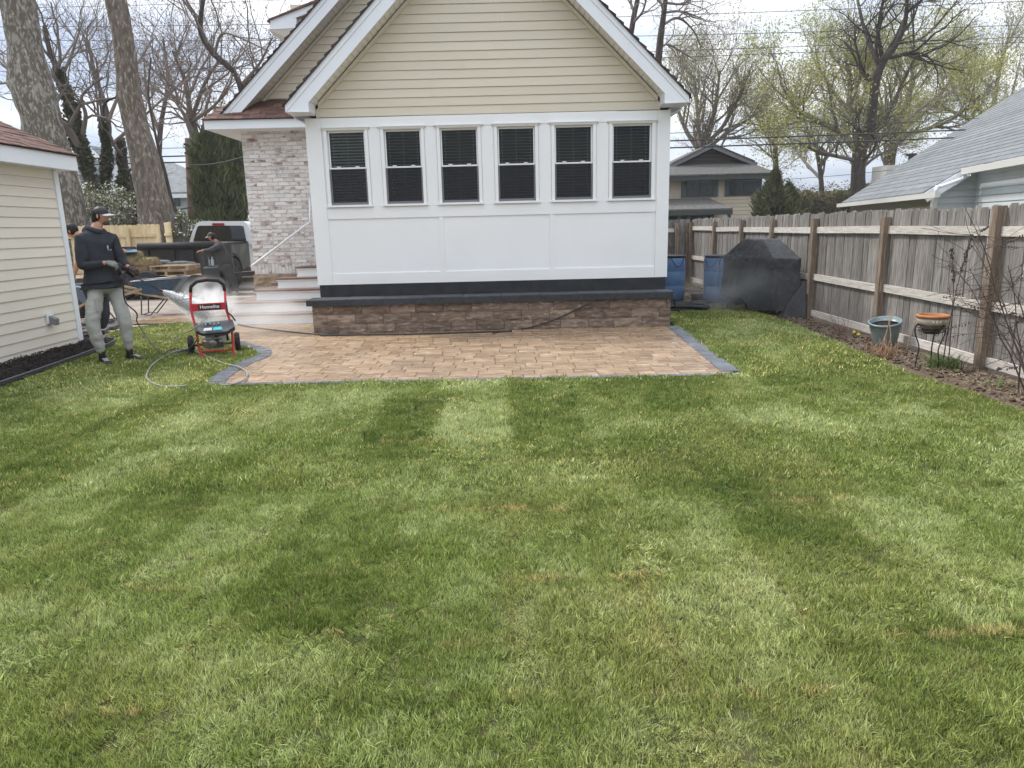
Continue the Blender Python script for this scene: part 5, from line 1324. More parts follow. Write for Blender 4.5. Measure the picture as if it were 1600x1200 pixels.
def text(body, size, loc, rot, mt, parent, bold=.0, name='lettering', ex=.0008):
    cu = bpy.data.curves.new(name, 'FONT'); cu.body = body; cu.size = size; cu.align_x = 'CENTER'; cu.align_y = 'CENTER'; cu.extrude = ex; cu.offset = bold
    t = bpy.data.objects.new(name, cu); link(t); dg = bpy.context.evaluated_depsgraph_get(); me = bpy.data.meshes.new_from_object(t.evaluated_get(dg)); bpy.data.objects.remove(t)
    me.materials.clear(); me.materials.append(mt); o = bpy.data.objects.new(name, me); link(o, parent); o.location = loc; o.rotation_euler = rot; return o
lett = mat('white_lettering', (.8, .8, .8), .6)
text('Homelite', .064, (wx(1088, .65), .0785, wp(0, 681).z), (math.pi/2, 0, 0), lett, cb, .0004)
b = MB(); b.prism([wp(1012, 760, .05), wp(1195, 752, .05), wp(1205, 785, -.10), wp(1170, 800, -.16), wp(1060, 803, -.16), wp(1020, 788, -.10)], (0, 0, -.045)); b.build('console', mat('grey_console', (.07, .075, .08), .5), pw, local=True)
b = MB(); b.tube([wp(1025, 795, -.10), wp(1060, 808, -.175), wp(1170, 805, -.175), wp(1200, 790, -.10)], .016, 8); b.build('console_rim', black_m, pw, local=True)
b = MB()
for i, zx in enumerate((1068, 1088, 1108, 1128)):
    b.lathe([(.0, .0), (.016, 0), (.016, .018), (.009, .024), (.009, .04), (0, .04)], wp(zx, 775 - (i % 2)*3, -.02), 10)
b.build('nozzle', steel, pw, local=True)
MB().lathe([(0, 0), (.028, 0), (.028, .03), (0, .03)], wp(1075, 772, .01), 12).build('cap', mat('blue_cap', (.03, .08, .35), .4), pw, local=True)
lb_ = MB().prism([wp(1105, 786, -.125) + Vector((0, 0, .014)), wp(1142, 784, -.125) + Vector((0, 0, .014)), wp(1146, 793, -.160) + Vector((0, 0, .006)), wp(1104, 795, -.160) + Vector((0, 0, .006))], (0, 0, .004)).build('label_plate', mat('cyan_label', (.06, .48, .60), .5), pw, local=True)
b = MB()                                                       # engine
MB().prism([wp(1062, 787, -.12) + Vector((0, 0, .014)), wp(1098, 786, -.12) + Vector((0, 0, .014)), wp(1098, 794, -.160) + Vector((0, 0, .006)), wp(1058, 795, -.160) + Vector((0, 0, .006))], (0, 0, .004)).build('label_plate', mat('white_print', (.55, .55, .56), .5), pw, local=True)
MB().lathe([(0, 0), (.085, 0), (.095, .02), (.095, .05), (.05, .065), (0, .065)], (wx(1085, .1), -.02, wp(0, 858).z), 20, 'y').build('recoil_housing', mat('satin_silver', (.42, .42, .41), .4, metal=.7), pw, local=True)
MB().box((wx(1150, .1), -.02, wp(0, 845).z), (.09, .08, .07)).build('muffler', steel, pw, local=True)
cx_ = wx(1108, .1)
b.lathe([(0, 0), (.10, 0), (.115, .03), (.115, .07), (.06, .10), (0, .10)], (cx_, .16, wp(0, 858).z + .0), 18, 'y')
for k in range(6): b.box((cx_, .10, wp(0, 835).z + .012*k), (.20, .14, .005))
b.box((cx_+.01, .12, wp(0, 868).z), (.20, .20, .13)); b.build('engine', dark_steel, pw, local=True)
b = MB(); b.lathe([(0, 0), (.045, 0), (.052, .02), (.052, .09), (.035, .115), (0, .115)], (cx_-.02, -.08, wp(0, 862).z), 16, 'y'); b.lathe([(0, 0), (.018, 0), (.018, .12), (0, .12)], (cx_-.15, -.03, wp(0, 855).z), 10, 'x')
b.tube([(cx_-.02, -.06, wp(0, 845).z), (cx_+.05, -.09, wp(0, 835).z), (cx_+.11, -.04, wp(0, 850).z)], .011, 8)
b.tube([(cx_-.02, -.08, wp(0, 840).z), (cx_-.1, -.08, wp(0, 838).z)], .009, 6); b.build('pump', mat('cast_aluminium', (.36, .35, .33), .45, (.22, .21, .20), 20, metal=.6), pw, local=True)
MB().lathe([(0, 0), (.014, 0), (.014, .05), (0, .05)], (cx_-.19, -.05, wp(0, 858).z), 8, 'x').build('brass_fitting', mat('brass', (.5, .36, .10), .35, metal=.8), pw, local=True)
b = MB(); b.lathe([(0, 0), (.05, 0), (.05, .13), (.04, .15), (0, .15)], (cx_+.13, .14, wp(0, 862).z), 14); b.build('air_filter', black_m, pw, local=True)
b = MB(); b.box((cx_-.03, .16, wp(0, 812).z), (.24, .20, .07)); b.build('fuel_tank', mat('dark_grey_tank', (.04, .04, .042), .4), pw, local=True)
MB().tube([(wx(996, .1), .38, .12), (wx(1214, .1), .38, .12)], .012, 8).build('axle', dark_steel, pw, local=True)
for sx, zx in ((-1, 990), (1, 1216)):
    X_ = wx(zx, .1); cy = .36; tp = MB(); tp.lathe([(.07, -.035), (.115, -.035), (.126, -.02), (.13, 0), (.126, .02), (.115, .035), (.07, .035)], (X_, cy, .13), 22, 'x')
    for k in range(18):
        a = 2*math.pi*k/18; tp.box((X_+(.015 if k % 2 else -.015), cy+math.cos(a)*.129, .13+math.sin(a)*.129), (.03, .012, .02), Matrix.Rotation(a, 3, 'X'))
    w = tp.build('wheel', rubber, pw, local=True); MB().lathe([(0, -.02), (.02, -.03), (.02, .03), (.07, .028), (.072, -.028), (0, -.02)], (X_, cy, .13), 16, 'x').build('rim', mat('grey_rim', (.14, .14, .145), .5), w, local=True)
MB().tube([wp(1000, 636, .12), wp(985, 636, .12), wp(970, 638, .12), wp(964, 628, .12), wp(968, 618, .12), wp(976, 622, .12)], .005, 6).build('hose_hook', dark_steel, pw, local=True)
MB().tube([wp(1166, 660, .1), wp(1172, 715, .06), wp(1190, 730, .02), wp(1208, 757, -.02)], .011, 6).build('control_cable', black_m, pw, local=True)

hose_g = mat('grey_hose', (.25, .255, .25), .5); hose_b = mat('black_hose', (.03, .03, .032), .5); hose_d = mat('dark_grey_hose', (.10, .105, .11), .5)
def hose(name, label, pts, r, mt, cat='hose', n=7, sub=6):
    P = arc3([Vector(p) for p in pts], sub); o = MB().tube(P, r, n).build(name, mt); props(o, label, cat); return o
def arc3(C, n=6):
    C = [C[0]*2-C[1]] + C + [C[-1]*2-C[-2]]; out = []
    for i in range(1, len(C)-2):
        for k in range(n):
            t = k/n; a, b, c, d = C[i-1], C[i], C[i+1], C[i+2]; out.append(.5*((2*b)+(c-a)*t+(2*a-5*b+4*c-d)*t*t+(3*b-a-3*c+d)*t*t*t))
    out.append(C[-2]); return out
G = lambda px, py, z=.035: gp(px, py, z)
hose('hose', 'dark pressure hose running from the spray gun down to the washer', [(-4.86, 9.12, 1.18), (-4.90, 9.10, 1.0), (-4.93, 9.15, .78), (-4.86, 9.25, .62), G(215, 505, .3), G(240, 540, .06), G(254, 553), G(262, 548, .05), G(280, 545), G(300, 552, .08)], .009, hose_b)
hose('hose', 'light grey hose looping over the grass onto the curved patio border', [G(300, 543, .10), G(285, 546), G(262, 554), G(240, 568), G(230, 583), G(232, 594), G(248, 602), G(268, 604), G(290, 603)], .009, hose_g)
hose('hose', 'grey hose from the washer front curling over the charcoal border', [G(296, 545, .08), G(320, 555), G(345, 566), G(372, 573), G(384, 580), G(386, 588), G(376, 596), G(358, 601), G(345, 601)], .009, hose_g)
hose('hose', 'pale hose end lying from the grass up to the washer console', [G(243, 535), G(262, 533), G(278, 529), G(286, 522), (-4.15, 9.3, .40), (-4.02, 9.25, .50)], .008, hose_g)
hose('hose', 'short black hose hanging below the washer engine', [(-4.1, 9.25, .28), (-4.2, 9.2, .15), G(285, 548), G(276, 552), G(275, 557)], .011, hose_b)
hose('garden_hose', 'long grey hose lying along the mulch edging to the garage corner', [(p[0]+.01, p[1], .075) for p in MULCH_EDGE if p[1] > 5] , .010, hose_d, sub=2)
hose('hose', 'faint dark hose on the wet pavers toward the seat wall', [G(372, 507, .03), G(400, 512, .03), G(440, 517, .03), G(480, 521, .03), G(520, 523, .03)], .012, hose_b)
hose('black_cable', 'black hose lying along the foot of the seat wall', [G(500, 524, .03), G(560, 523, .03), G(640, 522, .03), G(740, 519, .03), G(800, 517, .03)], .013, hose_b)
W_ = lambda px, py: at(px, py, 11.17)
hose('black_cable', 'thin black hose climbing the seat wall and draping over its cap', [G(770, 520, .03), W_(800, 516), W_(835, 510), W_(870, 498), W_(900, 484), W_(920, 474) + Vector((0, -.055, 0)), at(940, 466, 11.2) + Vector((0, 0, .02)), at(975, 461, 11.45), at(1010, 456, 11.5), at(1046, 455, 11.4), at(1053, 462, 11.1), at(1054, 475, 11.2), at(1060, 487, 11.9)], .011, hose_b)
for k in range(1):
    P = []
    for i in range(120):
        a = i*.42; rr = .42 + .05*math.sin(i*.9); c = gp(1068, 488)
        P.append(Vector((c.x + .12 + math.cos(a)*rr + .02*math.sin(i*.37), c.y + .35 + math.sin(a)*rr*.8, .03 + .015*((i//15) % 6) + .012*math.sin(i*1.7))))
    o = MB().tube(P, .014, 6).build('hose_coil', hose_b); props(o, 'loosely coiled black hose on rough grass beside the seat wall', 'hose')

# spray and drifting mist
def vol(name, label, mb, dens, col, scale, parent=None, soft=None, lo=.38):
    M = bpy.data.materials.new(name); M.use_nodes = True; N, L = M.node_tree.nodes, M.node_tree.links; N.clear()
    o_ = N.new('ShaderNodeOutputMaterial'); v = N.new('ShaderNodeVolumePrincipled'); v.inputs['Color'].default_value = (*col, 1); v.inputs['Anisotropy'].default_value = .2
    t = N.new('ShaderNodeTexCoord'); n = N.new('ShaderNodeTexNoise'); n.inputs['Scale'].default_value = scale; n.inputs['Detail'].default_value = 4
    r = N.new('ShaderNodeMapRange'); r.inputs[1].default_value = lo; r.inputs[2].default_value = .75; r.inputs[3].default_value = 0; r.inputs[4].default_value = dens
    L.new(t.outputs['Object'], n.inputs['Vector']); L.new(n.outputs['Fac'], r.inputs[0])
    res = r.outputs[0]
    if soft:                                       # density falls off to nothing at the rim of a unit ball
        ln = N.new('ShaderNodeVectorMath'); ln.operation = 'LENGTH'; L.new(t.outputs['Object'], ln.inputs[0])
        q = N.new('ShaderNodeMapRange'); q.inputs[1].default_value = 1; q.inputs[2].default_value = .15; q.inputs[3].default_value = 0; q.inputs[4].default_value = 1; q.interpolation_type = 'SMOOTHSTEP'
        L.new(ln.outputs['Value'], q.inputs[0]); mu = N.new('ShaderNodeMath'); mu.operation = 'MULTIPLY'; L.new(res, mu.inputs[0]); L.new(q.outputs[0], mu.inputs[1]); res = mu.outputs[0]
    L.new(res, v.inputs['Density']); L.new(v.outputs[0], o_.inputs['Volume'])
    o = mb.build(name, M); props(o, label, 'water spray', None, 'stuff'); return o
def puff(name, label, c, d, dens, rot=(0, 0, 0), scale=2.0):
    o = vol(name, label, MB().ball((0, 0, 0), (1, 1, 1), 24, 14), dens, (1, 1, 1), scale, soft=True)
    o.location = c; o.scale = d; o.rotation_euler = rot; return o
nz = at(252, 454, 9.55); jt = at(324, 490, 10.35)
J = [nz.lerp(jt, t) for t in (0, .25, .5, .75, 1)]
# the jet is made of droplets
rj = random.Random(6); mb = MB(); ax = (jt - nz); AL = ax.length; ax.normalize()
for i in range(36000):
    t = rj.random()**1.15; cr_ = .006 + .15*t; a_ = rj.uniform(0, 6.28); q_ = cr_*min(1.9, abs(rj.gauss(0, .55)))
    s1 = ax.orthogonal().normalized(); s2 = ax.cross(s1); off = s1*math.cos(a_)*q_ + s2*math.sin(a_)*q_
    p = nz + ax*AL*t + off; d = (ax*AL + off*(1/max(t, .05))*.9).normalized(); ln = rj.uniform(.02, .06)*(1-.5*t); w_ = rj.uniform(.002, .0042); sd = d.cross(Vector((rj.gauss(0,1), rj.gauss(0,1), rj.gauss(0,1)))).normalized()*w_
    mb.add([p - sd, p + d*ln, p + sd, p - d*ln*.4], [(0, 1, 2, 3)])
o = mb.build('water_droplets', mat('water_droplet_white', (.92, .93, .94), .3, trans=.5)); props(o, 'streaks of white droplets flying out of the spray nozzle', None, None, 'stuff')
puff('water_mist', 'cloud of white water mist behind the red washer frame', (-4.46, 10.55, .60), (.52, .42, .46), 12, (0, .2, .5), 2.5)
puff('water_mist', 'thin mist drifting low toward the white entry steps', (-3.9, 11.5, .32), (1.0, .7, .40), 2.2, scale=2)
puff('water_mist', 'soft mist hanging before the trailer and steps', (-4.5, 12.6, .40), (1.1, 1.0, .45), .7, scale=1.5)
puff('water_mist', 'faint mist drifting past the covered grill', (4.1, 12.9, .5), (1.2, 1.6, .75), .40, scale=1.6)

# ------------------------------------------------------------------ covered grill
gl_ = thing('covered_grill', 'large barbecue grill under a wrinkled black cover beside the fence', 'grill', (4.5, 12.9, 0))
cover_m = mat('black_cover_fabric', (.026, .028, .031), .62, (.040, .042, .045), 3, bump=.004, bscale=25, spec=.35, col3=(.055, .056, .058), n3=18)
Af, Bf, Cf, Df = Vector((4.50, 12.20)), Vector((4.02, 13.55)), Vector((4.52, 13.72)), Vector((4.92, 12.05))
def ring(z, k, cx=None):
    """footprint scaled by k about its middle"""
    m_ = (Af+Bf+Cf+Df)/4; out = []
    q = [Af, Df, Cf, Bf]
    for i in range(4):
        a, b = q[i], q[(i+1) % 4]; n = 14 if i % 2 else 8
        for j in range(n): p = a.lerp(b, j/n); p = m_ + (p - m_)*k if not isinstance(k, tuple) else m_ + Vector(((p-m_).x, (p-m_).y)); out.append((p.x, p.y, z))
    return out
u_long = (Bf-Af).normalized(); u_sh = Vector((-u_long.y, u_long.x)) * -1
rows = [(.13, 1.06, 1.03), (.35, 1.05, 1.02), (.6, 1.02, 1.0), (.80, 1.0, 1.0), (.93, 1.0, 1.0), (.965, .995, 1.0), (.985, .97, .99), (1.0, .93, .96), (1.13, .70, .82), (1.26, .47, .66), (1.285, .43, .62), (1.295, .38, .55), (1.30, .02, .02)]
mcen = (Af+Bf+Cf+Df)/4; vs = []; fs = []; nn = None
for (z, kl, ks) in rows:
    rg = ring(z, 1.0); nn = len(rg)
    for i, p in enumerate(rg):
        v = Vector((p[0], p[1])) - mcen; l_ = v.dot(u_long)*kl; s_ = v.dot(u_sh)*ks
        q = mcen + u_long*l_ + u_sh*s_
        P_ = Vector((q.x, q.y, z)); amp = .026 if z < .95 else (.013 if z < 1.28 else .004)
        w = noise.noise(Vector((P_.x*5, P_.y*5, z*.7))) + .6*noise.noise(Vector((P_.x*11, P_.y*11, z*7))); nrm = (P_.xy - mcen).normalized()
        P_ = P_ + Vector((nrm.x, nrm.y, 0))*amp*w*(2.4 if z < .5 else 1)
        if z < .2: P_.z += .05*noise.noise(Vector((P_.x*3, P_.y*3, 4))) + (.10 if v.dot(u_long) > 0 and v.dot(u_sh) < 0 else -.04)
        vs.append(P_)
for j in range(len(rows)-1):
    for i in range(nn): fs.append((j*nn+i, j*nn+(i+1) % nn, (j+1)*nn+(i+1) % nn, (j+1)*nn+i))
mb = MB(); mb.add(vs, fs, True); cv = mb.build('cover', cover_m, gl_)
sb_ = cv.modifiers.new('s', 'SUBSURF'); sb_.levels = 2; sb_.render_levels = 2
tx = bpy.data.textures.new('wrinkle', 'CLOUDS'); tx.noise_scale = .20; tx.noise_depth = 3
dm = cv.modifiers.new('d', 'DISPLACE'); dm.texture = tx; dm.strength = .032; dm.mid_level = .5; dm.texture_coords = 'LOCAL'
tx2 = bpy.data.textures.new('crease', 'MUSGRAVE'); tx2.noise_scale = .09
dm2 = cv.modifiers.new('d2', 'DISPLACE'); dm2.texture = tx2; dm2.strength = .004; dm2.mid_level = .3; dm2.texture_coords = 'LOCAL'; sb_.levels = sb_.render_levels = 3
mb = MB()
for p in (Af, Bf, Cf, Df):
    q = mcen + (p-mcen)*.82; mb.bx(q.x-.02, q.x+.02, q.y-.02, q.y+.02, .0, .3)
mb.build('grill_leg', black_metal, gl_)
o = MB().prism([(4.62, 12.0, 0), (4.94, 11.82, 0), (4.96, 11.82, .55), (4.96, 12.0, .60), (4.7, 12.05, .2)], (.0, .22, 0)).build('folded_cover', cover_m); props(o, 'black folded fabric against the fence post at the grill corner', 'tarp')

# barrels
def barrel(x, y, label, rot=0):
    root = thing('blue_barrel', label, 'barrel', (x, y, 0), rot, 'blue plastic barrels by the back fence'); b = MB()
    b.lathe([(0, 0), (.25, 0), (.285, .03), (.29, .30), (.286, .31), (.286, .33), (.29, .34), (.29, .60), (.286, .61), (.286, .63), (.29, .64), (.288, .84), (.27, .90), (.25, .92), (.25, .90), (.0, .90)], (0, 0, 0), 26); b.build('body', barrel_m, root, local=True)
    b = MB(); b.lathe([(.255, .895), (.285, .90), (.29, .94), (.255, .945)], (0, 0, 0), 24); b.build('rim', black_m, root, local=True)
    b = MB()                                            # black strapping hanging from the rim
    for k in range(4):
        a = k*math.pi/2 + .3
        pts = [(math.cos(a+d)*.2935, math.sin(a+d)*.2935, z) for d, z in ((-.55, .90), (-.36, .80), (-.18, .73), (0, .71), (.18, .73), (.36, .80), (.55, .90))]
        b.tube(pts, .007, 5)
    b.build('strap', black_m, root, local=True)
barrel(3.43, 15.2, 'blue plastic barrel peeking out behind the white house corner')
barrel(4.30, 14.75, 'blue plastic barrel at the left of the pair behind the covered grill', .4)
barrel(4.52, 14.45, 'blue barrel partly hidden behind the covered grill', .9)
c = gp(1092, 469); o = MB().bbox(c.x-.12, c.x+.12, c.y, c.y+.2, 0, .14, .015).build('black_box', black_m); props(o, 'small black box on the rough grass by the barrels', 'box')

# ------------------------------------------------------------------ pots
pt_ = thing('blue_planter', 'large glazed blue-grey planter tilted against the fence', 'planter', (4.78, 8.95, 0))
pm = mat('blue_grey_glaze', (.19, .25, .26), .35, (.15, .20, .21), 3, spec=.5, col3=(.24, .32, .33), n3=14)
b = MB(); b.lathe([(0, 0), (.115, 0), (.135, .02), (.165, .12), (.195, .26), (.212, .36), (.222, .365), (.226, .385), (.212, .395), (.20, .385), (.185, .33), (0, .33)], (0, 0, 0), 32)
R3 = Matrix.Scale(.88, 3) @ Matrix.Rotation(math.radians(-9), 3, 'Y') @ Matrix.Rotation(math.radians(9), 3, 'X'); b.v = [tuple(R3 @ Vector(v)) for v in b.v]; b.build('pot', pm, pt_, local=True)
b = MB(); b.lathe([(0, .335), (.186, .332)], (0, 0, 0), 24); b.v = [tuple(R3 @ Vector(v)) for v in b.v]; b.build('potting_soil', mulch_m, pt_, local=True)
iron = mat('black_wrought_iron', (.018, .017, .017), .55)
ps = thing('plant_stand', 'curly black wrought iron plant stand holding a clay bowl', 'plant stand', (4.50, 7.52, 0), .35)
def leg(a):
    P = []
    for (r_, z) in ((.125, 0), (.12, .12), (.105, .20), (.115, .27), (.15, .36), (.165, .42), (.155, .47), (.125, .50), (.135, .475)): P.append(Vector((math.cos(a)*r_, math.sin(a)*r_, z)))
    return MB().tube(arc3(P, 4), .007, 6)
for k in range(3): leg(k*2*math.pi/3 + .5).build('leg', iron, ps, local=True)
b = MB()
for (r_, z) in ((.125, .415), (.155, .455)):
    b.tube([(math.cos(t)*r_, math.sin(t)*r_, z) for t in [i*2*math.pi/24 for i in range(25)]], .005, 5)
b.build('ring', iron, ps, local=True)
b = MB()
for k in range(6):
    a0 = k*math.pi/3; P = []
    for i in range(22):
        t = i/21; s_ = .033*(1-t*.8); th = t*9; P.append(Vector((math.cos(a0+math.cos(th)*s_*6)*.155, math.sin(a0+math.cos(th)*s_*6)*.155, .40 + math.sin(th)*s_)))
    b.tube(P, .003, 4)
b.build('scroll', iron, ps, local=True)
bo = thing('clay_bowl', 'terracotta rimmed cream and brown painted bowl on the iron stand', 'pot', (4.50, 7.52, .385))
MB().lathe([(0, 0), (.075, 0), (.10, .05), (.128, .095), (.0, .095)], (0, 0, 0), 28).build('base', mat('dark_brown_clay', (.05, .032, .026), .6, (.10, .07, .05), 18), bo, local=True)
MB().lathe([(.128, .095), (.146, .115), (.150, .15), (.143, .172), (.12, .172)], (0, 0, 0), 28).build('band', mat('cream_clay', (.48, .42, .34), .7, (.32, .26, .20), 12), bo, local=True)
MB().lathe([(.138, .170), (.158, .172), (.166, .186), (.160, .200), (.142, .204), (.132, .196), (.128, .13), (0, .13)], (0, 0, 0), 28).build('rim', mat('terracotta', (.40, .17, .07), .75, (.30, .12, .05), 10), bo, local=True)
b = MB()
for k in (-1, 0, 1):
    a = math.radians(-105 + k*13); c = Vector((math.cos(a)*.151, math.sin(a)*.151, .140)); t = Vector((-math.sin(a), math.cos(a), 0)); up = Vector((0, 0, 1)); d = (up + t*k*.9).normalized(); s_ = d.cross(Vector((math.cos(a), math.sin(a), 0)))
    b.add([c - d*.022, c + s_*.009, c + d*.024, c - s_*.009], [(0, 1, 2, 3)])
b.build('flower_motif', mat('pale_cream', (.7, .66, .56), .7), bo, local=True)

# ------------------------------------------------------------------ plants along the fence
def stems(name, label, cat, base, n, spread, h, mt, seed, r=.006, lean=.25, kink=.06, group=None, sub=0, tipn=0):
    rr = random.Random(seed); root = thing(name, label, cat, (base[0], base[1], 0), group=group); b = MB()
    for i in range(n):
        p = Vector((base[0]+rr.gauss(0, spread), base[1]+rr.gauss(0, spread), 0)); d = Vector((rr.gauss(0, lean), rr.gauss(0, lean), 1)).normalized(); L_ = h*rr.uniform(.4, 1.15)
        q = branch_pts(p, d, L_, 5, kink, 0, rr); b.tube(q, [r*(1-.12*j) for j in range(6)], 5, True)
        for k in range(sub):
            j = rr.randint(1, 4); dd = Vector((rr.gauss(0, 1), rr.gauss(0, 1), rr.uniform(.1, 1))).normalized(); qq = branch_pts(q[j], dd, L_*rr.uniform(.15, .45), 4, .12, 0, rr); b.tube(qq, [r*.5]*2+[r*.35]*3, 3, False)
            if tipn:
                for w in range(tipn): c_ = qq[-1].lerp(qq[-3], w/tipn); b.ball(c_, (.009, .009, .016), 5, 4)
    b.build('stem', mt, root); return root
dry = mat('dry_tan_stem', (.42, .28, .17), .8, (.28, .17, .11), 20); redd = mat('dry_red_stem', (.20, .12, .09), .85)
stems('dried_plant', 'cut back clump of tan dry stalks before the blue planter', 'plant', (4.40, 8.28), 60, .075, .20, dry, 1, .006, .35)
stems('dried_stalks', 'few tall cut stalks rising in front of the planter', 'plant', (4.44, 8.33), 5, .10, .46, dry, 2, .009, .06)
stems('twiggy_shrub', 'small leafless twiggy shrub near the second brown post', 'shrub', (4.60, 9.75), 8, .04, .62, redd, 3, .004, .35, .12, sub=5)
for (bx_, by_, h_, sd_, lb) in ((4.72, 7.62, 1.42, 4, 'tall thin stem with dark seed heads right of the plant stand'), (4.80, 7.66, 1.28, 5, 'dark dried stem leaning beside the third brown post')):
    rr = random.Random(sd_); root = thing('seed_stem', lb, 'plant', (bx_, by_, 0)); b = MB(); q = branch_pts((bx_, by_, 0), (.03, -.03, 1), h_, 8, .035, .0, rr); b.tube(q, [.007-.0005*j for j in range(9)], 5)
    for k in range(40):
        t = rr.uniform(.72, 1.0); i0 = min(int(t*8), 7); p = q[i0].lerp(q[i0+1], t*8-i0); b.ball(p + Vector((rr.gauss(0, .009), rr.gauss(0, .009), 0)), (.009, .009, .013), 5, 4)
    for k in range(5):
        j = rr.randint(3, 7); dd = Vector((rr.gauss(0, 1), rr.gauss(0, 1), .8)).normalized(); b.tube(branch_pts(q[j], dd, .25, 4, .1, 0, rr), .003, 3, False)
    b.build('stem', bark_d, root)
# big dry shrub entering from the right edge
rr = random.Random(77); root = thing('leafless_shrub', 'tangled leafless shrub with dark seed sprays at the right edge', 'shrub', (4.75, 6.35, 0)); b = MB()
for i in range(10):
    p = Vector((4.78+rr.gauss(0, .07), 6.3+rr.gauss(0, .1), 0)); d = Vector((rr.gauss(-.12, .22), rr.gauss(.05, .22), 1)).normalized(); L_ = rr.uniform(1.0, 2.0)
    q = branch_pts(p, d, L_, 9, .10, -.01, rr); b.tube(q, [.008-.0006*j for j in range(10)], 5, False)
    for k in range(8):
        j = rr.randint(2, 9); dd = Vector((rr.gauss(-.2, 1), rr.gauss(.1, 1), rr.uniform(-.2, .9))).normalized(); qq = branch_pts(q[j], dd, rr.uniform(.25, .75), 6, .12, -.03, rr); b.tube(qq, [.0035]*3+[.0025]*4, 3, False)
        if rr.random() < .45:
            for w in range(7): c_ = qq[-1].lerp(qq[-4], w/7) + Vector((rr.gauss(0, .006),)*3); b.ball(c_, (.007, .007, .012), 5, 4)
        for u in range(2): dd = Vector((rr.gauss(-.2, 1), rr.gauss(0, 1), rr.uniform(-.2, .9))).normalized(); b.tube(branch_pts(qq[rr.randint(2, 5)], dd, rr.uniform(.1, .3), 4, .12, -.02, rr), .0022, 3, False)
b.build('branches', mat('dry_brown_twig', (.10, .075, .06), .85), root)
def blades(name, label, base, n, spread, h, w, mt, seed, cat='plant', kind=None):
    rr = random.Random(seed); b = MB()
    for i in range(n):
        a = rr.uniform(0, 6.28); p = Vector((base[0]+rr.gauss(0, spread), base[1]+rr.gauss(0, spread), 0)); hh = h*rr.uniform(.5, 1.2); o_ = Vector((math.cos(a), math.sin(a), 0)); s_ = Vector((-math.sin(a), math.cos(a), 0))*w*.5
        pr = None
        for j in range(5):
            t = j/4; c_ = p + o_*hh*.8*t*t + Vector((0, 0, hh*(t-.38*t*t))); ww = s_*(1-t**2*.95)
            if pr: b.add([pr[0], pr[1], c_+ww, c_-ww], [(0, 1, 2, 3)])
            pr = (c_-ww, c_+ww)
    o = b.build(name, mt); props(o, label, cat, None, kind); return o
lg = mat('daylily_leaf', (.12, .18, .055), .5, (.17, .22, .08), 10, trans=.25)
blades('daylily_clump', 'clump of fresh green arching leaves under the seed stems', (4.66, 7.50), 130, .085, .25, .013, lg, 3)
blades('daylily_clump', 'small green sprout clump at the foot of the near right fence', (4.62, 6.55), 30, .06, .13, .010, lg, 4)
strw = mat('dry_straw', (.45, .36, .24), .8)
rr = random.Random(5); b = MB()
for i in range(1500):
    y = rr.uniform(5.4, 12.2); xe = 4.15 + .02*y + (.06 if y > 9 else 0); x = rr.uniform(xe+.1, 4.92); dens = math.exp(-((y-6.9)/1.1)**2) + .12
    if rr.random() > dens: continue
    a = rr.uniform(0, 6.28); l = rr.uniform(.02, .08); b.bar((x, y, .01+rr.random()*.03), (x+math.cos(a)*l, y+math.sin(a)*l, .01+rr.random()*.04), .003, .002)
o = b.build('dry_straw', strw); props(o, 'scattered straw and dead leaves on the garden bed soil', 'straw', None, 'stuff')
b = MB()
for i in range(700):
    y = rr.uniform(5.4, 13); x = rr.uniform(4.35, 4.95) ; s_ = rr.uniform(.008, .03); b.ball((x, y, .0), (s_, s_*rr.uniform(.6, 1.1), s_*.6), 6, 4)
for i in range(500):
    y = rr.uniform(13.2, 20); x = rr.uniform(2.9, 4.95) ; s_ = rr.uniform(.01, .04); b.ball((x, y, -.02), (s_, s_, s_*.6), 6, 4)
o = b.build('soil_clods', soil_m); props(o, 'brown soil clods along the fence bed and side yard', 'soil', None, 'stuff')
# patchy grass of the side yard
r_ = np.random.default_rng(8); b = MB()
for i in range(5200):
    y = r_.uniform(13.0, 19.8); x = r_.uniform(2.75, 4.9)
    if vnoise(np.array([x]), np.array([y]), 1.3, 51)[0] < .42: continue
    h = r_.uniform(.02, .06); a = r_.uniform(0, 6.28); w = .006; b.add([(x-math.cos(a)*w, y-math.sin(a)*w, -.02), (x+math.cos(a)*w, y+math.sin(a)*w, -.02), (x+r_.normal(0, .02), y+r_.normal(0, .02), h)], [(0, 1, 2)])
o = b.build('rough_grass', mat('dull_grass', (.17, .19, .08), .7, (.24, .22, .12), 2, trans=.2)); props(o, 'thin patchy grass in the side yard past the patio', 'grass', None, 'stuff')
yel = mat('yellow_flower', (.85, .65, .02), .6)
for i, (px, py, lb) in enumerate(((1334, 528, 'yellow flower nearest the blue planter in the bed'), (1341, 532, 'yellow flower low beside the other at the bed edge'), (1370, 538, 'single yellow flower at the planter foot'))):
    c = gp(px, py); root = thing('yellow_flower', lb, 'flower', (c.x, c.y, 0)); b = MB()
    for k in range(6):
        a = k*math.pi/3; b.add([(c.x, c.y, .07), (c.x+math.cos(a-.4)*.02, c.y+math.sin(a-.4)*.02, .085), (c.x+math.cos(a)*.032, c.y+math.sin(a)*.032, .08), (c.x+math.cos(a+.4)*.02, c.y+math.sin(a+.4)*.02, .085)], [(0, 1, 2, 3)])
    b.lathe([(.004, .07), (.010, .078), (.012, .10), (.0, .10)], (c.x, c.y, 0), 8); b.build('petals', yel, root); MB().tube([(c.x, c.y, 0), (c.x, c.y, .075)], .003, 5).build('stem', lg, root)
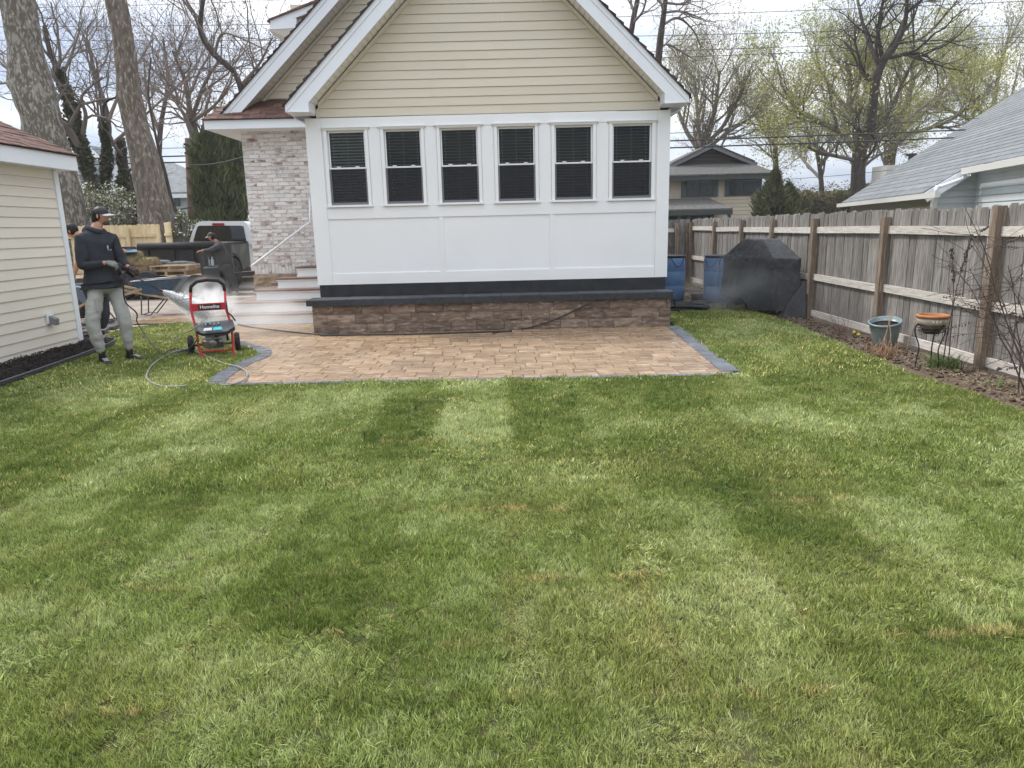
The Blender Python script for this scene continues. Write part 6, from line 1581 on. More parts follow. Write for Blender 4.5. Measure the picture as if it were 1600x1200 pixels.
# ------------------------------------------------------------------ people
skin_m = mat('skin', (.45, .25, .17), .55, (.40, .21, .14), 20); skin_d = mat('tan_skin', (.34, .17, .11), .55)
def skinned(name, pts, edges, radii, mt, parent, sub=2, root=0):
    me = bpy.data.meshes.new(name); me.from_pydata([tuple(p) for p in pts], edges, []); me.update()
    o = bpy.data.objects.new(name, me); COL.objects.link(o)
    o.modifiers.new('skin', 'SKIN'); 
    if not me.skin_vertices: 
        bm = bmesh.new(); bm.from_mesh(me); bm.verts.layers.skin.verify(); bm.to_mesh(me); bm.free()
    for i, sv in enumerate(me.skin_vertices[0].data):
        r_ = radii[i]; sv.radius = (r_, r_) if not isinstance(r_, tuple) else r_; sv.use_root = (i == root)
    s = o.modifiers.new('sub', 'SUBSURF'); s.levels = sub; s.render_levels = sub
    dg = bpy.context.evaluated_depsgraph_get(); m2 = bpy.data.meshes.new_from_object(o.evaluated_get(dg)); bpy.data.objects.remove(o)
    m2.materials.clear(); m2.materials.append(mt); m2.polygons.foreach_set('use_smooth', [True]*len(m2.polygons)); m2.name = name
    m2.transform(Matrix.Translation(-wloc(parent)))
    o = bpy.data.objects.new(name, m2); link(o, parent); return o
def wrinkle(o, amp, sc, seed=0, gx=1, gz=1):
    for v in o.data.vertices:
        p = Vector((v.co.x*sc*gx, v.co.y*sc*gx, v.co.z*sc*gz + seed)); n = noise.noise(p) + .5*noise.noise(p*2.3); v.co += v.normal * n * amp
def head_pts():
    """closed head surface, face towards +X, origin at the middle of the skull, height about .24"""
    def fn(p):
        return 1
    vs = []; fs = []; n, m_ = 28, 22
    for i in range(m_+1):
        th = math.pi*i/m_
        for j in range(n):
            ph = 2*math.pi*j/n; d = Vector((math.sin(th)*math.cos(ph), math.sin(th)*math.sin(ph), math.cos(th)))
            x, y, z = d.x*.098, d.y*.077, d.z*.118
            if z < 0: k = 1 - .30*min(1, -z/.118); y *= k; x *= 1 - .12*min(1, -z/.118)
            if z < -.03 and x < 0: x *= .78
            f = max(0, d.x)**6
            g = lambda c, w, v: math.exp(-((v-c)/w)**2)
            x += f*(.026*g(-.018, .016, z)*g(0, .013, y) + .012*g(.002, .022, z)*g(0, .010, y) + .007*g(.030, .012, z)*g(0, .05, y) - .010*g(.010, .011, z)*(g(.030, .014, y)+g(-.030, .014, y)) + .008*g(-.052, .007, z)*g(0, .022, y) + .007*g(-.063, .007, z)*g(0, .018, y) - .005*g(-.075, .006, z)*g(0, .03, y) + .010*g(-.098, .016, z)*g(0, .025, y))
            vs.append(Vector((x, y, z)))
    for i in range(m_):
        for j in range(n):
            q = (j+1) % n; fs.append((i*n+j, (i+1)*n+j, (i+1)*n+q, i*n+q))
    return vs, fs
def add_head(root, c, yaw, pitch, skin_mt, s=1.0, tilt=0):
    R_ = Matrix.Rotation(yaw, 3, 'Z') @ Matrix.Rotation(pitch, 3, 'Y') @ Matrix.Rotation(tilt, 3, 'X'); c = Vector(c)
    T_ = lambda v: c + R_ @ (Vector(v)*s)
    vs, fs = head_pts(); mb = MB(); mb.add([T_(v) for v in vs], fs, True)
    for sy in (-1, 1): mb.ball(T_((-.008, sy*.079, -.008)), (.014*s, .010*s, .030*s), 10, 8, R_ @ Matrix.Rotation(sy*.25, 3, 'Z'))
    return mb, T_, R_
def cap_on(root, T_, R_, s, crown_mt, brim_mt, front_mt=None, back_open=False):
    mb = MB(); vs = []; fs = []; n, k = 24, 8
    for i in range(k+1):
        th = (math.pi/2)*i/k
        for j in range(n):
            ph = 2*math.pi*j/n; x, y, z = math.sin(th)*math.cos(ph)*.106 - .004, math.sin(th)*math.sin(ph)*.086, math.cos(th)*.094 + .026
            vs.append(T_((x, y, z - .014*max(0, -math.cos(ph))*math.sin(th))))
    for i in range(k):
        for j in range(n):
            q = (j+1) % n; fs.append((i*n+j, (i+1)*n+j, (i+1)*n+q, i*n+q))
    mb.add(vs, fs, True); mb.ball(T_((-.004, 0, .126)), (.008*s,)*3, 8, 5); o = mb.build('cap', crown_mt, root)
    mb = MB(); top = []; bot = []; NB = 12
    for i in range(NB+1):
        a = -1.05 + 2.1*i/NB
        for rr_ in (0, 1):
            x = .100*math.cos(a) + (.088*math.cos(a*.9) if rr_ else 0); y = .090*math.sin(a)*(1 if not rr_ else .92); z = .030 - (.014 if rr_ else 0) - .018*(a/1.05)**2
            top.append(T_((x, y, z))); bot.append(T_((x, y, z-.006)))
    fs = []
    for i in range(NB): a_ = 2*i; fs.append((a_, a_+1, a_+3, a_+2)); b_ = len(top)+2*i; fs.append((b_, b_+2, b_+3, b_+1)); fs.append((a_+1, b_+1, b_+3, a_+3))
    mb.add(top+bot, fs, True); mb.build('cap_brim', brim_mt, o)
    if front_mt:
        mb = MB(); vs = []; fs = []
        for i in range(7):
            th = math.radians(25) + math.radians(62)*i/6
            for j in range(9):
                ph = math.radians(-48+96*j/8); vs.append(T_((math.sin(th)*math.cos(ph)*.1085-.004, math.sin(th)*math.sin(ph)*.0885, math.cos(th)*.0965+.026)))
        for i in range(6):
            for j in range(8): a_ = i*9+j; fs.append((a_, a_+9, a_+10, a_+1))
        mb.add(vs, fs, True); mb.build('cap_front', front_mt, o)
    return o
def hand(root, wrist, d, up, mt, curl=1.0, s=1.0, name='glove'):
    """palm and five fingers; d = direction of the palm, up = back of the hand"""
    d = Vector(d).normalized(); up = (Vector(up) - d*Vector(up).dot(d)).normalized(); side = d.cross(up)
    w = Vector(wrist); mb = MB()
    vs = []
    for (t, hw, hh) in ((-.01, .024, .018), (.02, .034, .018), (.06, .041, .016), (.088, .039, .013)):
        c = w + d*t*s
        for (i, j) in ((-1, -.6), (-.6, -1), (.6, -1), (1, -.6), (1, .6), (.6, 1), (-.6, 1), (-1, .6)): vs.append(c + side*hw*i*s + up*hh*j*s)
    fs = []
    for k in range(3):
        for j in range(8): q = (j+1) % 8; fs.append((k*8+j, k*8+q, k*8+8+q, k*8+8+j))
    fs += [tuple(range(7, -1, -1)), tuple(range(24, 32))]; mb.add(vs, fs, True)
    for k, (o_, L_) in enumerate(((-.030, .062), (-.010, .074), (.010, .070), (.029, .056))):
        p = w + d*.084*s + side*o_*s; P = [p - d*.012*s, p]; dd = d.copy(); a = 0
        for (f, c_) in ((.45, .55), (.32, .75), (.26, .5)):
            a += c_*curl; v = d*math.cos(a) - up*math.sin(a); P.append(P[-1] + v*L_*f*s)
        mb.tube(P, [.0095*s, .0095*s, .009*s, .0082*s, .007*s], 7)
    p = w + d*.025*s - side*.034*s; v1 = (d*.7 - side*.7 - up*.2).normalized(); v2 = (d*.9 - side*.1 - up*.6*curl).normalized()
    mb.tube([p, p + v1*.032*s, p + v1*.032*s + v2*.030*s, p + v1*.034*s + v2*.052*s], [.012*s, .011*s, .0095*s, .008*s], 7)
    return mb
def shoe(root, heel, yaw, mt, sole_mt, s=1.0, pitch=0, L_=.30):
    R_ = Matrix.Rotation(yaw, 3, 'Z') @ Matrix.Rotation(pitch, 3, 'Y'); h = Vector(heel); mb = MB(); vs = []; fs = []; n = 12
    prof = ((-.03, .030, .075), (0, .040, .085), (.05, .041, .092), (.10, .043, .085), (.16, .049, .062), (.22, .050, .047), (.265, .040, .038), (.288, .020, .026))
    for (x, w_, hh) in prof:
        for j in range(n):
            a = 2*math.pi*j/n; y = math.cos(a)*w_; z = .018 + (hh-.018)*.5*(1+math.sin(a)); y *= 1 - .25*max(0, math.sin(a))
            vs.append(h + R_ @ (Vector((x, y, z))*s))
    for k in range(len(prof)-1):
        for j in range(n): q = (j+1) % n; fs.append((k*n+j, k*n+q, (k+1)*n+q, (k+1)*n+j))
    fs += [tuple(range(n-1, -1, -1)), tuple(range((len(prof)-1)*n, len(prof)*n))]; mb.add(vs, fs, True); o = mb.build('shoe', mt, root)
    mb = MB(); pts = []
    for (x, w_) in ((-.035, .022), (-.02, .040), (.05, .044), (.10, .045), (.18, .053), (.24, .049), (.28, .032), (.295, .012)): pts.append((x, w_))
    poly = [h + R_ @ (Vector((x, w_, 0))*s) for x, w_ in pts] + [h + R_ @ (Vector((x, -w_, 0))*s) for x, w_ in pts[::-1]]
    mb.prism(poly, R_ @ Vector((0, 0, .022*s))); mb.build('sole', sole_mt, o)
    return o, R_, h
# ---- man with the spray wand
hood_m = mat('charcoal_hoodie_fabric', (.024, .026, .034), .9, (.036, .038, .047), 7, bump=.002, bscale=140)
pants_m = mat('grey_sweatpants', (.41, .41, .385), .9, (.34, .34, .32), 6, bump=.0015, bscale=90)
dark_hair = mat('dark_hair', (.012, .010, .009), .6, bump=.003, bscale=60); glove_m = mat('grey_knit_glove', (.22, .22, .20), .9, (.15, .15, .14), 30); glove_d = mat('dark_glove', (.05, .035, .035), .8)
man = thing('person', 'man in charcoal hoodie, black cap and grey sweatpants holding a spray wand', 'person', (-5.18, 9.18, 0))
YM = 9.18
hipL, hipR = Vector((-5.11, 9.24, .97)), Vector((-5.23, 9.07, .97))
knR, knL = Vector((-5.30, 8.98, .54)), Vector((-5.00, 9.20, .55))
anR, anL = Vector((-5.28, 9.06, .11)), Vector((-5.04, 9.28, .11))
pel = Vector((-5.18, 9.16, 1.02)); wai = Vector((-5.20, 9.16, 1.16)); chs = Vector((-5.21, 9.15, 1.42)); shc = Vector((-5.20, 9.15, 1.62))
neck = Vector((-5.17, 9.17, 1.735)); hd = Vector((-5.115, 9.19, 1.86))
shR, shL = Vector((-5.29, 9.00, 1.575)), Vector((-5.09, 9.32, 1.575))
elR, elL = Vector((-5.27, 8.92, 1.24)), Vector((-4.98, 9.30, 1.28))
wrR, wrL = Vector((-5.00, 8.99, 1.29)), Vector((-4.84, 9.18, 1.21))
body = skinned('body', [pel, wai, chs, shc, neck, hd - Vector((.0, 0, .06)), hipL, knL, anL, hipR, knR, anR, shL, elL, wrL, shR, elR, wrR],
    [(0,1),(1,2),(2,3),(3,4),(4,5),(0,6),(6,7),(7,8),(0,9),(9,10),(10,11),(3,12),(12,13),(13,14),(3,15),(15,16),(16,17)],
    [.09, .11, .13, .09, .062, .058, .065, .050, .036, .065, .050, .036, .055, .042, .028, .055, .042, .028], skin_m, man)
mbh, T_, R_ = add_head(man, hd, math.radians(8), math.radians(2), skin_m, .98)
mbh.build('head', skin_m, man)
mb = MB(); vs = []
mb.ball(T_((-.018, 0, .012)), (.088, .080, .100), 16, 12, R_, fn=lambda p: 1.0); mb.ball(T_((-.055, 0, -.045)), (.050, .066, .050), 14, 10, R_)
for sy in (-1, 1): mb.box(T_((.012, sy*.077, -.012)), (.022, .008, .05), R_)
mb.build('hair', dark_hair, man)
cap_on(man, T_, R_, 1, black_m, mat('white_brim', (.55, .55, .53), .8))
mb = MB(); mb.box(T_((.096, .030, .010)), (.006, .040, .028), R_); mb.box(T_((.096, -.030, .010)), (.006, .040, .028), R_); mb.bar(T_((.094, .052, .014)), T_((.0, .083, .010)), .004, .006); mb.bar(T_((.094, -.052, .014)), T_((.0, -.083, .010)), .004, .006); mb.build('glasses', black_m, man)
mb = MB(); mb.ball(T_((.060, 0, -.088)), (.040, .046, .030), 12, 8, R_); mb.build('beard', mat('stubble', (.10, .055, .04), .8), man)
h1 = skinned('hoodie', [pel + Vector((0, 0, .02)), wai + Vector((.01, 0, .02)), chs, shc, neck + Vector((-.01, 0, -.055)), shL, (shL+elL)/2, elL, elL.lerp(wrL, .85), shR, (shR+elR)/2, elR, elR.lerp(wrR, .88)],
    [(0,1),(1,2),(2,3),(3,4),(3,5),(5,6),(6,7),(7,8),(3,9),(9,10),(10,11),(11,12)],
    [(.225, .215), (.215, .205), (.20, .185), (.15, .125), .098, .088, .082, .072, .046, .095, .09, .082, .048], hood_m, man, 3, 1)
wrinkle(h1, .012, 9, 2, 1, .7)
mb = MB(); P = []
for i in range(13):
    a = math.pi*(.04 + 1.92*i/12); P.append(neck + Vector((math.cos(a)*.085 - .01, math.sin(a)*.092 - .01, -.045 - .035*math.cos(a))))
mb.tube(P, [.030]+[.036]*11+[.030], 8); mb.ball(neck + Vector((-.085, -.01, -.07)), (.085, .12, .085), 14, 10); mb.build('hood', hood_m, man)
mb = MB(); mb.tube([Vector((pel.x+.182*math.cos(a), pel.y+.178*math.sin(a), pel.z-.035)) for a in [i*2*math.pi/24 for i in range(25)]], .022, 8); mb.build('hem', hood_m, man)
mb = MB(); lg_m = mat('light_blue_print', (.35, .40, .55), .8)
ld = Vector((.45, -.89, 0)); mb.box((-5.015, 9.075, 1.475), (.016, .004, .04), Matrix.Rotation(.9, 3, 'Z')); mb.box((-5.005, 9.09, 1.44), (.055, .004, .006), Matrix.Rotation(.9, 3, 'Z')); mb.build('chest_logo', lg_m, man)
tr = skinned('trousers', [pel + Vector((0, 0, .01)), hipL, hipL.lerp(knL, .55), knL, knL.lerp(anL, .5), anL + Vector((0, 0, .03)), hipR, hipR.lerp(knR, .55), knR, knR.lerp(anR, .5), anR + Vector((0, 0, .03))],
    [(0,1),(1,2),(2,3),(3,4),(4,5),(0,6),(6,7),(7,8),(8,9),(9,10)], [(.11, .11), .092, .100, .088, .076, .052, .096, .104, .088, .077, .052], pants_m, man, 3, 0)
wrinkle(tr, .010, 9, 5, 1, 1.5)
mb = MB(); mb.box(hipR + Vector((-.0, -.105, -.20)), (.11, .03, .16), Matrix.Rotation(-.25, 3, 'Z')); o = mb.build('pocket', pants_m, man)
sole_w = mat('black_sole', (.02, .02, .02), .7); shoe_k = mat('black_knit_shoe', (.02, .02, .022), .7); sock = mat('black_sock', (.015, .015, .016), .9)
for (an, yw) in ((anR, -.75), (anL, -.30)):
    d = Vector((math.cos(yw), math.sin(yw), 0)); o, R2, h2 = shoe(man, (an.x - d.x*.03, an.y - d.y*.03, .0), yw, shoe_k, sole_w)
    MB().tube([an + Vector((0, 0, .07)), an, an + Vector((0, 0, -.05))], [.040, .040, .042], 10).build('sock', sock, man)
    mb = MB()
    for k in range(3): p = h2 + R2 @ Vector((.12 + k*.03, 0, .082 - k*.009)); mb.bar(p - R2 @ Vector((0, .03, .006)), p + R2 @ Vector((0, .03, -.006)), .010, .006)
    mb.build('lace', mat('white_lace', (.6, .6, .6), .8), o)
wand_a, wand_b = Vector((-5.00, 9.05, 1.27)), at(252, 454, 9.55)
wd = (wand_b - wand_a).normalized()
hand(man, wrR, (.8, .25, -.35), (.1, -.5, .9), glove_m, 1.25, 1.12).build('glove', glove_m, man)
hand(man, wrL, (.75, .1, -.45), (.2, -.3, .9), glove_d, 1.25, 1.08).build('glove', glove_d, man)
wand = thing('spray_wand', 'black spray gun and long lance held by the man in the hoodie', 'spray wand', tuple(wand_a))
mb = MB(); g0_ = wand_a + Vector((.09, .02, -.01)); mb.tube([wand_a, g0_, wand_a.lerp(wand_b, .42)], [.024, .026, .022], 8); mb.tube([g0_, g0_ + Vector((.01, .0, -.13))], [.020, .017], 8); mb.tube([g0_ + Vector((-.03, 0, -.02)), g0_ + Vector((-.04, 0, -.11)), g0_ + Vector((.0, 0, -.14))], .007, 5); mb.build('gun', black_m, wand)
MB().tube([wand_a.lerp(wand_b, .38), wand_b], [.009, .008], 8).build('lance', dark_steel, wand)
MB().tube([wand_b - wd*.03, wand_b + wd*.02], [.013, .012], 8).build('nozzle', mat('red_handle', (.25, .02, .03), .5), wand)
MB().tube([wand_a.lerp(wand_b, .28), wand_a.lerp(wand_b, .40)], .018, 8).build('side_handle', mat('dark_red_grip', (.10, .012, .018), .6), wand)

# ---- worker leaning on the trailer, facing left
w2 = thing('person', 'man in grey cap and dark work clothes leaning on the trailer front', 'person', (-7.25, 18.3, 0))
cl2 = mat('dark_grey_shirt', (.065, .067, .068), .9, (.05, .05, .052), 6, bump=.002, bscale=60); cl3 = mat('dark_work_trousers', (.045, .047, .048), .9, (.06, .06, .06), 5)
def w2p(px, py, dy=0): return at(px, py, 18.2 + dy)
pel, wai, chs, shc = w2p(353, 414), w2p(351, 405), w2p(345, 393), w2p(342, 383)
neck, hd2 = w2p(337, 376), w2p(331, 370)
hL, kL, aL = w2p(351, 419, .1), w2p(360, 440, .12), w2p(362, 459, .12); hR, kR, aR = w2p(355, 419, -.12), w2p(366, 441, -.14), w2p(371, 458, -.1)
aR.z = aL.z = .12
sR, eR, wR = w2p(342, 385, -.18), w2p(329, 391, -.25), w2p(316, 392, -.25); sL, eL, wL = w2p(343, 384, .18), w2p(333, 392, .2), w2p(322, 391, .15)
skinned('body', [pel, wai, chs, shc, neck, hd2 + Vector((.01, 0, -.05)), hL, kL, aL, hR, kR, aR, sL, eL, wL, sR, eR, wR],
    [(0,1),(1,2),(2,3),(3,4),(4,5),(0,6),(6,7),(7,8),(0,9),(9,10),(10,11),(3,12),(12,13),(13,14),(3,15),(15,16),(16,17)],
    [.11, .11, .11, .07, .050, .050, .07, .05, .036, .08, .05, .036, .05, .04, .026, .05, .04, .026], skin_d, w2)
sh = skinned('shirt', [pel + Vector((0, 0, -.09)), wai, chs, shc, neck + Vector((.02, 0, .0)), sL, eL, eL.lerp(wL, .85), sR, eR, eR.lerp(wR, .85)], [(0,1),(1,2),(2,3),(3,4),(3,5),(5,6),(6,7),(3,8),(8,9),(9,10)], [(.20, .20), (.195, .19), (.185, .17), .14, .078, .085, .065, .045, .09, .068, .046], cl2, w2, 2); wrinkle(sh, .012, 8, 1)
tr = skinned('trousers', [pel, hL, kL, aL + Vector((0, 0, .03)), hR, kR, aR + Vector((0, 0, .03))], [(0,1),(1,2),(2,3),(0,4),(4,5),(5,6)], [(.15, .14), .115, .085, .075, .12, .088, .078], cl3, w2, 2, 0); wrinkle(tr, .012, 8, 3)
mbh, T_, R_ = add_head(w2, hd2, math.pi - .15, .15, skin_d, .98); mbh.build('head', skin_d, w2)
MB().ball(T_((-.02, 0, .01)), (.088, .082, .10), 14, 10, R_).build('hair', dark_hair, w2); cap_on(w2, T_, R_, 1, black_m, mat('light_cap', (.34, .33, .30), .8), MATS['light_cap'])
for p_, q_ in ((wR, eR), (wL, eL)): hand(w2, p_, p_ - q_, (0, 0, 1), skin_d, .6).build('hand', skin_d, w2)
for an in (aL, aR): shoe(w2, (an.x+.03, an.y, 0), math.pi + .3, mat('brown_boot', (.035, .028, .022), .8), sole_w, 1.05)

# ---- third worker mostly hidden behind the man with the wand
w3 = thing('person', 'man in pale t-shirt half hidden behind the man with the spray wand', 'person', (-6.45, 11.6, 0))
tee = mat('pale_grey_tshirt', (.30, .33, .33), .9, (.26, .29, .29), 5); jeans = mat('dark_jeans', (.035, .04, .05), .9)
W3 = lambda px, py, dy=0: at(px, py, 11.7 + dy)
pel, wai, chs, shc = W3(150, 450), W3(148, 430), W3(142, 395), W3(138, 372); neck, hd3 = W3(124, 366), W3(112, 361)
hL, kL, aL = W3(158, 455, .1), W3(164, 492, .1), W3(160, 525, .1); hR, kR, aR = W3(145, 455, -.1), W3(150, 492, -.1), W3(152, 525, -.1); aL.z = aR.z = .1
sR, eR, wR = W3(128, 385, -.15), W3(121, 412, -.2), W3(115, 432, -.2); sL, eL, wL = W3(160, 375, .1), W3(178, 383, .1), W3(187, 389, -.05)
skinned('body', [pel, wai, chs, shc, neck, hd3 + Vector((.02, 0, -.05)), hL, kL, aL, hR, kR, aR, sL, eL, wL, sR, eR, wR],
    [(0,1),(1,2),(2,3),(3,4),(4,5),(0,6),(6,7),(7,8),(0,9),(9,10),(10,11),(3,12),(12,13),(13,14),(3,15),(15,16),(16,17)],
    [.12, .12, .12, .09, .06, .055, .08, .055, .038, .08, .055, .038, .055, .045, .03, .055, .045, .03], skin_m, w3)
skinned('shirt', [pel, wai, chs, shc, sL, sL.lerp(eL, .5), sR, sR.lerp(eR, .5)], [(0,1),(1,2),(2,3),(3,4),(4,5),(3,6),(6,7)], [.15, .155, .16, .12, .08, .065, .08, .065], tee, w3, 2)
skinned('trousers', [pel, hL, kL, aL, hR, kR, aR], [(0,1),(1,2),(2,3),(0,4),(4,5),(5,6)], [.14, .11, .085, .07, .11, .085, .07], jeans, w3, 2)
mbh, T_, R_ = add_head(w3, hd3, math.pi, .3, skin_m, .98); mbh.build('head', skin_m, w3); MB().ball(T_((-.012, 0, .022)), (.097, .087, .107), 14, 10, R_).build('hair', dark_hair, w3)
hand(w3, wR, wR - eR, (0, -1, 0), glove_m, .9).build('glove', glove_m, w3); hand(w3, wL, wL - eL, (0, 0, 1), skin_m, .7).build('hand', skin_m, w3)
for an in (aL, aR): shoe(w3, (an.x, an.y, 0), math.pi, MATS['brown_boot'], sole_w)

# ------------------------------------------------------------------ pickup truck seen from behind
tk = thing('pickup_truck', 'white pickup with black camouflage bed side parked tail towards the yard', 'pickup truck', (-9.0, 23, 0))
paint_w = mat('white_car_paint', (.66, .68, .69), .25, spec=.5); camo = mat('black_camo_wrap', (.02, .023, .02), .35, (.075, .085, .075), 2.2, 5, contrast=(.46, .54), spec=.5)
tint = mat('tinted_glass', (.012, .014, .015), .06, spec=.8)
V = lambda px, py, Y: at(px, py, Y)
YC = 23.6                                              # back of the cab
cabp = [V(297, 381, YC), V(303, 361, YC), V(309, 350, YC), V(316, 347.5, YC), V(378, 347.5, YC), V(384, 350, YC), V(390, 362, YC), V(396, 381, YC)]
cx0 = sum(p.x for p in cabp)/8
loops = []
for (dy, k, dz) in ((0, 1, 0), (.3, 1.03, .03), (1.2, 1.03, .05), (1.9, 1.02, .0), (2.6, 1.0, -.45)):
    loops.append([Vector((cx0 + (p.x-cx0)*k, YC+dy, p.z + dz*(1 if p.z > 1.7 else 0))) for p in cabp])
mb = MB(); n = 8; vs = [v for l in loops for v in l]; fs = [tuple(range(n))]
for i in range(len(loops)-1):
    for j in range(n): q = (j+1) % n; fs.append((i*n+j, i*n+q, (i+1)*n+q, (i+1)*n+j))
mb.add(vs, fs); cab = mb.build('cab', paint_w, tk); bv = cab.modifiers.new('b', 'BEVEL'); bv.width = .04; bv.segments = 2
MB().prism([V(302, 377, YC-.03), V(306, 362, YC-.03), V(309, 353.5, YC-.03), V(313, 352.5, YC-.03), V(376, 352.5, YC-.03), V(380, 353.5, YC-.03), V(384.5, 377, YC-.03)], (0, .035, 0)).build('rear_window', tint, tk)
MB().prism([V(331, 352, YC-.05), V(332, 348.6, YC-.05), V(349, 348.6, YC-.05), V(350, 352, YC-.05)], (0, .05, 0)).build('brake_light', mat('red_lens', (.30, .01, .02), .25), tk)
MB().prism([V(386.5, 377, YC+.5), V(385, 356, YC+.5), V(386, 354, YC+.5)], (0, 1.2, 0)).build('side_window', tint, tk)
yb0, yb1 = 20.8, YC-.05                               # bed
xr = -8.48; xl = -10.55; zt2 = V(385, 382, yb0+.5).z
def arch(xs, y0, y1, yc, rr_, ztop, zb):
    """side panel with a wheel arch, extruded across x"""
    pts = [(y0, ztop), (y0, zb)]
    for i in range(11): a = math.pi*i/10; pts.append((yc - math.cos(a)*rr_, .44 + math.sin(a)*rr_))
    pts += [(y1, zb), (y1, ztop)]; return [(xs, p[0], p[1]) for p in pts]
MB().prism(arch(xr-.10, yb0, yb1, 22.0, .52, zt2, .60), (.14, 0, 0)).build('bed_side', camo, tk)
MB().prism(arch(xl, yb0, yb1, 22.0, .52, zt2, .60), (.14, 0, 0)).build('bed_side', camo, tk)
MB().prism([(xr-.12, yb0+.0, zt2), (xr+.04, yb0, zt2), (xr+.03, yb1, zt2+.02), (xr-.12, yb1, zt2+.02)], (0, 0, .05)).build('bed_rail', black_m, tk)
mb = MB()
for i in range(14): a0 = math.pi*i/14; a1 = math.pi*(i+1)/14; mb.prism([(xr+.04, 22.0-math.cos(a0)*.51, .44+math.sin(a0)*.51), (xr+.04, 22.0-math.cos(a1)*.51, .44+math.sin(a1)*.51), (xr+.04, 22.0-math.cos(a1)*.60, .44+math.sin(a1)*.60), (xr+.04, 22.0-math.cos(a0)*.60, .44+math.sin(a0)*.60)], (.09, 0, 0))
mb.build('fender_flare', black_m, tk)
MB().bx(xl+.10, xr-.08, yb0-.02, yb0+.06, .62, zt2-.02).build('tailgate', camo, tk); MB().bx(xl+.15, xr-.15, yb0+.07, yb1, .75, .80).build('bed_floor', black_m, tk)
MB().bx(xl+.05, xr, yb0-.2, yb0-.03, .48, .66).build('bumper', mat('chrome', (.4, .4, .41), .25, metal=.9), tk)
MB().bx(xl+.1, xr-.02, YC+.0, YC+3.6, .55, cabp[0].z).build('cab_body', paint_w, tk); MB().bx(xl+.2, xr-.1, YC+2.7, YC+4.1, .6, 1.2).build('bonnet', paint_w, tk)
for (X_, Y_) in ((xr-.14, 22.0), (xl+.02, 22.0), (xr-.14, YC+3.0), (xl+.02, YC+3.0)):
    w = MB().lathe([(.20, 0), (.42, .0), (.445, .04), (.445, .24), (.42, .28), (.20, .28)], (X_, Y_, .445), 26, 'x').build('wheel', rubber, tk)
    MB().lathe([(0, .02), (.24, .02), (.27, .0), (.27, .285), (.23, .25), (.08, .22), (0, .26)], (X_, Y_, .445), 18, 'x').build('rim', dark_steel, w)
    mb = MB()
    for k in range(6): a = k*math.pi/3; mb.bar((X_+.27, Y_+math.cos(a)*.05, .445+math.sin(a)*.05), (X_+.27, Y_+math.cos(a)*.24, .445+math.sin(a)*.24), .03, .05)
    mb.build('spoke', black_metal, w)

# ------------------------------------------------------------------ dump trailer broadside with its load
tl_ = thing('dump_trailer', 'black dump trailer with rolled tarp arm loaded with sod and pallets', 'trailer', (-9.6, 17.6, 0))
yt = 18.5; xa, xb2 = V(120, 430, yt).x - .8, V(316, 430, yt).x
zfl = V(260, 433, yt).z; zup = V(260, 384, yt+2.0).z
MB().bx(xa, xb2, yt, yt+2.05, zfl-.14, zfl).build('bed_floor', black_metal, tl_)
MB().bx(xa, xb2, yt+2.0, yt+2.06, zfl, zup).build('side_wall', black_metal, tl_)
MB().bx(xa, xb2, yt-.03, yt, zfl-.42, zfl-.06).build('side_rail', black_metal, tl_)
for px in (150, 190, 230, 270, 300): x = V(px, 400, yt+2).x; MB().bx(x, x+.07, yt+1.95, yt+1.995, zfl, zup).build('stake_post', black_metal, tl_)
MB().tube([V(216, 385, yt+1.9), V(338, 383, yt+1.9)], .095, 12).build('rolled_tarp', mat('black_tarp', (.022, .022, .023), .6, bump=.01, bscale=12), tl_)
MB().tube([V(213, 386, yt+1.9), V(222, 386, yt+1.9)], .04, 8).build('roller_end', steel, tl_)
MB().bx(xb2-.02, xb2+.06, yt, yt+.10, zfl-.4, V(318, 394, yt).z).build('corner_post', black_metal, tl_); MB().bx(xb2-.02, xb2+.06, yt+1.95, yt+2.05, zfl-.4, zup+.03).build('corner_post', black_metal, tl_)
zr = V(330, 394, yt).z; xr2 = V(345, 400, yt).x
MB().bx(xb2+.061, xr2, yt, yt+.08, zr-.08, zr).build('top_bar', black_metal, tl_); MB().bx(xb2+.061, xr2, yt+.01, yt+.06, zr-.42, zr-.34).build('mid_bar', black_metal, tl_); MB().bx(xb2+.13, xb2+.19, yt+.005, yt+.065, zfl-.3, zr-.085).build('bar', black_metal, tl_)
bxm = MB().bbox(V(322, 430, yt).x, V(346, 430, yt).x, yt-.15, yt+.7, V(330, 450, yt).z, V(330, 416, yt).z, .04).build('battery_box', mat('matt_dark_box', (.05, .052, .055), .6), tl_)
for i, px in enumerate((190, 230, 340)):
    w = MB().lathe([(.16, -.11), (.33, -.11), (.36, -.07), (.36, .07), (.33, .11), (.16, .11)], (V(px, 465, yt-.05).x, yt+.1, .36), 22, 'y').build('wheel', rubber, tl_)
    MB().lathe([(0, -.09), (.17, -.09), (.2, -.115), (.2, .10), (0, .10)], (V(px, 465, yt-.05).x, yt+.1, .36), 14, 'y').build('rim', steel, w)
MB().bx(V(321, 450, yt).x, V(330, 450, yt).x, yt-.17, yt-.13, V(325, 441, yt).z, V(325, 434, yt).z).build('reflector', MATS['red_lens'], tl_)
MB().bar((xb2, yt+1.0, .5), (V(352, 440, yt).x+.6, yt+2.2, .5), .12, .12).build('tongue', black_metal, tl_)
MB().prism([V(176, 395, yt+.3), V(214, 394, yt+.3), V(214, 391, yt+1.6), V(176, 392, yt+1.6)], (0, 0, .02)).build('blue_sheet', mat('pale_blue_sheet', (.16, .26, .42), .4), tl_)
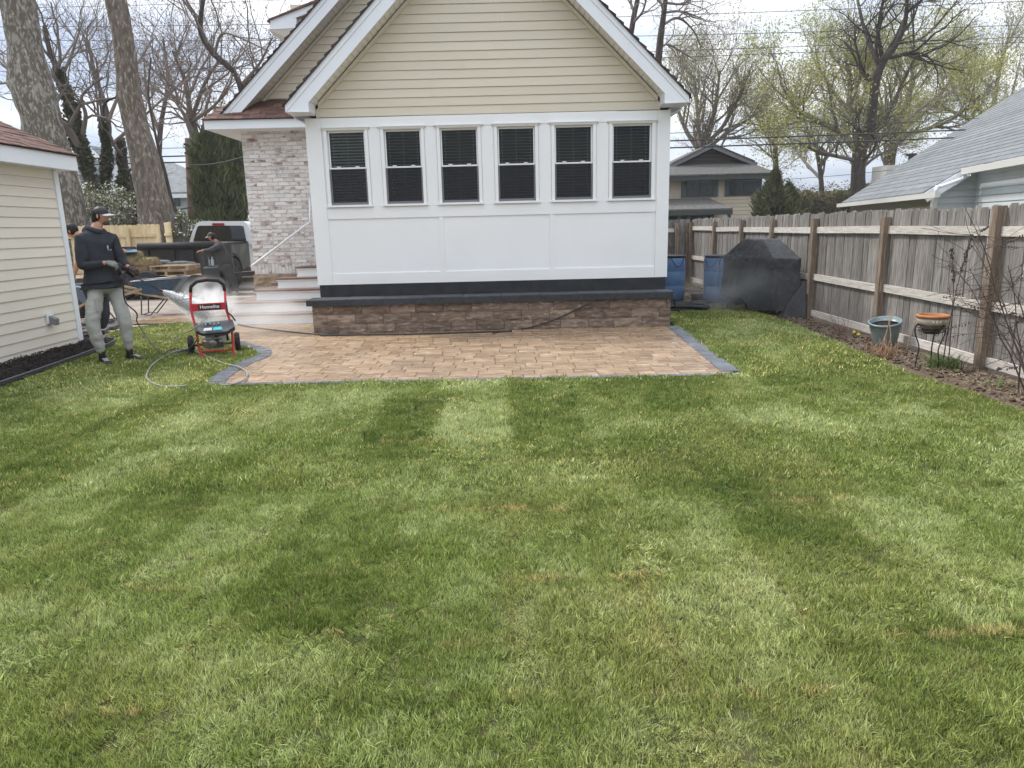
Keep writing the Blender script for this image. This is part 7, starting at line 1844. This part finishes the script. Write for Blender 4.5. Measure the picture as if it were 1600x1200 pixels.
sodm = mat('sod_soil', (.24, .17, .10), .95, (.15, .11, .06), 10, bump=.02, bscale=20); sodg = mat('sod_grass', (.12, .17, .04), .9, (.17, .20, .07), 9, bump=.02, bscale=40)
rr = random.Random(3)
for i, (px, py) in enumerate(((200, 409), (216, 412), (230, 412), (205, 402), (220, 421), (236, 420))):
    c = V(px, py, yt+.5 + .25*(i % 2)); root = thing('sod_roll', ('sod roll lying at the left of the load', 'sod roll in the middle of the lower row', 'sod roll at the right end of the pile', 'green topped sod roll on top of the pile', 'sod roll low at the front of the pile', 'low sod roll beside the pallet')[i], 'sod roll', tuple(c), group='sod rolls on the trailer')
    mb = MB(); P = []
    for k in range(40): a = k*.42; r_ = .03+.0035*k; P.append((math.cos(a)*r_, math.sin(a)*r_))
    mb.lathe([(0, -.28), (.15, -.28), (.165, -.2), (.16, 0), (.167, .2), (.15, .28), (0, .28)], (0, 0, 0), 16, 'x'); mb.build('roll', sodm, root, local=True)
    mb = MB()
    for k in range(160):
        a = rr.uniform(.4, 2.8); x = rr.uniform(-.27, .27); p = Vector((x, math.cos(a)*.165, math.sin(a)*.165)); d = Vector((rr.gauss(0, .02), math.cos(a)*.03, .04)); mb.add([p - Vector((.008, 0, 0)), p + Vector((.008, 0, 0)), p + d], [(0, 1, 2)])
    mb.build('turf', sodg, root, local=True)
def pallet(c, w, d, label):
    root = thing('pallet', label, 'pallet', tuple(c), group='wooden pallets on the trailer')
    for k in range(6): MB().bx(-w/2, w/2, -d/2 + k*d/5-.04, -d/2 + k*d/5+.04, .10, .12).build('top_board', wood_pale, root, local=True)
    for k in (-1, 0, 1): MB().bx(-w/2 if k < 0 else (w/2-.06 if k > 0 else -.03), -w/2+.06 if k < 0 else (w/2 if k > 0 else .03), -d/2-.04, d/2+.04, .022, .098).build('stringer', wood_pale, root, local=True)
    for k in (-1, 0, 1): MB().bx(-w/2, w/2, k*(d/2)-.04, k*(d/2)+.04, 0, .02).build('bottom_board', wood_pale, root, local=True)
pc = V(278, 424, yt+.7); pallet((pc.x, yt+.7, zfl+.16), 1.0, .9, 'upper wooden pallet on the trailer deck'); pallet((pc.x-.1, yt+.72, zfl+.02), 1.05, .9, 'lower wooden pallet resting on the loose soil')
mb = MB(); nx, ny = 40, 12; vs = []; fs = []
for j in range(ny+1):
    for i in range(nx+1):
        x = xa + (xb2-xa)*i/nx; y = yt+.02 + 1.9*j/ny; vs.append((x, y, zfl + .02 + .05*abs(noise.noise(Vector((x*2, y*2, 0)))) + .03*noise.noise(Vector((x*7, y*7, 1)))))
for j in range(ny):
    for i in range(nx): a_ = j*(nx+1)+i; fs.append((a_, a_+1, a_+nx+2, a_+nx+1))
mb.add(vs, fs); o = mb.build('loose_soil', mat('tan_soil', (.36, .26, .16), .95, (.20, .14, .09), 5, bump=.02, bscale=20)); props(o, 'tan loose soil spread over the trailer floor', 'soil', None, 'stuff')
for i in range(7):
    c = V(240+i*9+rr.uniform(-3, 3), 411+rr.uniform(-2, 2), yt+1.4); mb = MB(); mb.ball((0, 0, 0), (rr.uniform(.12, .22), .12, rr.uniform(.05, .09)), 9, 6, fn=lambda p: 1+.3*noise.noise(p*2+Vector((i, 0, 0)))); o = mb.build('stone_slab', mat('rubble_grey', (.10, .105, .11), .9, (.17, .17, .17), 8)); o.location = c; props(o, 'grey broken slab piled behind the pallet on the trailer', 'rubble', 'grey slabs piled on the trailer')
bott = bpy.data.materials.new('clear_plastic'); bott.use_nodes = True; pbn = bott.node_tree.nodes['Principled BSDF']; pbn.inputs['Base Color'].default_value = (.75, .82, .88, 1); pbn.inputs['Roughness'].default_value = .1; pbn.inputs['Transmission Weight'].default_value = .5
zb_ = V(330, 416, yt).z
for i, (px, lb) in enumerate(((326.5, 'left plastic water bottle on the trailer box'), (332.5, 'right plastic water bottle on the trailer box'))):
    c = V(px, 414, yt+.05); root = thing('water_bottle', lb, 'bottle', (c.x, yt+.05, zb_)); MB().lathe([(0, 0), (.034, 0), (.036, .01), (.036, .07), (.032, .09), (.036, .11), (.036, .15), (.014, .20), (.013, .215), (0, .215)], (0, 0, 0), 14).build('bottle', bott, root, local=True); MB().lathe([(0, .214), (.016, .214), (.016, .232), (0, .232)], (0, 0, 0), 10).build('cap', lett, root, local=True)

# ------------------------------------------------------------------ wheelbarrows
def barrow(name_label, loc, rz, s=1.0):
    root = thing('wheelbarrow', name_label, 'wheelbarrow', loc, rz, 'blue wheelbarrows in the drive')
    # local: wheel towards +x
    top = [(-.42, -.34, .66), (-.42, .34, .66), (.50, .31, .70), (.50, -.31, .70)]; bot = [(-.22, -.22, .36), (-.22, .22, .36), (.16, .18, .34), (.16, -.18, .34)]
    mb = MB(); vs = [Vector(p)*s for p in top + bot]; vi = [Vector((p[0]*.97, p[1]*.96, p[2]))*s for p in top] + [Vector((p[0]*.95, p[1]*.93, p[2]+.012))*s for p in bot]
    fs = []
    for i in range(4): j = (i+1) % 4; fs.append((i, 4+i, 4+j, j)); fs.append((8+i, 8+j, 12+j, 12+i)); fs.append((i, j, 8+j, 8+i))
    fs += [(7, 6, 5, 4), (12, 13, 14, 15)]; mb.add(vs+vi, fs); mb.build('tray', blue_m, root, local=True)
    MB().tube([Vector(p)*s for p in top + [top[0]]], .014, 6).build('rim', steel, root, local=True)
    for sy in (-1, 1):
        MB().bar(Vector((-1.0, sy*.33, .60))*s, Vector((.62, sy*.11, .20))*s, .035, .045).build('handle', wood_pale, root, local=True)
        MB().tube([Vector((-.30, sy*.22, .38))*s, Vector((-.34, sy*.22, .02))*s, Vector((-.18, sy*.22, .0))*s, Vector((.10, sy*.16, .31))*s], .014, 6).build('leg', dark_steel, root, local=True)
    MB().tube([Vector((-.30, -.22, .02))*s, Vector((-.30, .22, .02))*s], .010, 6).build('brace', dark_steel, root, local=True)
    w = MB().lathe([(.08, -.045), (.165, -.045), (.195, -.02), (.195, .02), (.165, .045), (.08, .045)], Vector((.62, 0, .195))*s, 20, 'y').build('wheel', rubber, root, local=True); MB().lathe([(0, -.03), (.09, -.03), (.09, .03), (0, .03)], Vector((.62, 0, .195))*s, 12, 'y').build('rim', steel, w, local=True)
c = gp(252, 490); barrow('blue wheelbarrow beyond the spray, wheel pointing toward the steps', (c.x+.05, c.y, 0), .18, 1.06)
c = gp(168, 497); barrow('second blue wheelbarrow standing behind the legs of the man', (c.x, c.y-.3, 0), 2.6, 1.0)
# slabs by the garage corner and stepping slabs by the drive
slab = mat('dark_wet_slab', (.05, .05, .052), .5, (.09, .085, .08), 6)
for i, (px, py, w_) in enumerate(((150, 506, .5), (158, 513, .55), (148, 519, .4))):
    c = gp(px, py); o = MB().bbox(-w_/2, w_/2, -.2, .2, 0, .05, .008).build('paving_slab', slab); o.location = (c.x, c.y, 0); o.rotation_euler = (0, 0, .15*i); props(o, ('dark slab farthest back behind the garage corner', 'widest dark slab by the garage corner', 'dark slab nearest the mulch bed end')[i], 'slab')
for i, (px, py) in enumerate(((385, 452), (383, 461), (388, 470))):
    c = gp(px, py); o = MB().bbox(-.6, .6, -.25, .25, 0, .05 + .03*i, .01).build('stone_step', conc if i else slab); o.location = (c.x, c.y, 0); props(o, ('far dark stone block beside the pickup wheel', 'middle grey stone block behind the steps', 'nearest grey stone block beside the brick wall foot')[i], 'stone block')
